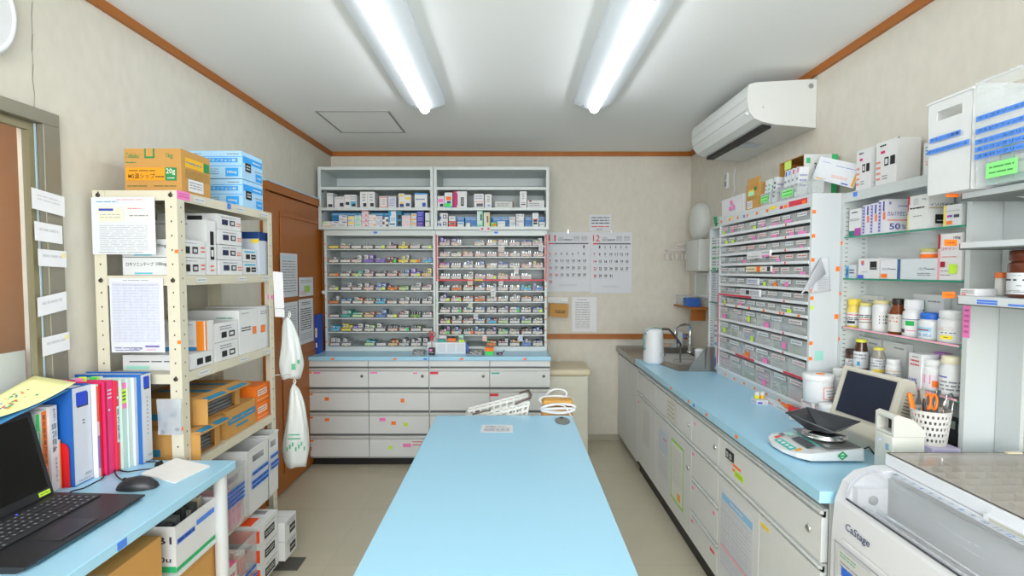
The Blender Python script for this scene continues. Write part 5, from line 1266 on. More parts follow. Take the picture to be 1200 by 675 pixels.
# notices on the sliding door
def door_sheet(x0,y0,x1,y1,label,ops,m=None):
    X = XL+.0375; a = on_x(x0, y1, X); b = on_x(x1, y1, X); z1 = on_x((x0+x1)/2, y0, X).z; z0 = on_x((x0+x1)/2, y1, X).z
    return sheet('notice', label, 'notice', (X, a.y, z0), (0, b.y-a.y, 0), (0, 0, z1-z0), m, ops)
door_sheet(329, 297, 349, 348, 'upper left printed sheet on the sliding door', [('l',12,.1,.1,.9,.85,INKG,.3),('r',.1,.88,.9,.93,C('#b8d8e0'))])
door_sheet(350.5, 325, 367, 347, 'small sheet with a green drawing on the sliding door', [('l',2,.1,.7,.9,.9,INKG,.3),('r',.35,.2,.75,.55,C('#a8d060')),('l',2,.1,.1,.5,.3,C('#e0a0a0'))])
door_sheet(332, 354, 349.5, 402, 'lower left printed sheet on the sliding door', [('l',14,.12,.08,.88,.92,INKG,.25)])
door_sheet(350.5, 350, 367.5, 402, 'lower right printed sheet with dark headings on the sliding door', [('l',2,.2,.86,.8,.94,INK),('l',10,.12,.3,.88,.8,INK,.4),('l',4,.12,.08,.88,.25,INKG,.3)])
door_sheet(340.5, 409, 351, 440, 'lowest printed sheet on the sliding door, partly behind the bag', [('l',10,.12,.08,.88,.92,INKG,.25)])

# ================================================================== RIGHT SIDE: COUNTER
CX, CF, CY0, CT = .868, .888, 1.465, .80
top_poly = [(CX,CY0),(XR-.003,CY0),(XR-.003,3.258),(1.035,3.258),(.99,3.50),(.908,3.70),(CX,3.712)]
mb = MB(); mb.prism(top_poly, 'z', CT-.034, CT, BLUE); wt = mb.build('worktop', bevel=.002)
tag(wt, 'long light-blue worktop of the right-hand counter', 'worktop')
for px, py, m in ((807,461,ORANGE),(786,453.5,ORANGE),(813,471,TBLUE),(863,502,ORANGE),(828,483.5,ORANGE)):
    p = on_x(px, py, CX-.0006); MB().box(CX-.0008, CX-.0002, p.y-.011, p.y+.011, CT-.026, CT-.012, m).build('sticker', wt)
# base units
def side_unit(y0, y1, label, fronts, name='drawer_cabinet', rail=True):
    """fronts: (kind, y0, y1, z0, z1, lock, stickers)"""
    t = empty(name, (CF, y0, 0)); L = y1-y0
    MB().box(.022, XR-CF-.004, 0, L, .085, .762 if rail else .757, GREY).box(.0205, .0219, .003, L-.003, .09, .755, mat('#6c7072', .6)).build('body', t)  # thin dark sheet stands in for shade between the fronts
    MB().box(.024, XR-CF-.01, 0, L, 0, .0845, BLACK).build('plinth', t)
    for kind, a, b, z0, z1, lock, st in fronts:
        a -= y0; b -= y0
        mb = MB(); mb.box(0, .0195, a+.0015, b-.0015, z0, z1, GREY); d = mb.build(kind, t, bevel=.0015)
        if kind == 'drawer' or kind == 'door':
            mb = MB(); q = [(-.002, z1+.002),(-.002, z1+.019),(-.016, z1+.021),(-.020, z1+.017),(-.019, z1+.012),(-.008, z1+.009),(-.008, z1+.002)]
            mb.prism([(x+.014, z) for x, z in q], 'y', a+.0015, b-.0015, ALU); mb.box(.006, .019, a+.0015, b-.0015, z1+.0005, z1+.026, ALU); mb.build('handle', d)
        if lock is not None:
            mb = MB(); mb.M = Matrix.Translation((-.0005, lock-y0, (z0+z1)/2+.005 if kind == 'drawer' else z1-.12)) @ Matrix.Rotation(R(-90), 4, 'Y')
            mb.lathe([(.012,0),(.012,.003),(.009,.005),(.001,.005)], CHROME, n=18); mb.build('lock', d)
        for (yy, zz, sy, sz, m) in st:
            MB().box(-.0008, -.0002, yy-y0, yy-y0+sy, zz, zz+sz, m).build('sticker', d)
    tag(t, label, 'cabinet'); return t
zt0, zt1 = .582, .713
U1 = side_unit(3.24, 3.718, 'grey base cabinet next to the sink unit with one drawer over a door', [
    ('drawer', 3.24, 3.718, zt0, zt1, None, []), ('door', 3.24, 3.718, .09, .552, None, [(3.66,.50,.03,.012,P_)])])
U2 = side_unit(2.24, 3.238, 'long grey base cabinet in the middle of the right counter, notices on its doors', [
    ('drawer', 2.58, 3.238, zt0, zt1, 2.62, []), ('drawer', 2.24, 2.578, zt0, zt1, 2.28, [(2.53,.675,.022,.01,P_)]),
    ('door', 2.58, 3.238, .09, .552, 2.625, []),
    ('drawer', 2.24, 2.578, .415, .552, None, [(2.54,.52,.026,.012,P_)]), ('drawer', 2.24, 2.578, .245, .385, None, [(2.54,.352,.026,.012,P_),(2.27,.352,.026,.012,P_)]), ('drawer', 2.24, 2.578, .09, .215, None, [(2.54,.185,.03,.012,P_),(2.27,.175,.05,.012,RED)])])
U3 = side_unit(CY0+.02, 2.238, 'grey base cabinet nearest the camera with one wide drawer over two doors', [
    ('drawer', CY0+.02, 2.238, zt0, zt1, CY0+.085, [(2.02,.64,.075,.010,ORANGE),(2.02,.62,.075,.010,ORANGE)]), ('door', 1.86, 2.238, .09, .552, None, []), ('door', CY0+.02, 1.858, .09, .552, None, [(1.79,.515,.06,.014,YEL)])])
# black double outlet-like plate and green note on the wide drawer
mb = MB(); p = on_x(856, 531, CF); q = on_x(866, 540, CF)
mb.box(-.006, -.0002, p.y-.035-CY0-.02, p.y+.035-CY0-.02, .655, .69, BLACK)
Face(mb, (-.006, p.y+.035-CY0-.02, .655), (0,-.07,0), (0,0,.035)).r(.1,.2,.4,.8,C('#d8dadb')).r(.58,.2,.88,.8,C('#d8dadb')).r(.2,.35,.3,.65,BLACK).r(.68,.35,.78,.65,BLACK); mb.build('plate', U3)
p = on_x(867, 555, CF)
Fb = MB(); f = Face(Fb, (-.0009, p.y+.045-CY0-.02, .605), (0,-.08,0), (0,0,.026)); f.r(0,0,1,1,LIME).l(2,.1,.2,.9,.8,C('#7a9a20')); Fb.build('green_note', U3)
def cab_sheet(x0, y, z0, w, h, label, ops, m=None):
    return sheet('notice', label, 'notice', (CF-.0012, y, z0), (0, -w, 0), (0, 0, h), m, ops)
cab_sheet(0, 2.99, .592, .16, .112, 'gridded paper slip taped on the drawer of the right counter', [('r',.02,.02,.98,.98,C('#e2e0cc'))]+[('r',.08+.31*i,.08+.22*j,.32+.31*i,.25+.22*j,C('#f4f4f0')) for i in range(3) for j in range(4)]+[('l',4,.1,.1,.9,.95,INKG,.2)])
cab_sheet(0, 3.54, .27, .17, .24, 'faded white notice on the door next to the sink unit', [('l',12,.1,.1,.9,.9,C('#c6c8cb'),.2)], C('#e2e4e3'))
cab_sheet(0, 3.16, .20, .21, .31, 'printed schedule with blue figures on the middle door', [('r',.03,.02,.97,.98,C('#e6eaec')),('l',9,.1,.5,.9,.92,C('#8cb4d8'),.3),('l',8,.1,.1,.9,.45,C('#b4b7bd'),.25),('l',1,.5,.75,.8,.82,C('#e08080'))])
cab_sheet(0, 2.90, .17, .21, .33, 'white poster with a bright green border on the middle door', [('r',0,0,1,1,C('#9ad84a')),('r',.05,.04,.95,.96,C('#f3f6f0')),('l',16,.12,.3,.88,.9,C('#adb1b7'),.22),('r',.55,.08,.8,.2,C('#f0b040'))])
cab_sheet(0, 2.20, .155, .30, .36, 'wall planner sheet with blue header on the near door', [('r',.03,.86,.97,.94,C('#8cc0e6')),('l',1,.3,.88,.7,.92,W_)]+[('r',.03,.1+.105*k,.97,.104+.105*k,C('#aebcc8')) for k in range(8)]+[('r',.03+.134*k,.1,.034+.134*k,.86,C('#aebcc8')) for k in range(8)]+[('l',16,.05,.1,.95,.84,C('#b3bcc8'),.15),('r',.03,.30,.97,.33,C('#f0b0c0'))])
# sink unit
su = empty('sink_unit', (CX, 3.72, 0)); 
MB().box(CF+.02-CX, XR-CX-.004, 0, YB-3.72-.004, .06, .757, GREY).build('body', su)
MB().box(CF+.045-CX, XR-CX-.01, 0, YB-3.72-.004, 0, .0595, BLACK).build('plinth', su)
for a, b in ((.0, .325), (.327, .676)):
    m = MB(); m.box(CF-CX, CF-CX+.0195, a+.001, b-.001, .065, .735, GREY); m.build('door', su, bevel=.0015)
mb = MB()
def poly(pts, z=CT+.001, t=.0012): mb.prism([(x-CX, y-3.72) for x, y in pts], 'z', z-t, z, STEEL)
poly([(CX,4.396),(CX,3.716),(.910,3.704),(1.05,3.62),(1.05,4.396)]); poly([(.910,3.704),(.9935,3.504),(1.0375,3.261),(1.16,3.261),(1.05,3.62)])
poly([(1.16,3.261),(XR-.003,3.261),(XR-.003,3.50),(1.087,3.50)]); poly([(1.43,3.5005),(XR-.003,3.5005),(XR-.003,4.396),(1.43,4.396)]); poly([(1.0505,4.26),(1.4295,4.26),(1.4295,4.396),(1.0505,4.396)])
poly([(1.0505,3.6205),(1.0865,3.5005),(1.12,3.5005),(1.0505,3.66)])
mb.box(0, .012, 0, .676, CT-.042, CT, STEEL); mb.build('steel_top', su)
mb = MB(); x0, x1, y0, y1, zb = 1.05-CX, 1.43-CX, 3.50-3.72, 4.26-3.72, CT-.17
vs = [(x0,y0,CT),(x1,y0,CT),(x1,y1,CT),(x0,y1,CT)]; g_ = .03; vb = [(x0+g_,y0+g_,zb),(x1-g_,y0+g_,zb),(x1-g_,y1-g_,zb),(x0+g_,y1-g_,zb)]
mb.add(vs+vb, [(4,5,6,7),(0,4,7,3),(1,2,6,5),(0,1,5,4),(3,7,6,2)], mat('#6d6c66', .35, .8, var=.08)); mb.build('basin', su, solid=.0015)
mb = MB(); mb.M = Matrix.Translation(((x0+x1)/2, (y0+y1)/2, zb+.001)); mb.lathe([(.045,0),(.045,.003),(.03,.004),(.001,.003)], CHROME, n=24); mb.build('drain', su)
tag(su, 'stainless steel sink unit in the far right corner', 'sink')
mb = MB(); mb.box(1.20, 1.245, 3.2625, 3.2645, CT+.0015, CT+.15, STEEL); mb.box(1.10, 1.20, 3.2625, 3.2645, CT+.0015, CT+.022, STEEL)
mb.prism([(1.10,CT+.02),(1.205,CT+.02),(1.205,CT+.15)], 'y', 3.2625, 3.2645, STEEL); mb.box(1.245,1.26,3.2625,3.30,CT+.0015,CT+.15,STEEL)
tag(mb.build('splash_guard'), 'slanted steel splash guard at the near edge of the sink', 'guard')
# tap
tp = empty('tap', (1.36, 4.02, CT+.0015)); mb = MB()
mb.lathe([(.024,0),(.024,.012),(.014,.016),(.013,.16),(.011,.17)], CHROME, n=16); mb.tube([(0,0,.16),(0,0,.19),(-.01,0,.21),(-.04,-.01,.215),(-.09,-.04,.21),(-.13,-.06,.19),(-.135,-.062,.15)], .008, CHROME, 10); mb.build('spout', tp)
mb = MB(); mb.tube([(-.006,0,.12),(-.05,-.02,.128)], .006, CHROME, 8); mb.lathe([(.012,.118),(.012,.14)], C('#3a7ac0'), c=(-.05,-.02), n=12); mb.build('lever', tp)
mb = MB(); mb.tube([(.0,-.01,.19),(-.015,-.03,.2),(-.03,-.035,.17)], .004, C('#38a0e0')); mb.build('blue_collar', tp)
tag(tp, 'chrome kitchen tap with a blue collar at the sink', 'tap')
# small water filter beside the tap, cup, sponge tray
mb = MB(); mb.rbox(-.02,.02,-.03,.03,0,.13,OFFW,.006); mb.tube([(-.02,0,.1),(-.04,-.02,.13),(-.03,-.02,.16)], .003, C('#38a0e0')); mb.box(-.0208,-.0202,-.02,.02,.02,.05,C('#3068c0'))
tag(mb.build('water_filter', loc=(1.38, 4.33, CT+.0015)), 'small white water filter with blue hose behind the tap', 'filter')
mb = MB(); mb.lathe([(.022,0),(.026,.02),(.030,.10),(.032,.105),(.024,.112),(.008,.116)], WHITE, n=20); mb.lathe([(.008,.0),(.008,.006)], DARK, c=(-.03,0), n=10) 
tag(mb.build('soap_pump', loc=(1.222, 3.43, CT+.002)), 'white soap dispenser at the near end of the sink', 'dispenser')
mb = MB(); mb.tube([(0,0,0),(0,0,.1),(.0,-.02,.115),(0,-.03,.105)], .004, CHROME); mb.tube([(.02,.02,.0),(.02,.02,.085),(.0,.02,.1),(-.02,.02,.09)], .0035, CHROME); mb.box(-.03,.04,-.02,.04,-.0,.004,CHROME)
tag(mb.build('wire_stand', loc=(1.225, 3.325, CT+.0025)), 'small chrome wire stand beside the soap dispenser', 'stand')
sp = empty('sponge_tray', (1.24, 4.325, CT+.0015)); mb = MB(); mb.open_box(-.10,.10,-.05,.05,0,.025,CLEARD,.002); mb.build('tray_body', sp); tag(sp, 'clear shallow tray at the back of the sink', 'tray')
mb = MB(); mb.rbox(-.035,.035,-.022,.022,0,.026,C('#7ab648',.9),.006); tag(mb.build('sponge', loc=(1.19,4.32,CT+.0045)), 'green sponge in the clear sink tray', 'sponge')
mb = MB(); mb.rbox(-.035,.03,-.022,.022,0,.018,C('#d89870',.9),.006); tag(mb.build('sponge', loc=(1.275,4.32,CT+.0045)), 'orange-brown scrubber in the clear sink tray', 'sponge')
# electric kettle pot
kt = empty('hot_water_pot', (.965, 3.585, CT+.001)); mb = MB()
mb.lathe([(.066,0),(.070,.004),(.070,.02),(.066,.10),(.062,.19),(.060,.215),(.052,.228),(.03,.234),(.002,.235)], WHITE, n=36, sx=1.0, sy=1.12); mb.build('pot_body', kt)
mb = MB(); mb.tube([(-.058,-.03,.205),(-.074,-.03,.20),(-.079,-.03,.17),(-.074,-.03,.10),(-.066,-.03,.092)], .0055, mat('#5f8a88', .4)); mb.build('side_handle', kt)
mb = MB(); mb.tube([(-.055,-.03,.216),(-.03,-.03,.232),(0,-.03,.237),(.045,-.03,.232)], .005, mat('#5f8a88', .4)); mb.build('lid_grip', kt)
mb = MB(); mb.box(.064,.074,-.02,.01,.045,.065,mat('#50565a',.4)); mb.build('power_socket', kt)
mb = MB(); f = Face(mb, (.02,-.0775,.05), (.03,.004,0), (0,0,.03), .001); f.l(4,0,0,1,1,C('#b4b8bc'),.5); mb.build('rating_label', kt)
tag(kt, 'white electric hot water pot on the corner of the right counter', 'kettle')
mb = MB(); mb.tube([(1.035,3.62,CT+.225),(1.08,3.63,CT+.222),(1.13,3.68,CT+.18),(1.18,3.74,CT+.13),(1.22,3.80,CT+.09)], .008, mat('#4c5052', .4)); mb.lathe([(.05,.0),(.052,.06),(.05,.061),(.048,.003)], STEEL, c=(0,0), n=20) if False else None
lad = mb.build('pan_handle'); 
mb = MB(); mb.M = Matrix.Translation((1.28, 3.88, CT-.15)); mb.lathe([(.001,0),(.07,0),(.085,.02),(.088,.11),(.086,.11),(.082,.02),(.068,.003),(.001,.003)], STEEL, n=28, cap=False)
mb.M = Matrix(); mb.tube([(1.215,3.80,CT+.085),(1.225,3.82,CT-.045)], .007, STEEL); mb.build('pan', lad)
tag(lad, 'steel pan standing in the sink with a raised dark handle', 'pan')

# ------------------------------------------------------------------ far right corner of the wall
q = on_x(821, 257, XR)
mb = MB(); mb.M = Matrix.Translation((XR-.001, 4.08, 1.80)) @ Matrix.Rotation(R(-90), 4, 'Y'); mb.lathe([(.13,0),(.135,.02),(.13,.06),(.10,.085),(.04,.095),(.001,.096)], mat('#d3d6d2', .35), n=32, sx=1.1)
tag(mb.build('towel_dispenser'), 'round white dispenser on the right wall near the corner', 'dispenser')
mb = MB(); mb.rbox(-.10,0,-.15,.15,0,.24,mat('#d3d5d1', .6),.012,3); 
for k in range(5): mb.box(-.1008,-.1,-.12+k*.055,-.118+k*.055,.01,.22,C('#d0d3d0'))
tag(mb.build('wall_heater', loc=(XR-.001, 4.05, 1.42)), 'white ribbed panel box below the round dispenser', 'panel')
m_ = empty('wall_mirror', (XR-.001, 4.10, 1.22)); mb = MB(); w, h = .14, .19
mb.box(-.012,0,-w,w,0,.015,WHITE); mb.box(-.012,0,-w,w,h-.015,h,WHITE); mb.box(-.012,0,-w,-w+.015,.015,h-.015,WHITE); mb.box(-.012,0,w-.015,w,.015,h-.015,WHITE); mb.build('frame', m_)
MB().box(-.006,-.002,-w+.015,w-.015,.015,h-.015,mat('#c6cfc8', .25)).build('panel', m_); tag(m_, 'small white framed board on the right wall above the wooden shelf', 'frame')
mb = MB(); mb.box(-.14,0,-.20,.24,0,.015,WOOD); mb.box(-.11,-.0,-.1,-.085,-.09,0,WOOD); 
tag(mb.build('wall_shelf', loc=(XR-.001, 4.12, 1.135), bevel=.001), 'small brown wooden shelf on the right wall by the sink', 'shelf')
bin_('clear_bin', 'clear plastic box on the wooden shelf by the sink', 1.345, 1.45, 4.17, 4.34, 1.1505, .075, CLEARD, handle='')
carton('carton', 'blue box on the wooden shelf by the sink', 'box', 1.345, 1.44, 4.04, 4.15, 1.1505, 1.215, '#2a62b8', {'L':[('r',.1,.2,.9,.3,C('#6090d8'))]})
# clothes-peg hanger
hg = empty('peg_hanger', (1.32, 4.25, 1.59)); mb = MB(); pm = mat('#e6dbd8', .5)
mb.tube([(.21,0,.05),(.10,0,.055),(0,0,.045),(-.005,0,.02)], .005, pm); mb.tube([(.09*math.cos(t), .06*math.sin(t), 0) for t in [k*math.pi/8 for k in range(16)]], .0035, pm, 6, closed=True); mb.tube([(-.09,0,0),(0,0,.02),(.09,0,0)], .003, pm); mb.build('ring', hg)
for k in range(7):
    t = k*2*math.pi/7; m = MB(); x, y = .09*math.cos(t), .06*math.sin(t)
    m.tube([(x,y,-.002),(x,y,-.03)], .0012, pm, 5); m.prism([(-.008,-.03),(.008,-.03),(.011,-.075),(.003,-.08),(-.003,-.08),(-.011,-.075)], 'x', x-.004, x+.004, C('#a04078') if k == 0 else pm); o_ = m.build('peg', hg); 
    o_.location = (0, y, 0)
tag(hg, 'white and pink clothes-peg hanger hanging from the right wall', 'hanger')
# narrow open cabinet beside the drawer cabinet
nc = empty('narrow_shelf_cabinet', (1.27, 3.215, CT+.0015)); w, d, H = .20, .20, .90
mb = MB(); mb.box(0, w, d-.015, d, 0, H, GREYD); mb.box(0, w, 0, .01, 0, H, GREYD); mb.box(0, w, .01, d-.015, H-.015, H, GREYD); mb.box(0, w, .01, d-.015, 0, .012, GREYD); mb.box(w-.004, w, .01, d-.015, .012, H-.015, GREYD)
for i in range(48): mb.box(.010,.022, d-.0155, d-.0151, .03+i*.017, .034+i*.017, C('#6c7474'))
mb.build('body', nc, bevel=.001)
for z in (.42, .62): MB().box(.002, w-.005, .0105, d-.0155, z, z+.006, GLASS).box(.0, .002, .0105, d-.0155, z, z+.006, GEDGE).build('glass_shelf', nc)
for k in range(5): MB().box(-.0008,-.0002,d-.013,d-.003,.15+k*.16,.16+k*.16,ORANGE if k != 4 else LIME).build('sticker', nc)
tag(nc, 'narrow grey open cabinet with glass shelves by the sink', 'cabinet')
X0 = 1.275; k0 = 0
for zb, rows, hh, col, st in ((CT+.0015+.6265, 3, .066, '#eef1ee', C('#2f9a58')), (CT+.0015+.4265, 5, .036, '#e6e9ee', C('#9aa0b8'))):
    for c_ in range(2):
        for r_ in range(rows):
            carton('medicine_box', 'small white box in the narrow cabinet, %s shelf, %s column, %s from the bottom' % ('top' if st != C('#9aa0b8') else 'middle', ('near','far')[c_], ORD[r_]), 'medicine box', X0+.003, X0+.12, 3.228+c_*.085, 3.305+c_*.085, zb+r_*(hh+.0005), zb+hh+r_*(hh+.0005), col, {'L':[('r',.05,.06,.95,.22,st),('l',2,.1,.4,.9,.9,INKG)]}, 'boxes in the narrow cabinet')
for k, (y, h, c_, nm) in enumerate(((3.235,.30,'#eef3f8','tall white box with blue prints in the narrow cabinet, nearest'), (3.295,.24,'#e9eff5','white box with blue prints in the narrow cabinet, second'), (3.35,.20,'#dfe8f2','pale box in the bottom of the narrow cabinet, farthest'))):
    carton('medicine_box', nm, 'medicine box', X0+.005-.02*(k==0), X0+.10, y, y+.045, CT+.0142, CT+.0142+h, c_, {'L':[('r',.2,.06,.7,.25,C('#2a5ad0')),('r',.1,.5,.9,.56,C('#58b0e0')),('l',3,.1,.65,.9,.95,INKG)]}, 'boxes in the narrow cabinet')
for k in range(3):
    carton('medicine_box', 'small green-ended box on top of the narrow cabinet, %s' % ['bottom','middle','top'][k], 'medicine box', 1.29, 1.36, 3.24, 3.38, CT+.902+k*.021, CT+.922+k*.021, C('#d4ddd8'), {'L':[('r',.0,0,.3,1,C('#2a9a6a'))],'F':[('r',0,.2,.5,.8,C('#4a5a58'))]}, 'boxes on the narrow cabinet', rz=R(6*k))

# ------------------------------------------------------------------ cabinet of clear trays on the counter
TY0, TY1, TX = 2.215, 3.205, 1.25
tc = empty('clear_drawer_cabinet', (TX, TY0, CT+.0004)); L = TY1-TY0; H = .945; Wd = XR-TX-.003; CW = mat('#cdd3d6', .35, var=.01)
mb = MB(); mb.box(0, Wd, 0, .016, 0, H, CW); mb.box(0, Wd, L-.016, L, 0, H, CW); mb.box(0, Wd, .016, L-.016, H-.016, H, CW); mb.box(0, Wd, .016, L-.016, 0, .012, CW); mb.box(Wd-.004, Wd, .016, L-.016, .012, H-.016, CW); mb.build('body', tc, bevel=.001)
MB().box(.0, .004, .016, L-.016, H-.055, H-.0165, CW).build('front_rail', tc); MB().box(.0, .004, .016, L-.016, .0125, .042, CW).build('front_rail', tc)
ZT = [1.690, 1.6325, 1.575, 1.517, 1.459, 1.401, 1.343, 1.285, 1.227, 1.138, 1.049, .960, .845]   # tops of the rows downwards
for i in range(1, 13):
    z = ZT[i]-CT
    sh = MB().box(.0016, Wd-.005, .0165, L-.0165, z-.006, z, CW).box(-.003, .0015, .0165, L-.0165, z-.007, z+.006, mat('#e2e5e7', .4)).build('shelf', tc)
    if i == 7: MB().box(-.0038, -.0031, L-.45, L-.0165, z-.006, z+.004, RED).build('red_tape', sh)
    if i == 11: MB().box(-.0038, -.0031, L-.50, L-.27, z-.006, z+.005, RED).build('red_tape', sh); MB().box(-.0038, -.0031, .03, .2, z-.006, z+.005, RED).build('red_tape', sh)
    if i in (1,2,3,4,7,8,9,10): MB().box(-.0038, -.0031, .20, .212, z-.006, z+.005, RED).build('sticker', sh)
    if i == 8:
        for k in range(6): MB().box(-.0038, -.0031, .07+k*.16, .09+k*.16, z-.006, z+.005, ORANGE).build('sticker', sh)
MB().box(-.0008, -.0002, L-.0165, L-.001, .06, .48, RED).build('red_tape', tc)
rnd = random.Random(11)
for k, (y, m, w) in enumerate(((.95,ORANGE,.02),(.83,ORANGE,.02),(.72,ORANGE,.02),(.60,ORANGE,.02),(.49,ORANGE,.02),(.38,ORANGE,.02),(.64,TBLUE,.02),(.30,YEL,.07),(.24,RED,.03),(.20,ORANGE,.03),(.04,RED,.15),(.05,ORANGE,.03),(.80,YEL,.03))):
    z0 = H-.048 if m is not YEL else H-.040; z1 = z0+.014+(.01 if m is RED and w > .1 else 0)
    MB().box(-.0008-.0004*(m is ORANGE), -.0002-.0004*(m is ORANGE), y, y+w, z0+.012, z1+.012, m).build('sticker', tc)
for k in range(7): MB().box(-.0008, -.0002, .1+k*.125, .118+k*.125, .012, .024, ORANGE).build('sticker', tc)
for k, z in enumerate((.12,.245,.31,.46,.50,.53,.66,.76,.86)): MB().box(.0, .014, -.0008, -.0002, z, z+.015, ORANGE if k != 3 else LIME).build('sticker', tc)
MB().box(.025,.06,-.0012,-.0002,.245,.285,C('#9ad8c8')).build('note', tc); MB().box(.105,.12,-.0008,-.0002,.14,.165,ORANGE).build('sticker', tc)
MB().box(.104,.119,-.0008,-.0002,.42,.44,ORANGE).build('sticker', tc); MB().box(.104,.119,-.0008,-.0002,.62,.64,ORANGE).build('sticker', tc)
tag(tc, 'tall white cabinet of clear tray drawers standing on the right counter', 'cabinet')
LBL = [C('#eef0f1',.6), C('#f0dedd',.6), C('#eee6e2',.6), C('#eef0f1',.6), C('#e6eef2',.6)]
TABS = [PINK, LIME, ORANGE, P_, LIME, C('#e86ac0'), C('#c6ee3a')]
DRM = {}
def clear_drawer(w, h):
    k = (round(w,4), round(h,4))
    if k not in DRM:
        mb = MB(); cd = mat('#dfe5e4', .12, alpha=.34, var=.01)
        mb.box(0, .0015, 0, w, 0, h, cd); mb.box(.0016, .17, 0, w, 0, .0012, cd); mb.box(.0016, .17, 0, .0012, .0013, h*.9, cd); mb.box(.0016, .17, w-.0012, w, .0013, h*.9, cd)
        mb.box(-.004, 0, 0, w, h-.006, h-.003, cd); mb.box(-.0008, 0, .0, .0012, 0, h, mat('#8d9494', .4)); mb.box(-.0008, 0, 0, w, 0, .0012, mat('#8d9494', .4))
        o = mb.build('drawer'); DRM[k] = o.data; D.objects.remove(o)
    return DRM[k]
n_p = 0
for r in range(12):
    zt, zb = ZT[r]-.0015 if r == 0 else ZT[r]-.0078, ZT[r+1]+.0003; deep = r >= 8; n = 6 if deep else 8; pw = (L-.034)/n
    for i in range(n):
        y = TY0+.0172+i*pw; w = pw-.003; h = zt-zb-.010
        t = D.objects.new('clear_drawer', clear_drawer(w, h)); COL.objects.link(t); t.parent = tc; t.location = (.006, y+.0015-TY0, zb+.0005-CT-.0004)
        mb = MB(); lw = w*rnd.uniform(.55, .8); a = rnd.uniform(.004, w-lw-.002); lh = .016 if not deep else .019
        f = Face(mb, (-.0045, a+lw, h-lh-.004), (0,-lw,0), (0,0,lh), .0004); f.r(0,0,1,1,rnd.choice(LBL)).l(1,.08,.3,.92,.7,C('#c05060') if rnd.random() < .45 and r < 5 else INKG,.8); mb.build('label_strip', t)
        if rnd.random() < (.5 if r < 5 and i < 4 else .38):
            m = MB(); ty = rnd.uniform(.0, w*.5); tw = rnd.uniform(.25,.6)*w; tz = rnd.uniform(.002, h*.25); m_ = (rnd.choice([C('#e888c8'), PINK]) if r < 5 and i < 4 else rnd.choice(TABS))
            if not (r < 5 and i < 4): tw = rnd.uniform(.2,.32)*w
            m.box(-.0056, -.0050, ty, ty+tw, tz, tz+(.012 if r < 5 and i < 4 else .018 if not deep else .028), m_); m.build('note_tab', t)
        k = 2 if not deep else rnd.choice((1,2))
        for j in range(k):
            cc = rnd.choice('sssssgwwwubps') if not deep else rnd.choice('wwwsgebpmetc')
            kind = rnd.choice((0,1,1,2)) if not deep else rnd.choice((0,0,2))
            if r == 11 and i == 5: cc, kind = 'm', 2
            hh = (h-.006)*rnd.uniform(.45,.8); cw = (w-.006)/k
            PACKS.append((pack_mesh(cc, kind), (TX+.0115, y+.0015+.003+cw*(j+.5), zb+.0025), R(-90), (cw*.88, rnd.uniform(.06,.12), hh),
                f'{PAL[cc][1]} {("upright carton","bundled blister strips","flat carton")[kind]}, {("near","far")[j] if k>1 else "only"} in {ORD[i]} drawer, {ORD[r]} row, right counter cabinet', 'medicine packs in the clear drawers'))
# the packs that show largest are things of their own, the rest one heap
def shown(p): return p[3][0]*p[3][2]/(p[1][1]**2) * (.7 if p[2] else 1)
PACKS.sort(key=shown, reverse=True); NP = 280
for me, loc, rz, sc3, lb, gr in PACKS[:NP]:
    p = D.objects.new('medicine_pack', me); COL.objects.link(p); p.location = loc; p.rotation_euler = (0,0,rz); p.scale = sc3; tag(p, lb, 'medicine pack', gr)
mb = MB()
for me, loc, rz, sc3, lb, gr in PACKS[NP:]:
    mb.M = Matrix.LocRotScale(Vector(loc), Matrix.Rotation(rz, 3, 'Z'), Vector(sc3))
    vs = [tuple(v.co) for v in me.vertices]
    for pl_ in me.polygons: mb.add([vs[i] for i in pl_.vertices], [tuple(range(len(pl_.vertices)))], me.materials[pl_.material_index])
mb.M = Matrix(); tag(mb.build('small_medicine_packs'), 'many smaller medicine packs filling the rest of the trays and clear drawers', 'medicine packs', kind='stuff')
# cards and packets clipped across the fronts
for i, (x0,y0,x1,y1,base,ops,nm) in enumerate(((892,293.5,902,301,'#eef0f2',[('r',.05,.0,.95,.25,PINK),('l',1,.1,.5,.9,.8,INKG)],'pink-edged card'),(874,312.5,891,318.5,'#ead8b0',[('l',1,.05,.3,.6,.7,INKG),('r',.75,0,.98,1,C('#f06a20'))],'cream and orange packet'),(893,312,903,318.5,'#f0f0f0',[('r',.1,.4,.3,.6,RED),('r',.6,.1,.95,.9,DARK)],'white and black packet'),(875,326,888,333,'#e8ebf4',[('l',2,.1,.2,.9,.8,C('#8890b8'))],'pale lilac packet'),(867,338,890,345.5,'#eceef2',[('r',.32,.2,.5,.8,DARK),('l',2,.05,.2,.3,.8,INKG),('l',2,.55,.2,.95,.8,INKG)],'long white packet with a black square'),(875,298,891,303.5,'#f2f2f0',[('l',1,.1,.3,.9,.6,INKG)],'plain white slip'))):
    X = TX-.012; a = on_x(x0, y1, X); b = on_x(x1, y1, X); zt = on_x(x0, y0, X).z
    carton('medicine_pack', nm+' standing across the front of the right counter cabinet', 'medicine pack', X, X+.0095, b.y, a.y, a.z, zt, base, {'L': ops})
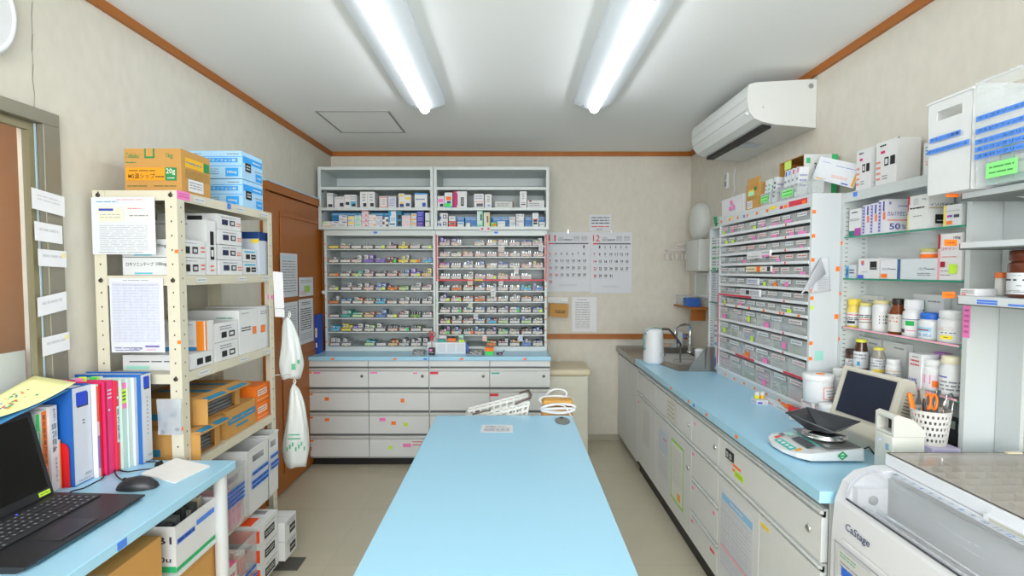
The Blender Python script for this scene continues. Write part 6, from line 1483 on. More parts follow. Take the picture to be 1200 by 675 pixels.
# list hanging on the near side of the cabinet, its left edge curled forward
Yc = TY0-.003
P0 = [on_y(960,302,Yc), on_y(971,301,Yc), on_y(973.5,341,Yc), on_y(950,344.5,Yc)]
TIP = on_y(938,345.5,Yc-.045)
mb = MB(); N = 8; vs = []; fs = []
for i in range(N+1):
    for j in range(N+1):
        u, v = i/N, j/N; top = P0[0].lerp(P0[1], u); bot = P0[3].lerp(P0[2], u); p = top.lerp(bot, v); vs.append((p.x, p.y-.0006-.012*(1-u)**2*math.sin(math.pi*v), p.z))
for i in range(N):
    for j in range(N): fs.append((i*(N+1)+j, (i+1)*(N+1)+j, (i+1)*(N+1)+j+1, i*(N+1)+j+1))
mb.add(vs, fs, PAPER, True)
q0 = P0[0]; q1 = on_y(968,321,Yc-.016); q2 = TIP; q3 = on_y(952,322,Yc-.03)
c_ = [(q0.x,q0.y-.012,q0.z),(q1.x,q1.y,q1.z),(q2.x,q2.y,q2.z),(q3.x,q3.y,q3.z)]
mb.add(c_, [(0,1,2),(0,2,3)], PAPER, True)
f = Face(mb, on_y(955,340,Yc-.0022), on_y(972,338,Yc-.0022)-on_y(955,340,Yc-.0022), on_y(969,306,Yc-.0022)-on_y(955,340,Yc-.0022)+Vector((-.035,0,0))*0, .0003)
f = Face(mb, on_y(958,340,Yc-.016), on_y(972,339,Yc-.016)-on_y(958,340,Yc-.016), Vector((0,0,on_y(965,325,Yc-.016).z-on_y(965,340,Yc-.016).z)), .0003); f.l(7,.05,0,.95,1,INKG,.2)
ob = mb.build('list_sheet', solid=.0006); tag(ob, 'white list sheet with a curled corner on the side of the drawer cabinet', 'notice')

# ------------------------------------------------------------------ things on top of the drawer cabinet
ZC = CT+.0004+.945+.0004
bin_('washing_up_bowl', 'white plastic tub with three pink notes on the drawer cabinet', 1.255, 1.45, 2.90, 3.19, ZC, .095, mat('#dadcde', .4), tapes=[], handle='', cat='tub')
mb = MB()
for (y, z) in ((3.02,.055),(3.035,.022),(2.99,.026)): mb.box(1.2478, 1.2484, y, y+.03, ZC+z, ZC+z+.022, P_)
ob = D.objects['washing_up_bowl']; pn = mb.build('pink_note', ob); pn.location = tuple(-v for v in ob.location)
cb = empty('open_carton', (1.33, 2.79, ZC)); mb = MB(); mb.open_box(-.07,.07,-.075,.075,0,.13,CARD,.003)
Face(mb, (-.07,.075,0),(0,-.15,0),(0,0,.13)).r(.15,.55,.6,.75,C('#a8e8b8')).r(.6,.72,.8,.86,C('#2a7a40')).r(.2,.72,.6,.78,YEL).r(.1,.05,.5,.35,W_).l(3,.15,.1,.45,.3,INKG).l(2,.15,.4,.8,.5,C('#7a8a40')); mb.build('carton_body', cb)
mb = MB(); mb.M = Matrix.Translation((-.07,0,.13)) @ Matrix.Rotation(R(12), 4, 'Y'); mb.box(0,.003,-.07,.07,0,.035,CARD); mb.build('carton_flap', cb)
tag(cb, 'small open brown carton with a green note on the drawer cabinet', 'carton')
bc = empty('open_carton', (1.387, 2.51, ZC)); mb = MB(); q_ = mat('#b58238', .85); a, b, h = .075, .11, .20
mb.box(-a, a, -b, -b+.003, 0, h, C('#e2e6e6')); mb.box(-a, a, -b+.0031, -b+.005, 0, h, q_); mb.box(-a, a, b-.003, b, 0, h, q_); mb.box(-a, a, -b+.005, b-.003, 0, .003, q_); mb.box(-a, a, -b+.005, b-.003, h-.003, h, q_); mb.box(a-.003, a, -b+.005, b-.003, .003, h-.003, q_)
Face(mb, (-a,-b,0),(2*a,0,0),(0,0,h)).r(.82,0,1,1,C('#30b068')).r(.06,.80,.18,.92,C('#40b078')).t('マグ',.30,.62,.46,.84,INK).l(3,.55,.5,.7,.85,INKG); mb.build('carton_body', bc)
m = MB(); m.box(-a-.0012, -a-.0002, .0, .06, h-.042, h-.004, C('#c8e86a')); m.build('green_note', bc)
tag(bc, 'open brown carton with a white and green printed side behind the leaning boxes', 'carton')
# two clear trays on the cabinet with leaning cartons
def sbox(px0, py0, label, dims, loc, rot, deco, base='#eceff3'):
    a, b, h = dims; c = carton('medicine_box', label, 'medicine box', loc[0]-a/2, loc[0]+a/2, loc[1]-b/2, loc[1]+b/2, loc[2], loc[2]+h, base, deco, rot=rot); return c
for k, (y0, y1) in enumerate(((2.53,2.69),(2.225,2.50))):
    e = bin_('clear_tray', 'clear tray full of leaning boxes on the drawer cabinet, %s' % ('far one','near one')[k], 1.256, 1.303, y0, y1, ZC, .06, CLEARD, tapes=[('L',.1,.2,.45,.75,MINT)] if k else [('L',.05,.25,.5,.8,MINT)], handle='', cat='tray')
PRT = lambda c: {'L':[('l',4,.15,.15,.85,.85,c)], 'F':[('l',3,.1,.3,.9,.8,C('#9aa0c0'))]}
tl = R(18)
for k, (y, c, nm) in enumerate(((2.655,'#9aa0b0','white box leaning in the far tray, farthest'), (2.625,'#7cc0a0','pale mint box leaning in the far tray'), (2.57,'#30364c','white box with a dark printed spine leaning in the far tray'),)):
    sbox(0,0,nm,(.042,.026 if k != 1 else .03,.12),(1.2795,y,ZC+.0065),(tl*.6,0,0),PRT(C(c)), '#e2f2ea' if k == 1 else '#eceff3')
for k, (y, nm, c) in enumerate(((2.468,'white box with navy corner leaning in the near tray','#3a52b0'),(2.438,'white box with blue wave print leaning in the near tray','#58a0d8'),(2.405,'white box with a pink mark leaning in the near tray','#d87090'),(2.37,'white box with thin pink line leaning in the near tray','#e090b0'))):
    sbox(0,0,nm,(.042,.026,.13),(1.2795,y,ZC+.0065),(R(9),0,0),{'L':[('l',3,.2,.1,.8,.7,INKG),('r',.3,.8,.8,.95,C(c))],'F':[('l',3,.1,.3,.9,.8,C('#9aa0c0'))]})
bx = MB(); a, b, h = .035, .185, .095
bx.box(0, a, -b, 0, 0, h, C('#e9edf4')); fL = Face(bx, (0, 0, 0), (0,-b,0), (0,0,h)); fL.r(.10,.04,.28,.10,C('#f0b040')).r(.93,.05,.98,.60,C('#f0a830')).r(.93,.62,.98,.85,C('#2a48c8')).l(1,.10,.78,.3,.84,C('#9098d0')).l(1,.45,.72,.9,.78,C('#7c86cc')).l(2,.42,.22,.8,.36,C('#e8a890')).r(.7,.06,.86,.11,C('#3050c0'))
Face(bx, (0,-b,0),(a,0,0),(0,0,h)).l(3,.1,.3,.9,.8,C('#9aa0c0'))
yv = Vector((-.46,.78,.36)).normalized(); zv = (Vector((0,0,1)) - yv*yv.z).normalized(); xv = yv.cross(zv)
ob = bx.build('medicine_box'); ob.matrix_world = Matrix.Translation((1.322, 2.352, ZC+.085)) @ Matrix((xv, yv, zv)).transposed().to_4x4()
tag(ob, 'large white box with blue and yellow stripes lying tilted on the near tray', 'medicine box')

# ================================================================== GLASS-SHELVED CABINET
GX, GY0, GY1 = 1.37, 1.585, 2.2135
gc = empty('glass_shelf_cabinet', (GX, GY0, CT+.0004)); L = GY1-GY0; H = .94; Wd = XR-GX-.002
GM = mat('#c8cece', .4, var=.01)
mb = MB(); mb.box(0, Wd, 0, .018, 0, H, GM); mb.box(0, Wd, L-.018, L, 0, H, GM); mb.box(0, Wd, .018, L-.018, H-.03, H, GM); mb.box(0, Wd, .018, L-.018, 0, .018, GM); mb.box(Wd-.003, Wd, .018, L-.018, .018, H-.03, GM); mb.box(-.001, .002, .0, L, H-.038, H, GM)
for i in range(48):
    for x in (.008, .078): mb.box(x, x+.012, L-.0185, L-.0181, .03+i*.018, .033+i*.018, C('#6c7474'))
mb.build('body', gc, bevel=.0012)
GS = [1.562, 1.392, 1.19, 1.022]
for z in GS:
    s_ = MB().box(.004, Wd-.004, .0185, L-.0185, z-CT-.0065, z-CT-.0004, GLASS).build('glass_shelf', gc)
    MB().box(.0025, .004, .0185, L-.0185, z-CT-.0065, z-CT-.0004, GEDGE).build('green_edge', s_)
    if z < 1.3: MB().box(.0015, .0022, .03, L-.03, z-CT-.004, z-CT+.003, C('#f4b0c4')).build('pink_tape', s_)
MB().box(-.0016,-.0011,L-.10,L-.075,H-.022,H-.004,TBLUE).build('blue_tape', gc)
m = MB(); f = Face(m, (-.0004,.017,.42),(0,-.026,0),(0,0,.10)); f.r(0,0,1,1,P_).l(5,.2,.1,.8,.9,C('#c05898')); m.build('pink_note', gc)
for z in (.12,.33,.52,.73): MB().box(-.0008,-.0002,L-.013,L-.003,z,z+.014,ORANGE).build('sticker', gc)
tag(gc, 'shallow grey cabinet with green-edged glass shelves above the right counter', 'cabinet')
IX = GX+.006
def gbox(px0, px1, z, ytop, base, label, L_=(), F_=(), dx=0, depth=None, name='medicine_box', X=None):
    X = IX+dx if X is None else X
    a = on_x(px0, 300, X).y; b = on_x(px1, 300, X).y; zt = on_x((px0+px1)/2, ytop, X).z
    a, b = min(a, GY1-.020), max(b, GY0+.020)
    return carton(name, label, 'medicine box', X, min(X+(depth or .085), XR-.008), b+.0004, a-.0004, z+.0003, zt, base, {'L': list(L_), 'F': list(F_)})
z = GS[0]
gbox(994,1008,z,245,W_,'small white box with green and magenta foot, first on the top glass shelf',[('r',0,0,.5,.2,C('#1a7a6a')),('r',.5,0,1,.28,C('#b040a0')),('l',1,.2,.82,.7,.92,INK),('l',2,.1,.55,.9,.65,INKG)],[('l',2,.2,.5,.8,.7,INKG)], dx=.004)
pl = [('r',.05,.05,.3,.95,C('#6a62c8')),('r',.62,.40,.9,.62,C('#f07a60')),('r',.6,.65,.8,.95,C('#5850a8')),('l',8,.08,.08,.27,.92,W_)]
for k, (a, b, nm) in enumerate(((1009.5,1018.3,'farthest'),(1018.6,1027.5,'middle'),(1027.8,1037,'nearest'))):
    gbox(a, b, z, [240.5,238.5,234.5][k], '#eeeef6', f'white box with violet stripes and 50% print on the top glass shelf, {nm} of three', pl,
         [('t','カルバマゼピン',.05,.50,.95,.64,C('#3c3a90')),('r',.05,.36,.98,.39,C('#f08060')),('t','50',.15,.10,.62,.28,C('#3a3a98')),('t','%',.68,.12,.88,.24,C('#7a7ac0')),('l',1,.5,.76,.95,.82,C('#6a6ac0')),('r',.1,.84,.2,.92,C('#8a8ac8'))])
gbox(1062,1086,z,229,'#f1f2f0','white carton with red corner and yellow edge on the top glass shelf',[('r',0,.55,.05,1,C('#c02030')),('r',.05,.75,.1,1,C('#c02030')),('r',0,0,.06,.5,C('#e8d860')),('l',1,.12,.58,.85,.68,INK),('l',1,.3,.36,.7,.42,INKG),('r',.3,.72,.5,.92,C('#c8c8d0')),('t','100g',.7,.82,.9,.89,INKG)],[('r',.28,.14,.85,.40,BLACK),('l',1,.34,.2,.8,.25,W_),('r',.05,.58,.95,.60,C('#b09040')),('t','イソバイド',.05,.64,.95,.72,INK)])
gbox(1104,1125,z,240,'#edf0f1','white box with yellow edge, magenta and blue squares on the top glass shelf',[('r',0,0,.14,1,C('#ecd870')),('r',.22,.42,.36,.52,C('#d02090')),('r',.37,.42,.5,.52,C('#3048d0')),('r',.6,.38,.9,.52,C('#444850')),('l',1,.2,.68,.9,.74,INKG),('r',.2,.08,.52,.24,ORANGE)],[('l',2,.2,.3,.8,.5,INKG)])
gbox(1107,1126,z+.085,228,'#e6e8ea','small flat box lying on the yellow-edged box',[('l',1,.2,.3,.8,.7,INKG)]) if False else None
z = GS[1]
pbx = carton('medicine_box', 'small blue and white box at the far end of the second glass shelf', 'medicine box', IX+.004, IX+.05, 2.13, 2.19, z+.0003, z+.055, '#dfe6ea', {'L':[('r',0,0,.35,.9,C('#58a8d8')),('r',.1,.2,.25,.7,C('#2a5a9a')),('l',2,.4,.3,.9,.7,INK)]})
gbox(1006,1030,z,303,'#f0f1f2','white box with a red circle and a black square on the second glass shelf',[('r',.15,.7,.3,.9,C('#e07060')),('r',.2,.65,.26,.75,C('#4a6ad0')),('r',.6,.45,.92,.85,BLACK),('l',1,.64,.5,.88,.56,W_),('r',.0,0,.3,.18,C('#5060d0')),('l',1,.2,.3,.5,.36,INKG)],[('l',2,.2,.3,.8,.6,INK)])
gbox(1032,1054,z,304,'#f0f2f4','white box with dark blue end on the second glass shelf',[('r',.92,0,1,1,C('#1c5a92')),('t','パップ',.1,.44,.5,.58,C('#24507a')),('l',1,.52,.46,.85,.54,INK),('r',.05,.06,.4,.26,ORANGE)],[('r',0,0,.2,1,C('#1c5a92'))])
gbox(1055,1099,z,303,'#e4eaee','long white box with dark blue printed name on the second glass shelf',[('t','パップ',.52,.44,.72,.58,C('#24507a')),('l',1,.73,.46,.95,.54,INK),('l',2,.5,.16,.85,.34,INKG),('r',0,0,.02,1,C('#1c5a92'))],[('l',2,.2,.3,.8,.6,INK)])
gbox(1099,1127,z,273.5,'#f3f1f0','tall white box with a pink edge and red oval on the second glass shelf',[('r',0,0,.1,.65,C('#f0a0b0')),('r',0,.68,.1,1,C('#b01828')),('t','コデイン',.15,.64,.75,.71,C('#c05060')),('l',1,.2,.48,.8,.52,C('#e08080')),('r',.14,.28,.34,.40,C('#a01828')),('l',1,.16,.18,.55,.22,INKG),('l',1,.16,.09,.55,.13,INKG),('r',.52,.14,.85,.34,LIME),('t','100g',.68,.86,.95,.93,INK)],[('l',2,.2,.1,.8,.3,INK)])
def bottle(name, label, x, y, z, r, h, body, cap, cap_h=.02, cap_r=None, neck=.8, label_m=None, label_ops=(), shoulder=.78, ribs=False, kind='bottle', extra=None, alpha=None, fill=None):
    e = empty(name, (x, y, z+.0004)); cr = cap_r or r*neck
    bm = C(body, .35) if isinstance(body, str) else body
    hb = h-cap_h
    mb = MB(); mb.lathe([(.001,0),(r*.92,0),(r,.004),(r,hb*shoulder),(r*.96,hb*(shoulder+.06)),(cr*.92,hb*.96),(cr*.92,hb)], bm, n=28, cap=False); mb.build('bottle_body', e)
    mb = MB(); cm = C(cap, .45) if isinstance(cap, str) else cap
    n = 28
    prof = [(cr*.98,hb+.0003),(cr,hb+.002),(cr,h-.003),(cr*.93,h-.0003),(.001,h)]
    mb.lathe(prof, cm, n=n)
    if ribs:
        for k in range(24):
            a = 2*math.pi*k/24; mb.M = Matrix.Translation((cr*math.cos(a), cr*math.sin(a), 0)); mb.lathe([(.0009,hb+.002),(.0009,h-.004)], cm, n=5)
        mb.M = Matrix()
    mb.build('cap', e)
    if label_m is not None:
        lm = C(label_m, .6) if isinstance(label_m, str) else label_m
        z0, z1 = hb*.1, hb*.68; rr = r+.0006; mb = MB(); K = 20
        a0 = math.pi - 1.5 + math.atan2(y, x)*.0; a1 = a0 + 3.0 + 1.0
        vs = []; fs = []
        for k in range(K+1):
            a = a0 + (a1-a0)*k/K; vs += [(rr*math.cos(a), rr*math.sin(a), z0), (rr*math.cos(a), rr*math.sin(a), z1)]
        fs = [(2*k, 2*k+2, 2*k+3, 2*k+1) for k in range(K)]
        mb.add(vs, fs, lm, True)
        # print wraps the label: 0..1 from its left to right edge as seen
        def band(u0, v0, u1, v1, m, lift):
            q = max(1, int((u1-u0)*14)); vs = []; fs = []; r2 = rr+.0004*lift
            for k in range(q+1):
                a = a0 + (a1-a0)*(u0+(u1-u0)*k/q); vs += [(r2*math.cos(a), r2*math.sin(a), z0+(z1-z0)*v0), (r2*math.cos(a), r2*math.sin(a), z0+(z1-z0)*v1)]
            mb.add(vs, [(2*k, 2*k+2, 2*k+3, 2*k+1) for k in range(q)], m if not isinstance(m, str) else C(m), True)
        lift = 1
        for op in label_ops:
            if op[0] == 'r': band(op[1], op[2], op[3], op[4], op[5], lift); lift += 1
            else:
                nrow = op[1]; u0, v0, u1, v1, m = op[2:7]
                for k in range(nrow):
                    v = v1-(k+.5)*(v1-v0)/nrow; x_ = u0
                    while x_ < u1-.03:
                        w_ = min(u1, x_+random.uniform(.06,.2)); band(x_, v-(v1-v0)/nrow*.22, w_, v+(v1-v0)/nrow*.22, m, lift); x_ = w_+.03
                lift += 1
        mb.build('paper_label', e)
    if fill:
        mb = MB(); mb.lathe([(.001,.001),(r*.93,.001),(r*.93,hb*fill[1]),(.001,hb*fill[1])], C(fill[0]), n=20); mb.build('contents', e)
    tag(e, label, kind, None); return e
def gb(px, z, r, ytop, **kw):
    X = GX+.010+r; y = X*620*_c/(px-600)
    y = min(max(y, GY0+.02+r), GY1-.0205-r); zt = on_y(px, ytop, y).z
    return X, y, z, r, zt-z
AMB = mat('#7a3a14', .08, alpha=.85, var=.05); AMB2 = mat('#4a2c1c', .12, alpha=.9)
def GB_(label, px, z, r, ytop, body, cap, **kw):
    X, y, z, r, h = gb(px, z, r, ytop); return bottle(kw.pop('name', 'medicine_bottle'), label, X, y, z, r, h, body, cap, **kw)
# jar on the second shelf stands on the flat boxes
bottle('ointment_jar', 'white ointment jar with olive lid and orange note on the second glass shelf', GX+.055, 1.80, GS[1]+.070, .032, .036, '#f0e6e4', '#c0b870', cap_h=.012, cap_r=.034, label_m=ORANGE, shoulder=.95)
gbox(1038,1070,GS[1],999,W_,'x x x x') if False else None
z = GS[2]; IP = lambda m: [('l',2,.5,.6,.85,.9,m),('l',3,.45,.1,.9,.5,INKG)]
GB_('white bottle with yellow cap and yellow foot, first on the third glass shelf', 1000.5, z, .026, 350.5, '#e8d060', '#ecd048', cap_h=.025, label_m='#eeeef0', label_ops=[('l',1,.3,.75,.8,.9,RED),('r',.35,.15,.65,.35,DARK),('l',2,.3,.4,.8,.65,INK)], neck=.9)
GB_('white bottle with pale yellow lid and red framed label, second on the third shelf', 1016, z, .025, 355, '#eef0f0', '#d8cc78', cap_h=.012, neck=.96, label_m='#f0f0ee', label_ops=[('r',.3,.55,.9,.6,RED),('r',.3,.35,.9,.40,C('#6a3430')),('l',2,.35,.65,.85,.95,INK)], shoulder=.92)
GB_('wide white bottle with olive lid and handwritten label on the third shelf', 1034, z, .030, 352, '#eceeef', '#cfc590', cap_h=.014, neck=.95, label_m='#f2f2f2', label_ops=[('l',3,.55,.3,.85,.9,INK),('r',.1,.2,.3,.9,C('#d0e0d0')),('r',.2,.0,.3,.3,ORANGE)], shoulder=.9)
GB_('amber glass bottle with dark cap and orange base on the third shelf', 1053, z, .030, 350, AMB, '#2a1c18', cap_h=.022, neck=.62, label_m='#e4e0da', label_ops=[('l',2,.15,.5,.6,.9,C('#c04040'))], shoulder=.66, fill=('#e8661c', .34))
GB_('white bottle with ribbed white cap and green oval label on the third shelf', 1071.5, z, .032, 351, '#eef0f2', '#f0f2f4', cap_h=.035, neck=.85, ribs=True, label_m='#eef0f2', label_ops=[('r',.05,.92,.95,.96,C('#3a3a80')),('r',.42,.55,.62,.85,C('#20a848')),('r',.2,.1,.4,.32,DARK),('l',1,.45,.2,.8,.3,C('#e06090'))], shoulder=.85)
GB_('white jar with a blue lid and light blue label on the third shelf', 1093, z, .036, 366.5, '#edf0f3', '#2468c8', cap_h=.022, neck=.88, label_m='#e8f0f6', label_ops=[('r',.1,.5,.6,.9,C('#9cc8e0')),('r',.15,.62,.55,.72,C('#a04048')),('l',2,.1,.1,.6,.4,C('#6090c0'))], shoulder=.86)
GB_('large white bottle with a yellow oval on its label at the near end', 1117.5, z, .038, 363.5, '#edeef0', '#eef0f2', cap_h=.026, neck=.93, label_m='#e9eaec', label_ops=[('l',2,.1,.7,.6,.95,C('#e0a080')),('l',1,.4,.5,.65,.62,INK),('r',.38,.12,.6,.38,C('#f0dc20')),('l',1,.45,.2,.53,.3,INK)], shoulder=.9)
def back_box(px0, px1, y_top, z, label, base='#e6e9ea', ops=(), h=None, fops=()):
    X = GX+.074; a = on_x(px0, 300, X).y; b = on_x(px1, 300, X).y; zt = on_x((px0+px1)/2, y_top, X).z
    carton('medicine_box', label, 'medicine box', X, XR-.0065, max(b, GY0+.02), min(a, GY1-.02), z+.0003, zt, base, {'L': list(ops), 'F': list(fops)})
back_box(1000, 1030, 346, GS[2], 'pale flat carton at the far back of the third glass shelf', ops=[('l',1,.5,.8,.9,.9,INKG)])
back_box(1072, 1108, 345, GS[2], 'pale carton with green mark behind the blue-lidded jar', ops=[('r',.1,.4,.4,.85,C('#28a860')),('l',1,.5,.8,.9,.88,INKG)])
z = GS[3]
GB_('brown jar with dark lid, farthest on the lowest glass shelf', 993, z, .022, 409, AMB2, '#2c1a14', cap_h=.02, neck=.95, label_m='#e8eaec', label_ops=IP(INK))
GB_('dark amber jar with bright yellow lid on the lowest glass shelf', 1011, z, .026, 397.5, AMB2, '#d8d84a', cap_h=.012, neck=.78, label_m='#e8eaee', label_ops=[('l',2,.2,.5,.8,.9,INKG),('r',.5,.15,.6,.4,C('#30a0d0'))], shoulder=.6)
GB_('clear glass jar with yellow lid and yellow spot on the lowest glass shelf', 1032, z, .026, 407, mat('#a8a498', .1, alpha=.6), '#d8cc58', cap_h=.011, neck=.7, label_m='#e6e9ec', label_ops=[('l',3,.3,.4,.85,.95,INKG),('r',.45,.08,.8,.28,YEL)], shoulder=.6)
GB_('small white bottle with yellow lines next to the glass jar', 1050, z, .025, 421, '#eceeef', '#eef0f0', cap_h=.018, neck=.92, label_m='#eef0f0', label_ops=[('r',.1,.8,.9,.86,C('#c8a848')),('r',.1,.0,.9,.08,C('#d8c058')),('l',2,.2,.2,.8,.6,INKG)], shoulder=.88)
gbox(1069,1084,z,415,'#f0f1f2','white box with red print and blue 10% on the lowest glass shelf',[('l',2,.15,.62,.85,.85,C('#d05050')),('l',1,.3,.88,.8,.93,INK),('t','10%',.1,.12,.75,.28,C('#5a70a8'))],[('l',3,.2,.3,.8,.8,INKG)],depth=.06)
GB_('large white bottle with pink label and orange note on the lowest glass shelf', 1099, z, .0355, 421, '#eef0f2', '#eef0f2', cap_h=.022, neck=.92, label_m='#f0eaf0', label_ops=[('r',.1,.15,.3,.85,C('#d8a0e0')),('r',.38,.35,.52,.95,C('#e890b8')),('r',.55,.15,.82,.6,ORANGE)], shoulder=.88)
GB_('white bottle with cream cap and violet line at the near end of the lowest shelf', 1119, z, .032, 417, '#eceef1', '#e2dcc0', cap_h=.026, neck=.88, label_m='#eef0f3', label_ops=[('r',.1,.82,.5,.9,C('#6060b8')),('l',3,.2,.1,.8,.7,INKG),('r',.1,.1,.25,.3,C('#7088d0'))], shoulder=.8)
back_box(1003, 1034, 396, z, 'pale carton at the back of the lowest glass shelf, far', ops=[('l',1,.5,.8,.9,.9,INKG)])
back_box(1038, 1066, 402, z, 'pale carton at the back of the lowest glass shelf, middle', ops=[('l',1,.5,.8,.9,.9,INKG)])
back_box(1098, 1112, 414, z, 'lilac carton at the back of the lowest glass shelf, near', '#c88ad8', [('l',3,.2,.3,.8,.9,C('#8040a0'))])
# on the counter inside the cabinet foot
bottle('medicine_bottle', 'tall white bottle with blue lines behind the touch screen', 1.335, 2.135, CT+.0008, .030, .225, '#eceef2', '#eff2f2', cap_h=.03, neck=.9, label_m='#eceef4', label_ops=[('r',.05,.9,.95,.94,C('#3a50a8')),('l',2,.2,.6,.7,.85,C('#4a5cb0')),('r',.1,.15,.35,.32,C('#4060c0'))], shoulder=.88)

# boxes standing on the cabinet top
ZG = CT+.0004+.94+.0004
dd = [('r',.42,.42,.62,.62,BLACK),('r',.46,.46,.58,.58,W_),('r',.70,.42,.92,.62,BLACK),('l',1,.2,.86,.5,.95,INK),('r',.25,.72,.45,.78,C('#d81c70')),('l',4,.05,.08,.25,.6,C('#e8907c')),('l',2,.35,.1,.6,.22,INKG)]
gbox(1000.5,1017.5,ZG,176,'#eff1f2','white carton with black squares on the glass cabinet, the farther of two',dd,[('l',1,.1,.1,.9,.14,INKG)], dx=-.004)
gbox(1023,1047.5,ZG,166,'#f1f2f3','white carton with black squares on the glass cabinet, the nearer of two',dd,[('r',.0,.97,.1,1,INKG)], dx=-.004)
gbox(1078,1100,ZG,166,'#eceeee','small white carton with orange figures beside the white bin',[('l',3,.1,.6,.9,.9,INKG),('t','2.5',.15,.3,.6,.42,C('#f07040'))],[('l',1,.2,.9,.8,.95,INK)], dx=.004)
carton('medicine_box', 'green flat box lying under the two white cartons', 'medicine box', 1.44, 1.465, 2.05, 2.19, ZG+.0, ZG+.02, '#28a860') if False else None

# ================================================================== WALL SHELVES NEAREST THE CAMERA
SX = 1.25
def wall_shelf(z, label, y1=1.50, y0=.78, t=.016, st=()):
    e = empty('wall_shelf', (SX, y0, z)); L = y1-y0; W = XR-SX-.001
    m = MB(); US = mat('#777d7a', .5, .2); m.prism([(0,0),(W,0),(W,L),(.02,L),(.006,L-.006),(0,L-.02)], 'z', -.003, 0, CW); m.box(0, .003, 0, L-.02, -t, -.003, CW); m.prism([(.0032,0),(W,0),(W,L),(.02,L),(.007,L-.008),(.0032,L-.02)], 'z', -t-.004, -.0032, US)  # underside coloured darker to give the shade beneath the board
    m.build('board', e)
    for y in (.08, L-.10):
        b_ = MB(); b_.prism([(W-.004,-.10),(W,-.10),(W,-.0035),(.03,-.0035),(.03,-.012),(W*.6,-.03)], 'y', y, y+.004, mat('#c9cfcf', .4)); b_.build('bracket', e)
    for (y, w, m_, two) in st:
        for k in range(two): MB().box(-.0007,-.0002,L-y-w,L-y,-t+.003+k*.0065,-t+.008+k*.0065,m_).build('tape_label', e)
    tag(e, label, 'shelf'); return e
S1 = wall_shelf(1.637, 'white wall shelf at the right edge carrying the two plastic bins')
S2 = wall_shelf(1.500, 'empty white wall shelf at the right edge below the bins', st=[(.22,.05,TBLUE,1)])
S3 = wall_shelf(1.352, 'lowest white wall shelf at the right edge with a brown jar on it', t=.022, st=[(.08,.06,TBLUE,2),(.17,.08,TBLUE,1)])
for e, y in ((S1,1),(S2,1),(S3,1)):
    m = MB(); L = .72; m.box(-.028,.008, L+.0005, L+.0012, -.008, .010, ORANGE); Face(m, (-.028,L+.0005,-.008),(.036,0,0),(0,0,.018)).l(1,.2,.3,.8,.7,C('#a04818')); m.build('orange_note', e)
bin_('storage_bin', 'opaque white storage bin with two blue tapes on the wall shelf', 1.205, 1.45, 1.405, 1.555, 1.6375, .265, FW, tapes=[('L',.10,.56,.80,.61,'アズノール軟膏'),('L',.04,.44,.99,.49,'オイラックスHクリーム')], handle='L')
bin_('storage_bin', 'translucent storage bin with several blue tapes at the right edge', 1.205, 1.45, 1.08, 1.395, 1.6375, .27, mat('#e4eaec', .25, alpha=.26), tapes=[('L',.02,.62,.62,.67,'ケトコナゾールクリーム'),('L',.02,.50,.60,.55,'テルビナフィンクリーム'),('L',.02,.40,.62,.45,'ラミシールクリーム1%'),('L',.02,.33,.56,.38,'ルリコンクリーム1%'),('L',.02,.26,.62,.31,'スキロンクリーム0.5%'),('L',.13,.06,.40,.20,MINT)], handle='L')
for k in range(7):
    carton('ointment_box', 'ointment carton inside the translucent bin, %s from its far end' % ORD[k], 'medicine box', 1.225, 1.42, 1.345-k*.036, 1.376-k*.036, 1.6415, 1.72+.008*((k*3)%4), C(['#e8ecee','#7cc8b0','#dce6e6','#f0f0f0','#5ab8a0','#e4e6ea','#d8e8e4'][k]), {'L':[('l',2,.1,.4,.9,.8,INKG),('r',0,.0,1,.2,C('#50a890'))]}, 'cartons in the translucent bin')
jar = bottle('medicine_jar', 'large brown screw-top jar with a white label on the lowest wall shelf', 1.335, 1.345, 1.3522, .057, .122, mat('#5c2c18', .2), mat('#5c2a18', .3), cap_h=.028, cap_r=.055, label_m='#e9edf2', label_ops=[('r',0,0,.045,1,C('#3a8ad0')),('r',.0,.5,.03,1,C('#24307c')),('l',1,.15,.58,.6,.75,INK),('l',1,.2,.85,.6,.9,INKG),('l',1,.4,.35,.7,.45,INKG),('l',2,.15,.08,.75,.2,INKG)], shoulder=.9, kind='jar')
bottle('medicine_bottle', 'small white bottle with orange cap beside the brown jar', 1.345, 1.455, 1.3522, .013, .065, '#ecebe8', '#f07a38', cap_h=.016, neck=1.0, cap_r=.0135, shoulder=.9, label_m=None)
carton('medicine_box', 'flat white box lying at the far end of the lowest wall shelf', 'medicine box', 1.27, 1.33, 1.45, 1.498, 1.3522, 1.372, W_, {'L':[('l',2,.1,.3,.9,.8,INKG),('r',.1,.1,.4,.3,C('#e08070'))]})
# white panel between the shelves and the glass cabinet
mb = MB(); mb.box(XR-.012, XR-.001, 1.505, 1.583, CT, 1.70, GM); struct(mb.build('trim_8'))

# ================================================================== THINGS ON THE RIGHT COUNTER
Z8c = CT+.0005
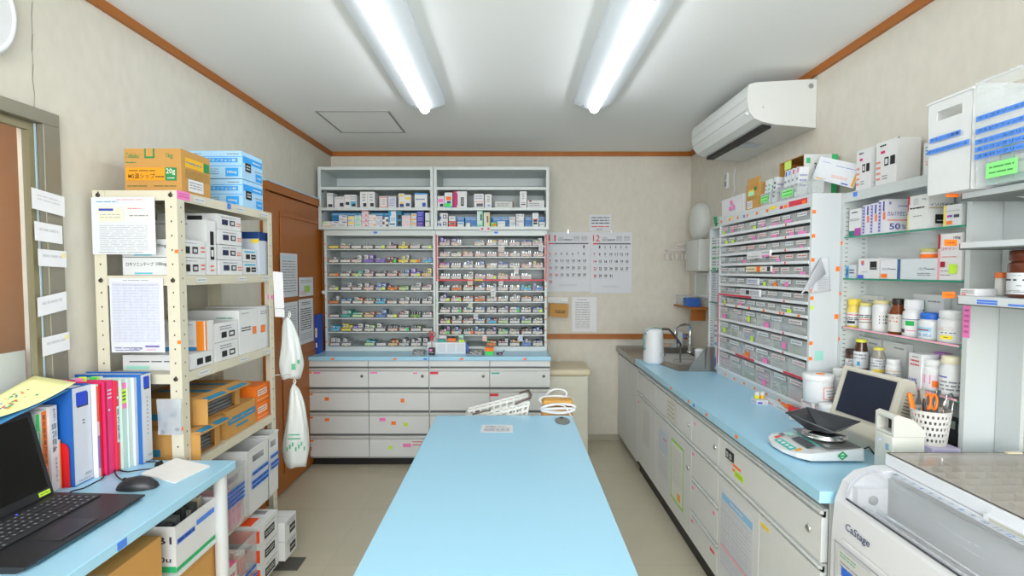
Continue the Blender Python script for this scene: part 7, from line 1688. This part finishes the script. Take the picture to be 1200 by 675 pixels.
# white lidded tub on a red-framed carton, blue-striped bottle
carton('carton', 'white carton with a red framed label under the big tub', 'carton', 1.20, 1.285, 2.09, 2.175, Z8c, .892, '#eef0f1', {'F':[('r',.12,.3,.88,.95,C('#e07058')),('r',.15,.33,.85,.92,C('#f0f1f2')),('l',4,.25,.4,.75,.85,INKG),('r',.1,.02,.6,.16,GREEN)],'L':[('r',.12,.3,.88,.95,C('#e07058')),('r',.15,.33,.85,.92,C('#f0f1f2'))]})
tb_ = empty('screw_top_tub', (1.243, 2.13, .8925)); mb = MB(); mb.lathe([(.001,0),(.050,0),(.053,.004),(.055,.07),(.055,.088)], mat('#dcdee0', .35), n=36, cap=False); mb.build('tub_body', tb_)
mb = MB(); mb.lathe([(.0565,.0883),(.058,.092),(.058,.110),(.055,.113),(.001,.114)], mat('#e0e2e3', .35), n=36); mb.build('screw_lid', tb_)
MB().box(-.012,.016,-.02,-.004,.1142,.117,ORANGE).build('orange_note', tb_)
mb = MB(); K = 10; vs = []
for k in range(K+1):
    a = R(-100)+R(62)*k/K; vs += [(.0562*math.cos(a), .0562*math.sin(a), .02), (.0562*math.cos(a), .0562*math.sin(a), .068)]
mb.add(vs, [(2*k,2*k+2,2*k+3,2*k+1) for k in range(K)], C('#e08478'), True)
vs = []
for k in range(K+1):
    a = R(-97)+R(56)*k/K; vs += [(.0566*math.cos(a), .0566*math.sin(a), .023), (.0566*math.cos(a), .0566*math.sin(a), .065)]
mb.add(vs, [(2*k,2*k+2,2*k+3,2*k+1) for k in range(K)], C('#f2f2f2'), True)
for j in range(3):
    a = R(-90); vs = []
    for k in range(5):
        aa = R(-90+j*3)+R(38)*k/4; z = .052-.012*j; vs += [(.057*math.cos(aa), .057*math.sin(aa), z), (.057*math.cos(aa), .057*math.sin(aa), z+.003)]
    mb.add(vs, [(2*k,2*k+2,2*k+3,2*k+1) for k in range(4)], INKG, True)
mb.build('framed_label', tb_); tag(tb_, 'big white screw-top tub with red framed label on top of a carton', 'tub')
bottle('medicine_bottle', 'white bottle with blue stripes and a yellow note beside the carton', 1.232, 2.046, Z8c, .036, .105, '#eef1f4', '#f0f3f5', cap_h=.022, neck=.85, label_m='#eef2f6', label_ops=[('r',.1,.6,.9,.8,C('#3aa0e0')),('l',1,.2,.64,.8,.76,W_),('r',.1,.1,.3,.4,C('#2a70d0')),('l',2,.4,.1,.8,.4,C('#4a90d0'))], shoulder=.85)
bp = D.objects['medicine_bottle']
# strip box, vials, orange sweets bag, red cap jar
mb = MB(); mb.box(0,.028,-.26,0,0,.022,C('#eceeef')); Face(mb,(0,0,0),(0,-.26,0),(0,0,.022)).l(1,.1,.3,.35,.7,RED).l(1,.5,.3,.9,.7,INKG)
tag(mb.build('long_box', loc=(1.195, 2.49, Z8c)), 'long flat white box along the foot of the drawer cabinet', 'box')
for k, (x, y) in enumerate(((1.162,2.465),(1.188,2.44))):
    pass
carton('vial_box', 'small white box carrying two yellow-capped vials', 'box', 1.135, 1.190, 2.43, 2.485, Z8c, Z8c+.022, '#eceef4', {'L':[('l',1,.1,.3,.9,.6,C('#6070b0'))],'F':[('r',.1,.2,.5,.6,C('#5060c0')),('l',1,.6,.3,.9,.6,C('#e08080'))]})
for k, c in enumerate(('#e8e030','#f0b030')):
    bottle('vial', ('yellow','orange')[k]+' labelled small vial on the little white box', 1.150+.024*k, 2.458, Z8c+.0225, .0105, .034, '#e6e8e0', '#e6e9ea', cap_h=.008, neck=1.0, label_m=c, shoulder=.95)
bg = MB(); rnd = random.Random(9)
for k in range(16):
    x, y = 1.205+rnd.uniform(-.012,.012), 2.30+rnd.uniform(-.04,.04); bg.M = Matrix.Translation((x, y, Z8c+.027+rnd.uniform(0,.010))); bg.lathe([(.001,-.005),(.008,-.002),(.008,.003),(.001,.005)], C('#e86818', .4), n=8)
bg.M = Matrix(); o_ = bg.build('tablet_heap'); o_['kind'] = 'stuff'; tag(o_, 'heap of orange tablets lying on the long white box', 'tablets', kind='stuff')
bottle('medicine_jar', 'small clear jar with a red cap in front of the white carton', 1.178, 2.185, Z8c, .022, .050, '#e4e4e4', '#d82830', cap_h=.020, neck=1.0, cap_r=.023, shoulder=.95, kind='jar')

# electronic balance
ba = empty('electronic_balance', (1.04, 1.80, Z8c)); BWm = mat('#d9dcdd', .35)
mb = MB()
# outline in plan: control nose towards the room (-x), body to the right
plan = [(-.105,-.085),(-.125,-.03),(-.128,.03),(-.115,.09),(-.09,.115),(.10,.115),(.10,-.118),(-.075,-.118)]
def hz(x): return .016+.030*min(1, max(0,(x+.128)/.11))
b0 = [(x,y,.006) for x,y in plan]; b1 = [(x*.985,y*.985,hz(x)) for x,y in plan]; n = len(plan)
mb.add(b0+b1, [tuple(range(n-1,-1,-1))]+[(k,(k+1)%n,(k+1)%n+n,k+n) for k in range(n)], BWm)
mb.add([(x,y,z) for x,y,z in b1], [(0,1,2,3,4,7)], BWm); mb.add([b1[4],b1[5],b1[6],b1[7]], [(0,1,2,3)][::-1], BWm)
mb.build('balance_body', ba, bevel=.004)
def pz(x): return hz(x)+.0012
mb = MB(); q = lambda x0,x1,y0,y1,m,dz=0: mb.quad((x0,y0,pz(x0)+dz),(x1,y0,pz(x1)+dz),(x1,y1,pz(x1)+dz),(x0,y1,pz(x0)+dz),m)
q(-.062,-.034,-.075,.03,C('#4a5056',.2)); mb.build('display', ba)
mb = MB(); q(-.030,-.025,-.09,.08,C('#38b8b0')); q(-.110,-.086,-.055,.055,C('#38b8b0')); q(-.098,-.078,-.075,-.058,C('#f0a830')); q(-.098,-.078,.062,.080,C('#e85848')); 
for k in range(4): q(-.104,-.092,-.045+k*.025,-.030+k*.025,C('#e8f4f2'),.0004)
q(-.055,-.04,.05,.085,C('#9ad8d0')); q(-.075,-.06,.07,.095,C('#70767c')); mb.build('control_panel', ba)
mb = MB(); mb.box(-.018,.094,-.105,.105,.0462,.0485,mat('#8a8c8a', .3, .7)); mb.build('steel_deck', ba)
mb = MB(); mb.lathe([(.055,.0486),(.062,.052),(.070,.054),(.070,.058),(.055,.060),(.066,.064),(.066,.068),(.001,.068)], CHROME, c=(.036,0), n=36); mb.build('round_platform', ba)
mb = MB(); f = Face(mb, (-.075,-.118,.006),(.175,0,0),(0,0,.038), .0006); gd = C('#1c9a5c')
mb.add([f.P(.48,.5,1),f.P(.58,.1,1),f.P(.68,.5,1),f.P(.58,.9,1)], [(0,1,2,3)], gd); mb.add([f.P(.52,.5,1.6),f.P(.58,.28,1.6),f.P(.64,.5,1.6),f.P(.58,.72,1.6)], [(0,1,2,3)], C('#d8f0e0')); f.k = 3; f.r(.5,.44,.66,.56,gd); mb.build('green_mark', ba)
for x, y in ((-.07,-.09),(-.07,.09),(.08,-.09),(.08,.09)): MB().lathe([(.010,0),(.010,.006)], BLACK, c=(x,y), n=12).build('foot', ba)
tag(ba, 'white electronic balance with turquoise keypad on the right counter', 'scales')
dish = MB(); dm = mat('#303338', .25)
o4 = [(-.118,.03,.056),(.010,.125,.050),(.118,-.005,.034),(-.02,-.085,.022)]; i4 = [(-.055,.004,.004),(.006,.050,.004),(.058,-.006,.004),(-.012,-.045,.004)]
vs = []; 
for p in o4: vs.append(p)
for p in i4: vs.append(p)
dish.tube([tuple(p) for p in o4], .0022, mat('#5a5e63', .25), 6, closed=True); dish.add(vs, [(0,1,5,4),(1,2,6,5),(2,3,7,6),(3,0,4,7),(4,5,6,7)], dm); 
tag(dish.build('weighing_dish', loc=(1.076,1.80,Z8c+.0695), rot=(0,0,0), solid=.0015), 'black square weighing dish resting on the balance', 'dish')
mb = MB(); mb.tube([(1.150,1.72,Z8c+.03),(1.17,1.71,Z8c+.045),(1.185,1.70,Z8c+.02),(1.19,1.69,Z8c+.004),(1.16,1.665,Z8c+.004),(1.19,1.645,Z8c+.004)], .003, BLACK); tag(mb.build('power_cable'), 'black power cable behind the electronic balance', 'cable')

# touch-screen terminal
ts = empty('touch_terminal', (1.245, 1.875, Z8c), R(8)); TB = mat('#cfcbbc', .45, var=.01); ang = R(17)
mb = MB(); mb.prism([(-.03,0),(.075,0),(.08,.05),(.07,.09),(.02,.10),(-.034,.05)], 'y', -.125, .135, TB); mb.build('foot_case', ts, bevel=.006)
hd = empty('screen_head', (-.012, 0, .045)); hd.parent = ts; hd.rotation_euler = (0, ang, 0)
mb = MB(); mb.prism([(0,0),(.0,.225),(.03,.225),(.055,.19),(.06,.04),(.04,0)], 'y', -.135, .140, TB)
for k in range(9):
    z = .09+k*.011; mb.box(.014,.045,-.1362,-.1352,z,z+.004,C('#7c786c')); 
mb.build('head_case', hd, bevel=.005)
m = MB(); m.box(-.0018,-.0008,-.105,.115,.050,.208,mat('#232a3c', .3)); m.box(-.0012,-.0002,-.110,.120,.045,.213,mat('#b9b6aa', .4)); m.build('screen', hd)
m = MB(); Face(m, (-.0006,.03,.018),(0,-.05,0),(0,0,.012)).l(1,0,.1,.55,.9,C('#3a80b8')).r(.6,.1,.75,.9,C('#50a8a0')); m.build('maker_mark', hd)
tag(ts, 'beige touch-screen terminal with a dark tilted screen on the right counter', 'monitor')
# printer and scanner block
pr = empty('label_printer', (1.172, 1.580, Z8c)); mb = MB(); PWm = mat('#d2d3cb', .4)
mb.rbox(-.048,.048,-.040,.040,0,.130,PWm,.005,3); mb.build('printer_case', pr)
mb = MB(); mb.box(-.0488,-.0482,-.024,-.010,.085,.105,C('#8cb4d0',.3)); mb.build('indicator', pr); MB().box(-.0488,-.0482,.012,.016,.105,.109,mat('#6a8aff',.4,emit=3)).build('indicator', pr)
tag(pr, 'off-white box printer on the counter in front of the glass cabinet', 'printer')
hs = empty('payment_reader', (1.172, 1.580, Z8c+.1305)); mb = MB()
q1 = [(-.046,0),(.050,0),(.048,.016),(.012,.050),(-.034,.066),(-.046,.060)]
mb.prism(q1, 'y', -.039, -.030, PWm); mb.prism(q1, 'y', .031, .040, PWm); mb.prism([(-.046,0),(.050,0),(.049,.009),(-.046,.009)], 'y', -.0299, .0309, PWm); mb.prism([(-.046,.049),(-.034,.055),(.010,.041),(.046,.0092),(.048,.016),(.012,.050),(-.034,.066),(-.046,.060)], 'y', -.0299, .0309, PWm); mb.build('reader_shell', hs, bevel=.003)
MB().box(-.012,-.008,-.0295,.0305,.0095,.044,DARK).build('inner_panel', hs)
m = MB(); m.quad((-.030,-.02,.0656),(.008,-.02,.0527),(.008,.014,.0527),(-.030,.014,.0656), C('#f4a878')); m.build('orange_strip', hs)
tag(hs, 'off-white open-fronted reader standing on the box printer', 'reader')
# pads and pen cup
PX, PY = 1.312, 1.640
for k in range(5):
    c = ['#cfc8e4','#e8e6ee','#c2bae0','#eae8ee','#d0c8e6'][k]
    carton('note_pad', 'lilac and white pad under the pen cup, %s of the pile' % ['lowest','second','third','fourth','topmost'][k], 'note pad', PX-.036, PX+.052, PY-.055, PY+.05, Z8c+k*.0162, Z8c+k*.0162+.0158, c, {'F':[('l',1,.1,.3,.9,.7,C('#b0a8d0'))]}, 'pads under the pen cup')
cz = Z8c+5*.0162+.0005; cup = empty('pen_cup', (PX, PY, cz)); mb = MB(); cw_ = mat('#dcdad4', .5); nn, rw = 26, 11; hC = .105; vs = []; fs = []
def cr(v): return .042+.010*v
mb.lathe([(.001,0),(.042,0),(.042,.004),(.001,.004)], cw_, n=26, cap=False)
for j in range(rw+1):
    for k in range(nn*2):
        a = math.pi*k/nn; r_ = cr(j/rw); vs.append((r_*math.cos(a), r_*math.sin(a), .004+(hC-.004)*j/rw))
for j in range(rw):
    for k in range(nn*2):
        if j % 2 == 1 and (k + (j//2)) % 2 == 0 and 0 < j < rw-1: continue
        fs.append((j*nn*2+k, j*nn*2+(k+1)%(nn*2), (j+1)*nn*2+(k+1)%(nn*2), (j+1)*nn*2+k))
mb.add(vs, fs, cw_); mb.build('perforated_wall', cup, solid=.0018); mb = MB(); mb.tube([(.052*math.cos(math.pi*k/12), .052*math.sin(math.pi*k/12), hC) for k in range(24)], .0025, cw_, 6, closed=True); mb.build('rim', cup)
tag(cup, 'white perforated pen cup on the pile of pads', 'cup')
def inst(name, label, cat, dx, dy, tilt, az, fn):
    mb = MB(); fn(mb); o = mb.build(name, loc=(PX+dx, PY+dy, cz+.006)); o.rotation_euler = (R(tilt)*math.cos(az), R(tilt)*math.sin(az), 0); tag(o, label, cat); return o
def sciss(mb, c):
    for sx in (-1,1): mb.tube([(sx*.010+.010*math.cos(t)*sx, 0, .125+.024*math.sin(t)) for t in [k*math.pi/7 for k in range(14)]], .004, c, 7, closed=True)
    mb.box(-.006,.006,-.002,.002,0,.105,CHROME)
inst('scissors', 'orange-handled scissors in the perforated pen cup', 'scissors', -.012, -.012, 10, 2.4, lambda m: sciss(m, C('#f47a1c',.4)))
inst('cutter_knife', 'orange cutter knife in the perforated pen cup', 'knife', -.022, .012, 12, 4.3, lambda m: (m.rbox(-.007,.007,-.005,.005,0,.150,C('#f48020',.4),.003)))
inst('tweezers', 'long silver tweezers standing in the pen cup', 'tweezers', -.004, .0, 8, 4.6, lambda m: (m.prism([(-.004,0),(.004,0),(.008,.165),(.003,.17),(-.008,.16)], 'y', -.001, .001, CHROME)))
inst('spatula', 'silver spatula standing in the pen cup', 'spatula', .014, .010, 6, 1.5, lambda m: (m.rbox(-.007,.007,-.001,.001,.09,.160,CHROME,.0006,1), m.tube([(0,0,0),(0,0,.09)], .0025, CHROME)))
inst('spoon', 'steel measuring spoon standing in the pen cup', 'spoon', .022, -.010, 7, .9, lambda m: (m.tube([(0,0,0),(0,0,.10)], .0025, CHROME), [setattr(m, 'M', Matrix.Translation((0,0,.12))), m.lathe([(.001,-.022),(.010,-.012),(.013,0),(.010,.012),(.001,.02)], CHROME, n=14, sy=.35), setattr(m, 'M', Matrix())]))
inst('bent_wire_tool', 'bent wire hook tool standing in the pen cup', 'tool', .026, -.004, 10, 1.9, lambda m: (m.tube([(0,0,0),(0,0,.12),(.004,0,.145),(.016,0,.155),(.026,0,.14),(.026,0,.10)], .0025, CHROME)))
inst('pen', 'black pen standing in the pen cup', 'pen', -.02, -.02, 9, 3.2, lambda m: (m.lathe([(.004,0),(.0042,.12),(.003,.135)], DARK, n=10)))
carton('calculator', 'dark upright calculator leaning behind the pen cup', 'calculator', 1.385, 1.400, 1.625, 1.70, Z8c+.019, Z8c+.16, DARK, {'F':[('r',.1,.7,.9,.9,C('#90a090'))],'L':[('r',.1,.75,.9,.93,C('#8a9a8c'))]})

# ================================================================== TABLET PACKING MACHINE
MX0, MY0, MY1 = .885, .70, 1.44
pm_ = empty('packing_machine', (MX0, MY0, 0)); L = MY1-MY0; MW = mat('#dadde2', .32, var=.008); W = XR-MX0-.02
side = [(0,.03),(W,.03),(W,.885),(.115,.885),(.062,.872),(.030,.845),(.010,.79),(.004,.70)]
side2 = [(p[0], p[1]) for p in side]
# housing with a trough cut into its sloping shoulder
mb = MB(); mb.prism(side2, 'y', L-.045, L, MW, False); mb.prism(side2, 'y', 0, .03, MW, False)
low = [(0,.03),(W,.03),(W,.70),(.004,.70)]; mb.prism(low, 'y', .03, L-.045, MW)
mb.prism([(.004,.7001),(.012,.7001),(.03,.80),(.018,.812),(.010,.79)], 'y', .0301, L-.0451, MW)
mb.prism([(.13,.7001),(W,.7001),(W,.885),(.13,.885)], 'y', .0301, L-.0451, MW)
mb.build('housing', pm_, bevel=.004)
mb = MB(); mb.box(.0, W, .01, L-.01, 0, .0295, DARK); mb.build('base', pm_)
mb = MB(); IN = mat('#c9cfc9', .4); mb.prism([(.016,.7002),(.1298,.7002),(.1298,.74),(.10,.755),(.05,.745)], 'y', .0305, L-.0456, mat('#a8aea8', .3, .3)); mb.build('feed_bed', pm_)
MB().box(.124, .1296, .0302, L-.0458, .741, .868, mat('#8f9691', .35, .2)).build('trough_wall', pm_)
MB().box(.03, .11, L-.0657, L-.0459, .756, .845, MW).build('end_block', pm_)
for k, x in enumerate((.045,.085)):
    MB().tube([(x,.05,.795-.01*k),(x,L-.067,.795-.01*k)], .006, CHROME).build('roller', pm_)
m = MB(); m.M = Matrix.Translation((.07,L-.066,.815)) @ Matrix.Rotation(R(90),4,'X'); m.lathe([(.012,0),(.012,.004),(.001,.005)], C('#8a8c88'), n=18); m.build('end_cap', pm_)
# curved clear cover over the trough
mb = MB(); K = 10; vs = []; R_ = .062
for k in range(K+1):
    a = math.pi*(1.0 - k/K*.62); x = .020+.058+.068*math.cos(a); z = .812+.072*math.sin(a)*1.05; vs += [(x,.034,z),(x,L-.05,z)]
mb.add(vs, [(2*k,2*k+1,2*k+3,2*k+2) for k in range(K)], mat('#dfe3ec', .06, alpha=.22, var=.01), True)
cv = mb.build('curved_cover', pm_, solid=.0015)
mb = MB(); 
for y in (.034, L-.05):
    mb.tube([(vs[2*k][0], y, vs[2*k][2]) for k in range(K+1)], .0014, C('#b9bcd0'))
mb.tube([(vs[0][0],.034,vs[0][2]),(vs[0][0],L-.05,vs[0][2])], .0026, C('#3c3f46')); mb.build('cover_rim', pm_)
# numbered ruler
mb = MB(); mb.quad((.112,.04,.8862),(.135,.04,.8862),(.135,L-.06,.8862),(.112,L-.06,.8862), C('#d3dae2'))
for k in range(22):
    y = L-.075-k*.029
    if y < .05: break
    mb.text(str(k+1), (.116, y+.006, .8868), (0,-.010 if k < 9 else -.014,0), (.012,0,0), C('#6c88c8' if k % 4 == 3 else '#8090a8'))
mb.build('number_ruler', pm_)
# raised lid box with smoked clear window
mb = MB(); lz0, lz1 = .886, .918; lx0, lx1 = .145, W-.01
mb.box(lx0, lx0+.022, .0, L-.0, lz0, lz1, MW); mb.box(lx1-.02, lx1, 0, L, lz0, lz1, MW); mb.box(lx0+.022, lx1-.02, L-.02, L, lz0, lz1, MW); mb.box(lx0+.022, lx1-.02, 0, .02, lz0, lz1, MW)
mb.build('lid_frame', pm_, bevel=.003)
mb = MB(); mb.box(lx0+.0225, lx1-.0205, .0205, L-.0205, lz0+.001, lz0+.006, mat('#cdc9c2', .5))
nx, ny = 7, 16; dx = (lx1-lx0-.05)/nx; dy = (L-.05)/ny
for i in range(nx+1): mb.box(lx0+.025+i*dx-.001, lx0+.025+i*dx+.001, .025, L-.025, lz0+.0061, lz0+.022, mat('#d9d6d0', .5))
for j in range(ny+1): mb.box(lx0+.025, lx1-.024, .025+j*dy-.001, .025+j*dy+.001, lz0+.0061, lz0+.0218, mat('#d9d6d0', .5))
mb.build('tablet_grid', pm_)
mb = MB(); mb.box(lx0+.004, lx1-.004, .004, L-.004, lz1+.0003, lz1+.0035, mat('#b9b2a8', .06, alpha=.40, var=.02)); wn = mb.build('smoked_window', pm_)
mb = MB(); mb.tube([(lx0+.004,.004,lz1+.003),(lx0+.004,L-.004,lz1+.003),(lx1-.004,L-.004,lz1+.003)], .0014, C('#55504a')); mb.build('window_edge', pm_)
MB().box(lx1-.09, lx1-.05, L-.016, L-.004, lz1+.0036, lz1+.0075, BEIGE).build('latch', pm_)
mb = MB(); mb.box(lx0-.012, lx0-.0003, .20, .42, lz0+.0005, lz0+.012, MW); mb.box(lx0-.0135, lx0-.0121, .215, .405, lz0+.003, lz0+.009, C('#b8b9a8')); mb.build('lid_handle', pm_)
# front: maker's lettering, panel joint, label and blue tape
mb = MB(); 
a = on_x(990, 622, MX0+.003); b = on_x(1016, 640, MX0+.003)
mb.text('CaStage', (.0022, a.y-MY0, .727), (0, -.095, 0), (.004, 0, .024), C('#4a5578')); mb.build('lettering', pm_)
mb = MB(); mb.box(-.0006, -.0001, .02, L-.02, .683, .686, C('#9ca0a6')); mb.box(-.0006, -.0001, L-.024, L-.021, .05, .683, C('#9ca0a6')); mb.build('panel_joint', pm_)
mb = MB(); f = Face(mb, (-.0002, L-.035, .60), (0,-.13,0), (0,0,.075)); f.r(0,0,1,1,C('#dfe3e2')).l(2,.08,.7,.6,.92,C('#60a080')).l(2,.1,.35,.8,.6,INKG); mb.build('rating_label', pm_)
mb = MB(); f = Face(mb, (-.0012, L-.055, .575), (0,-.16,0), (0,0,.09)); f.mb.quad(f.P(0,.35,1),f.P(1,.35,1),f.P(1,.62,1),f.P(0,.62,1),C('#2f6fe0')); mb.build('blue_tape', pm_)
tag(pm_, 'white tablet packing machine with a smoked lid window in the near right corner', 'machine')
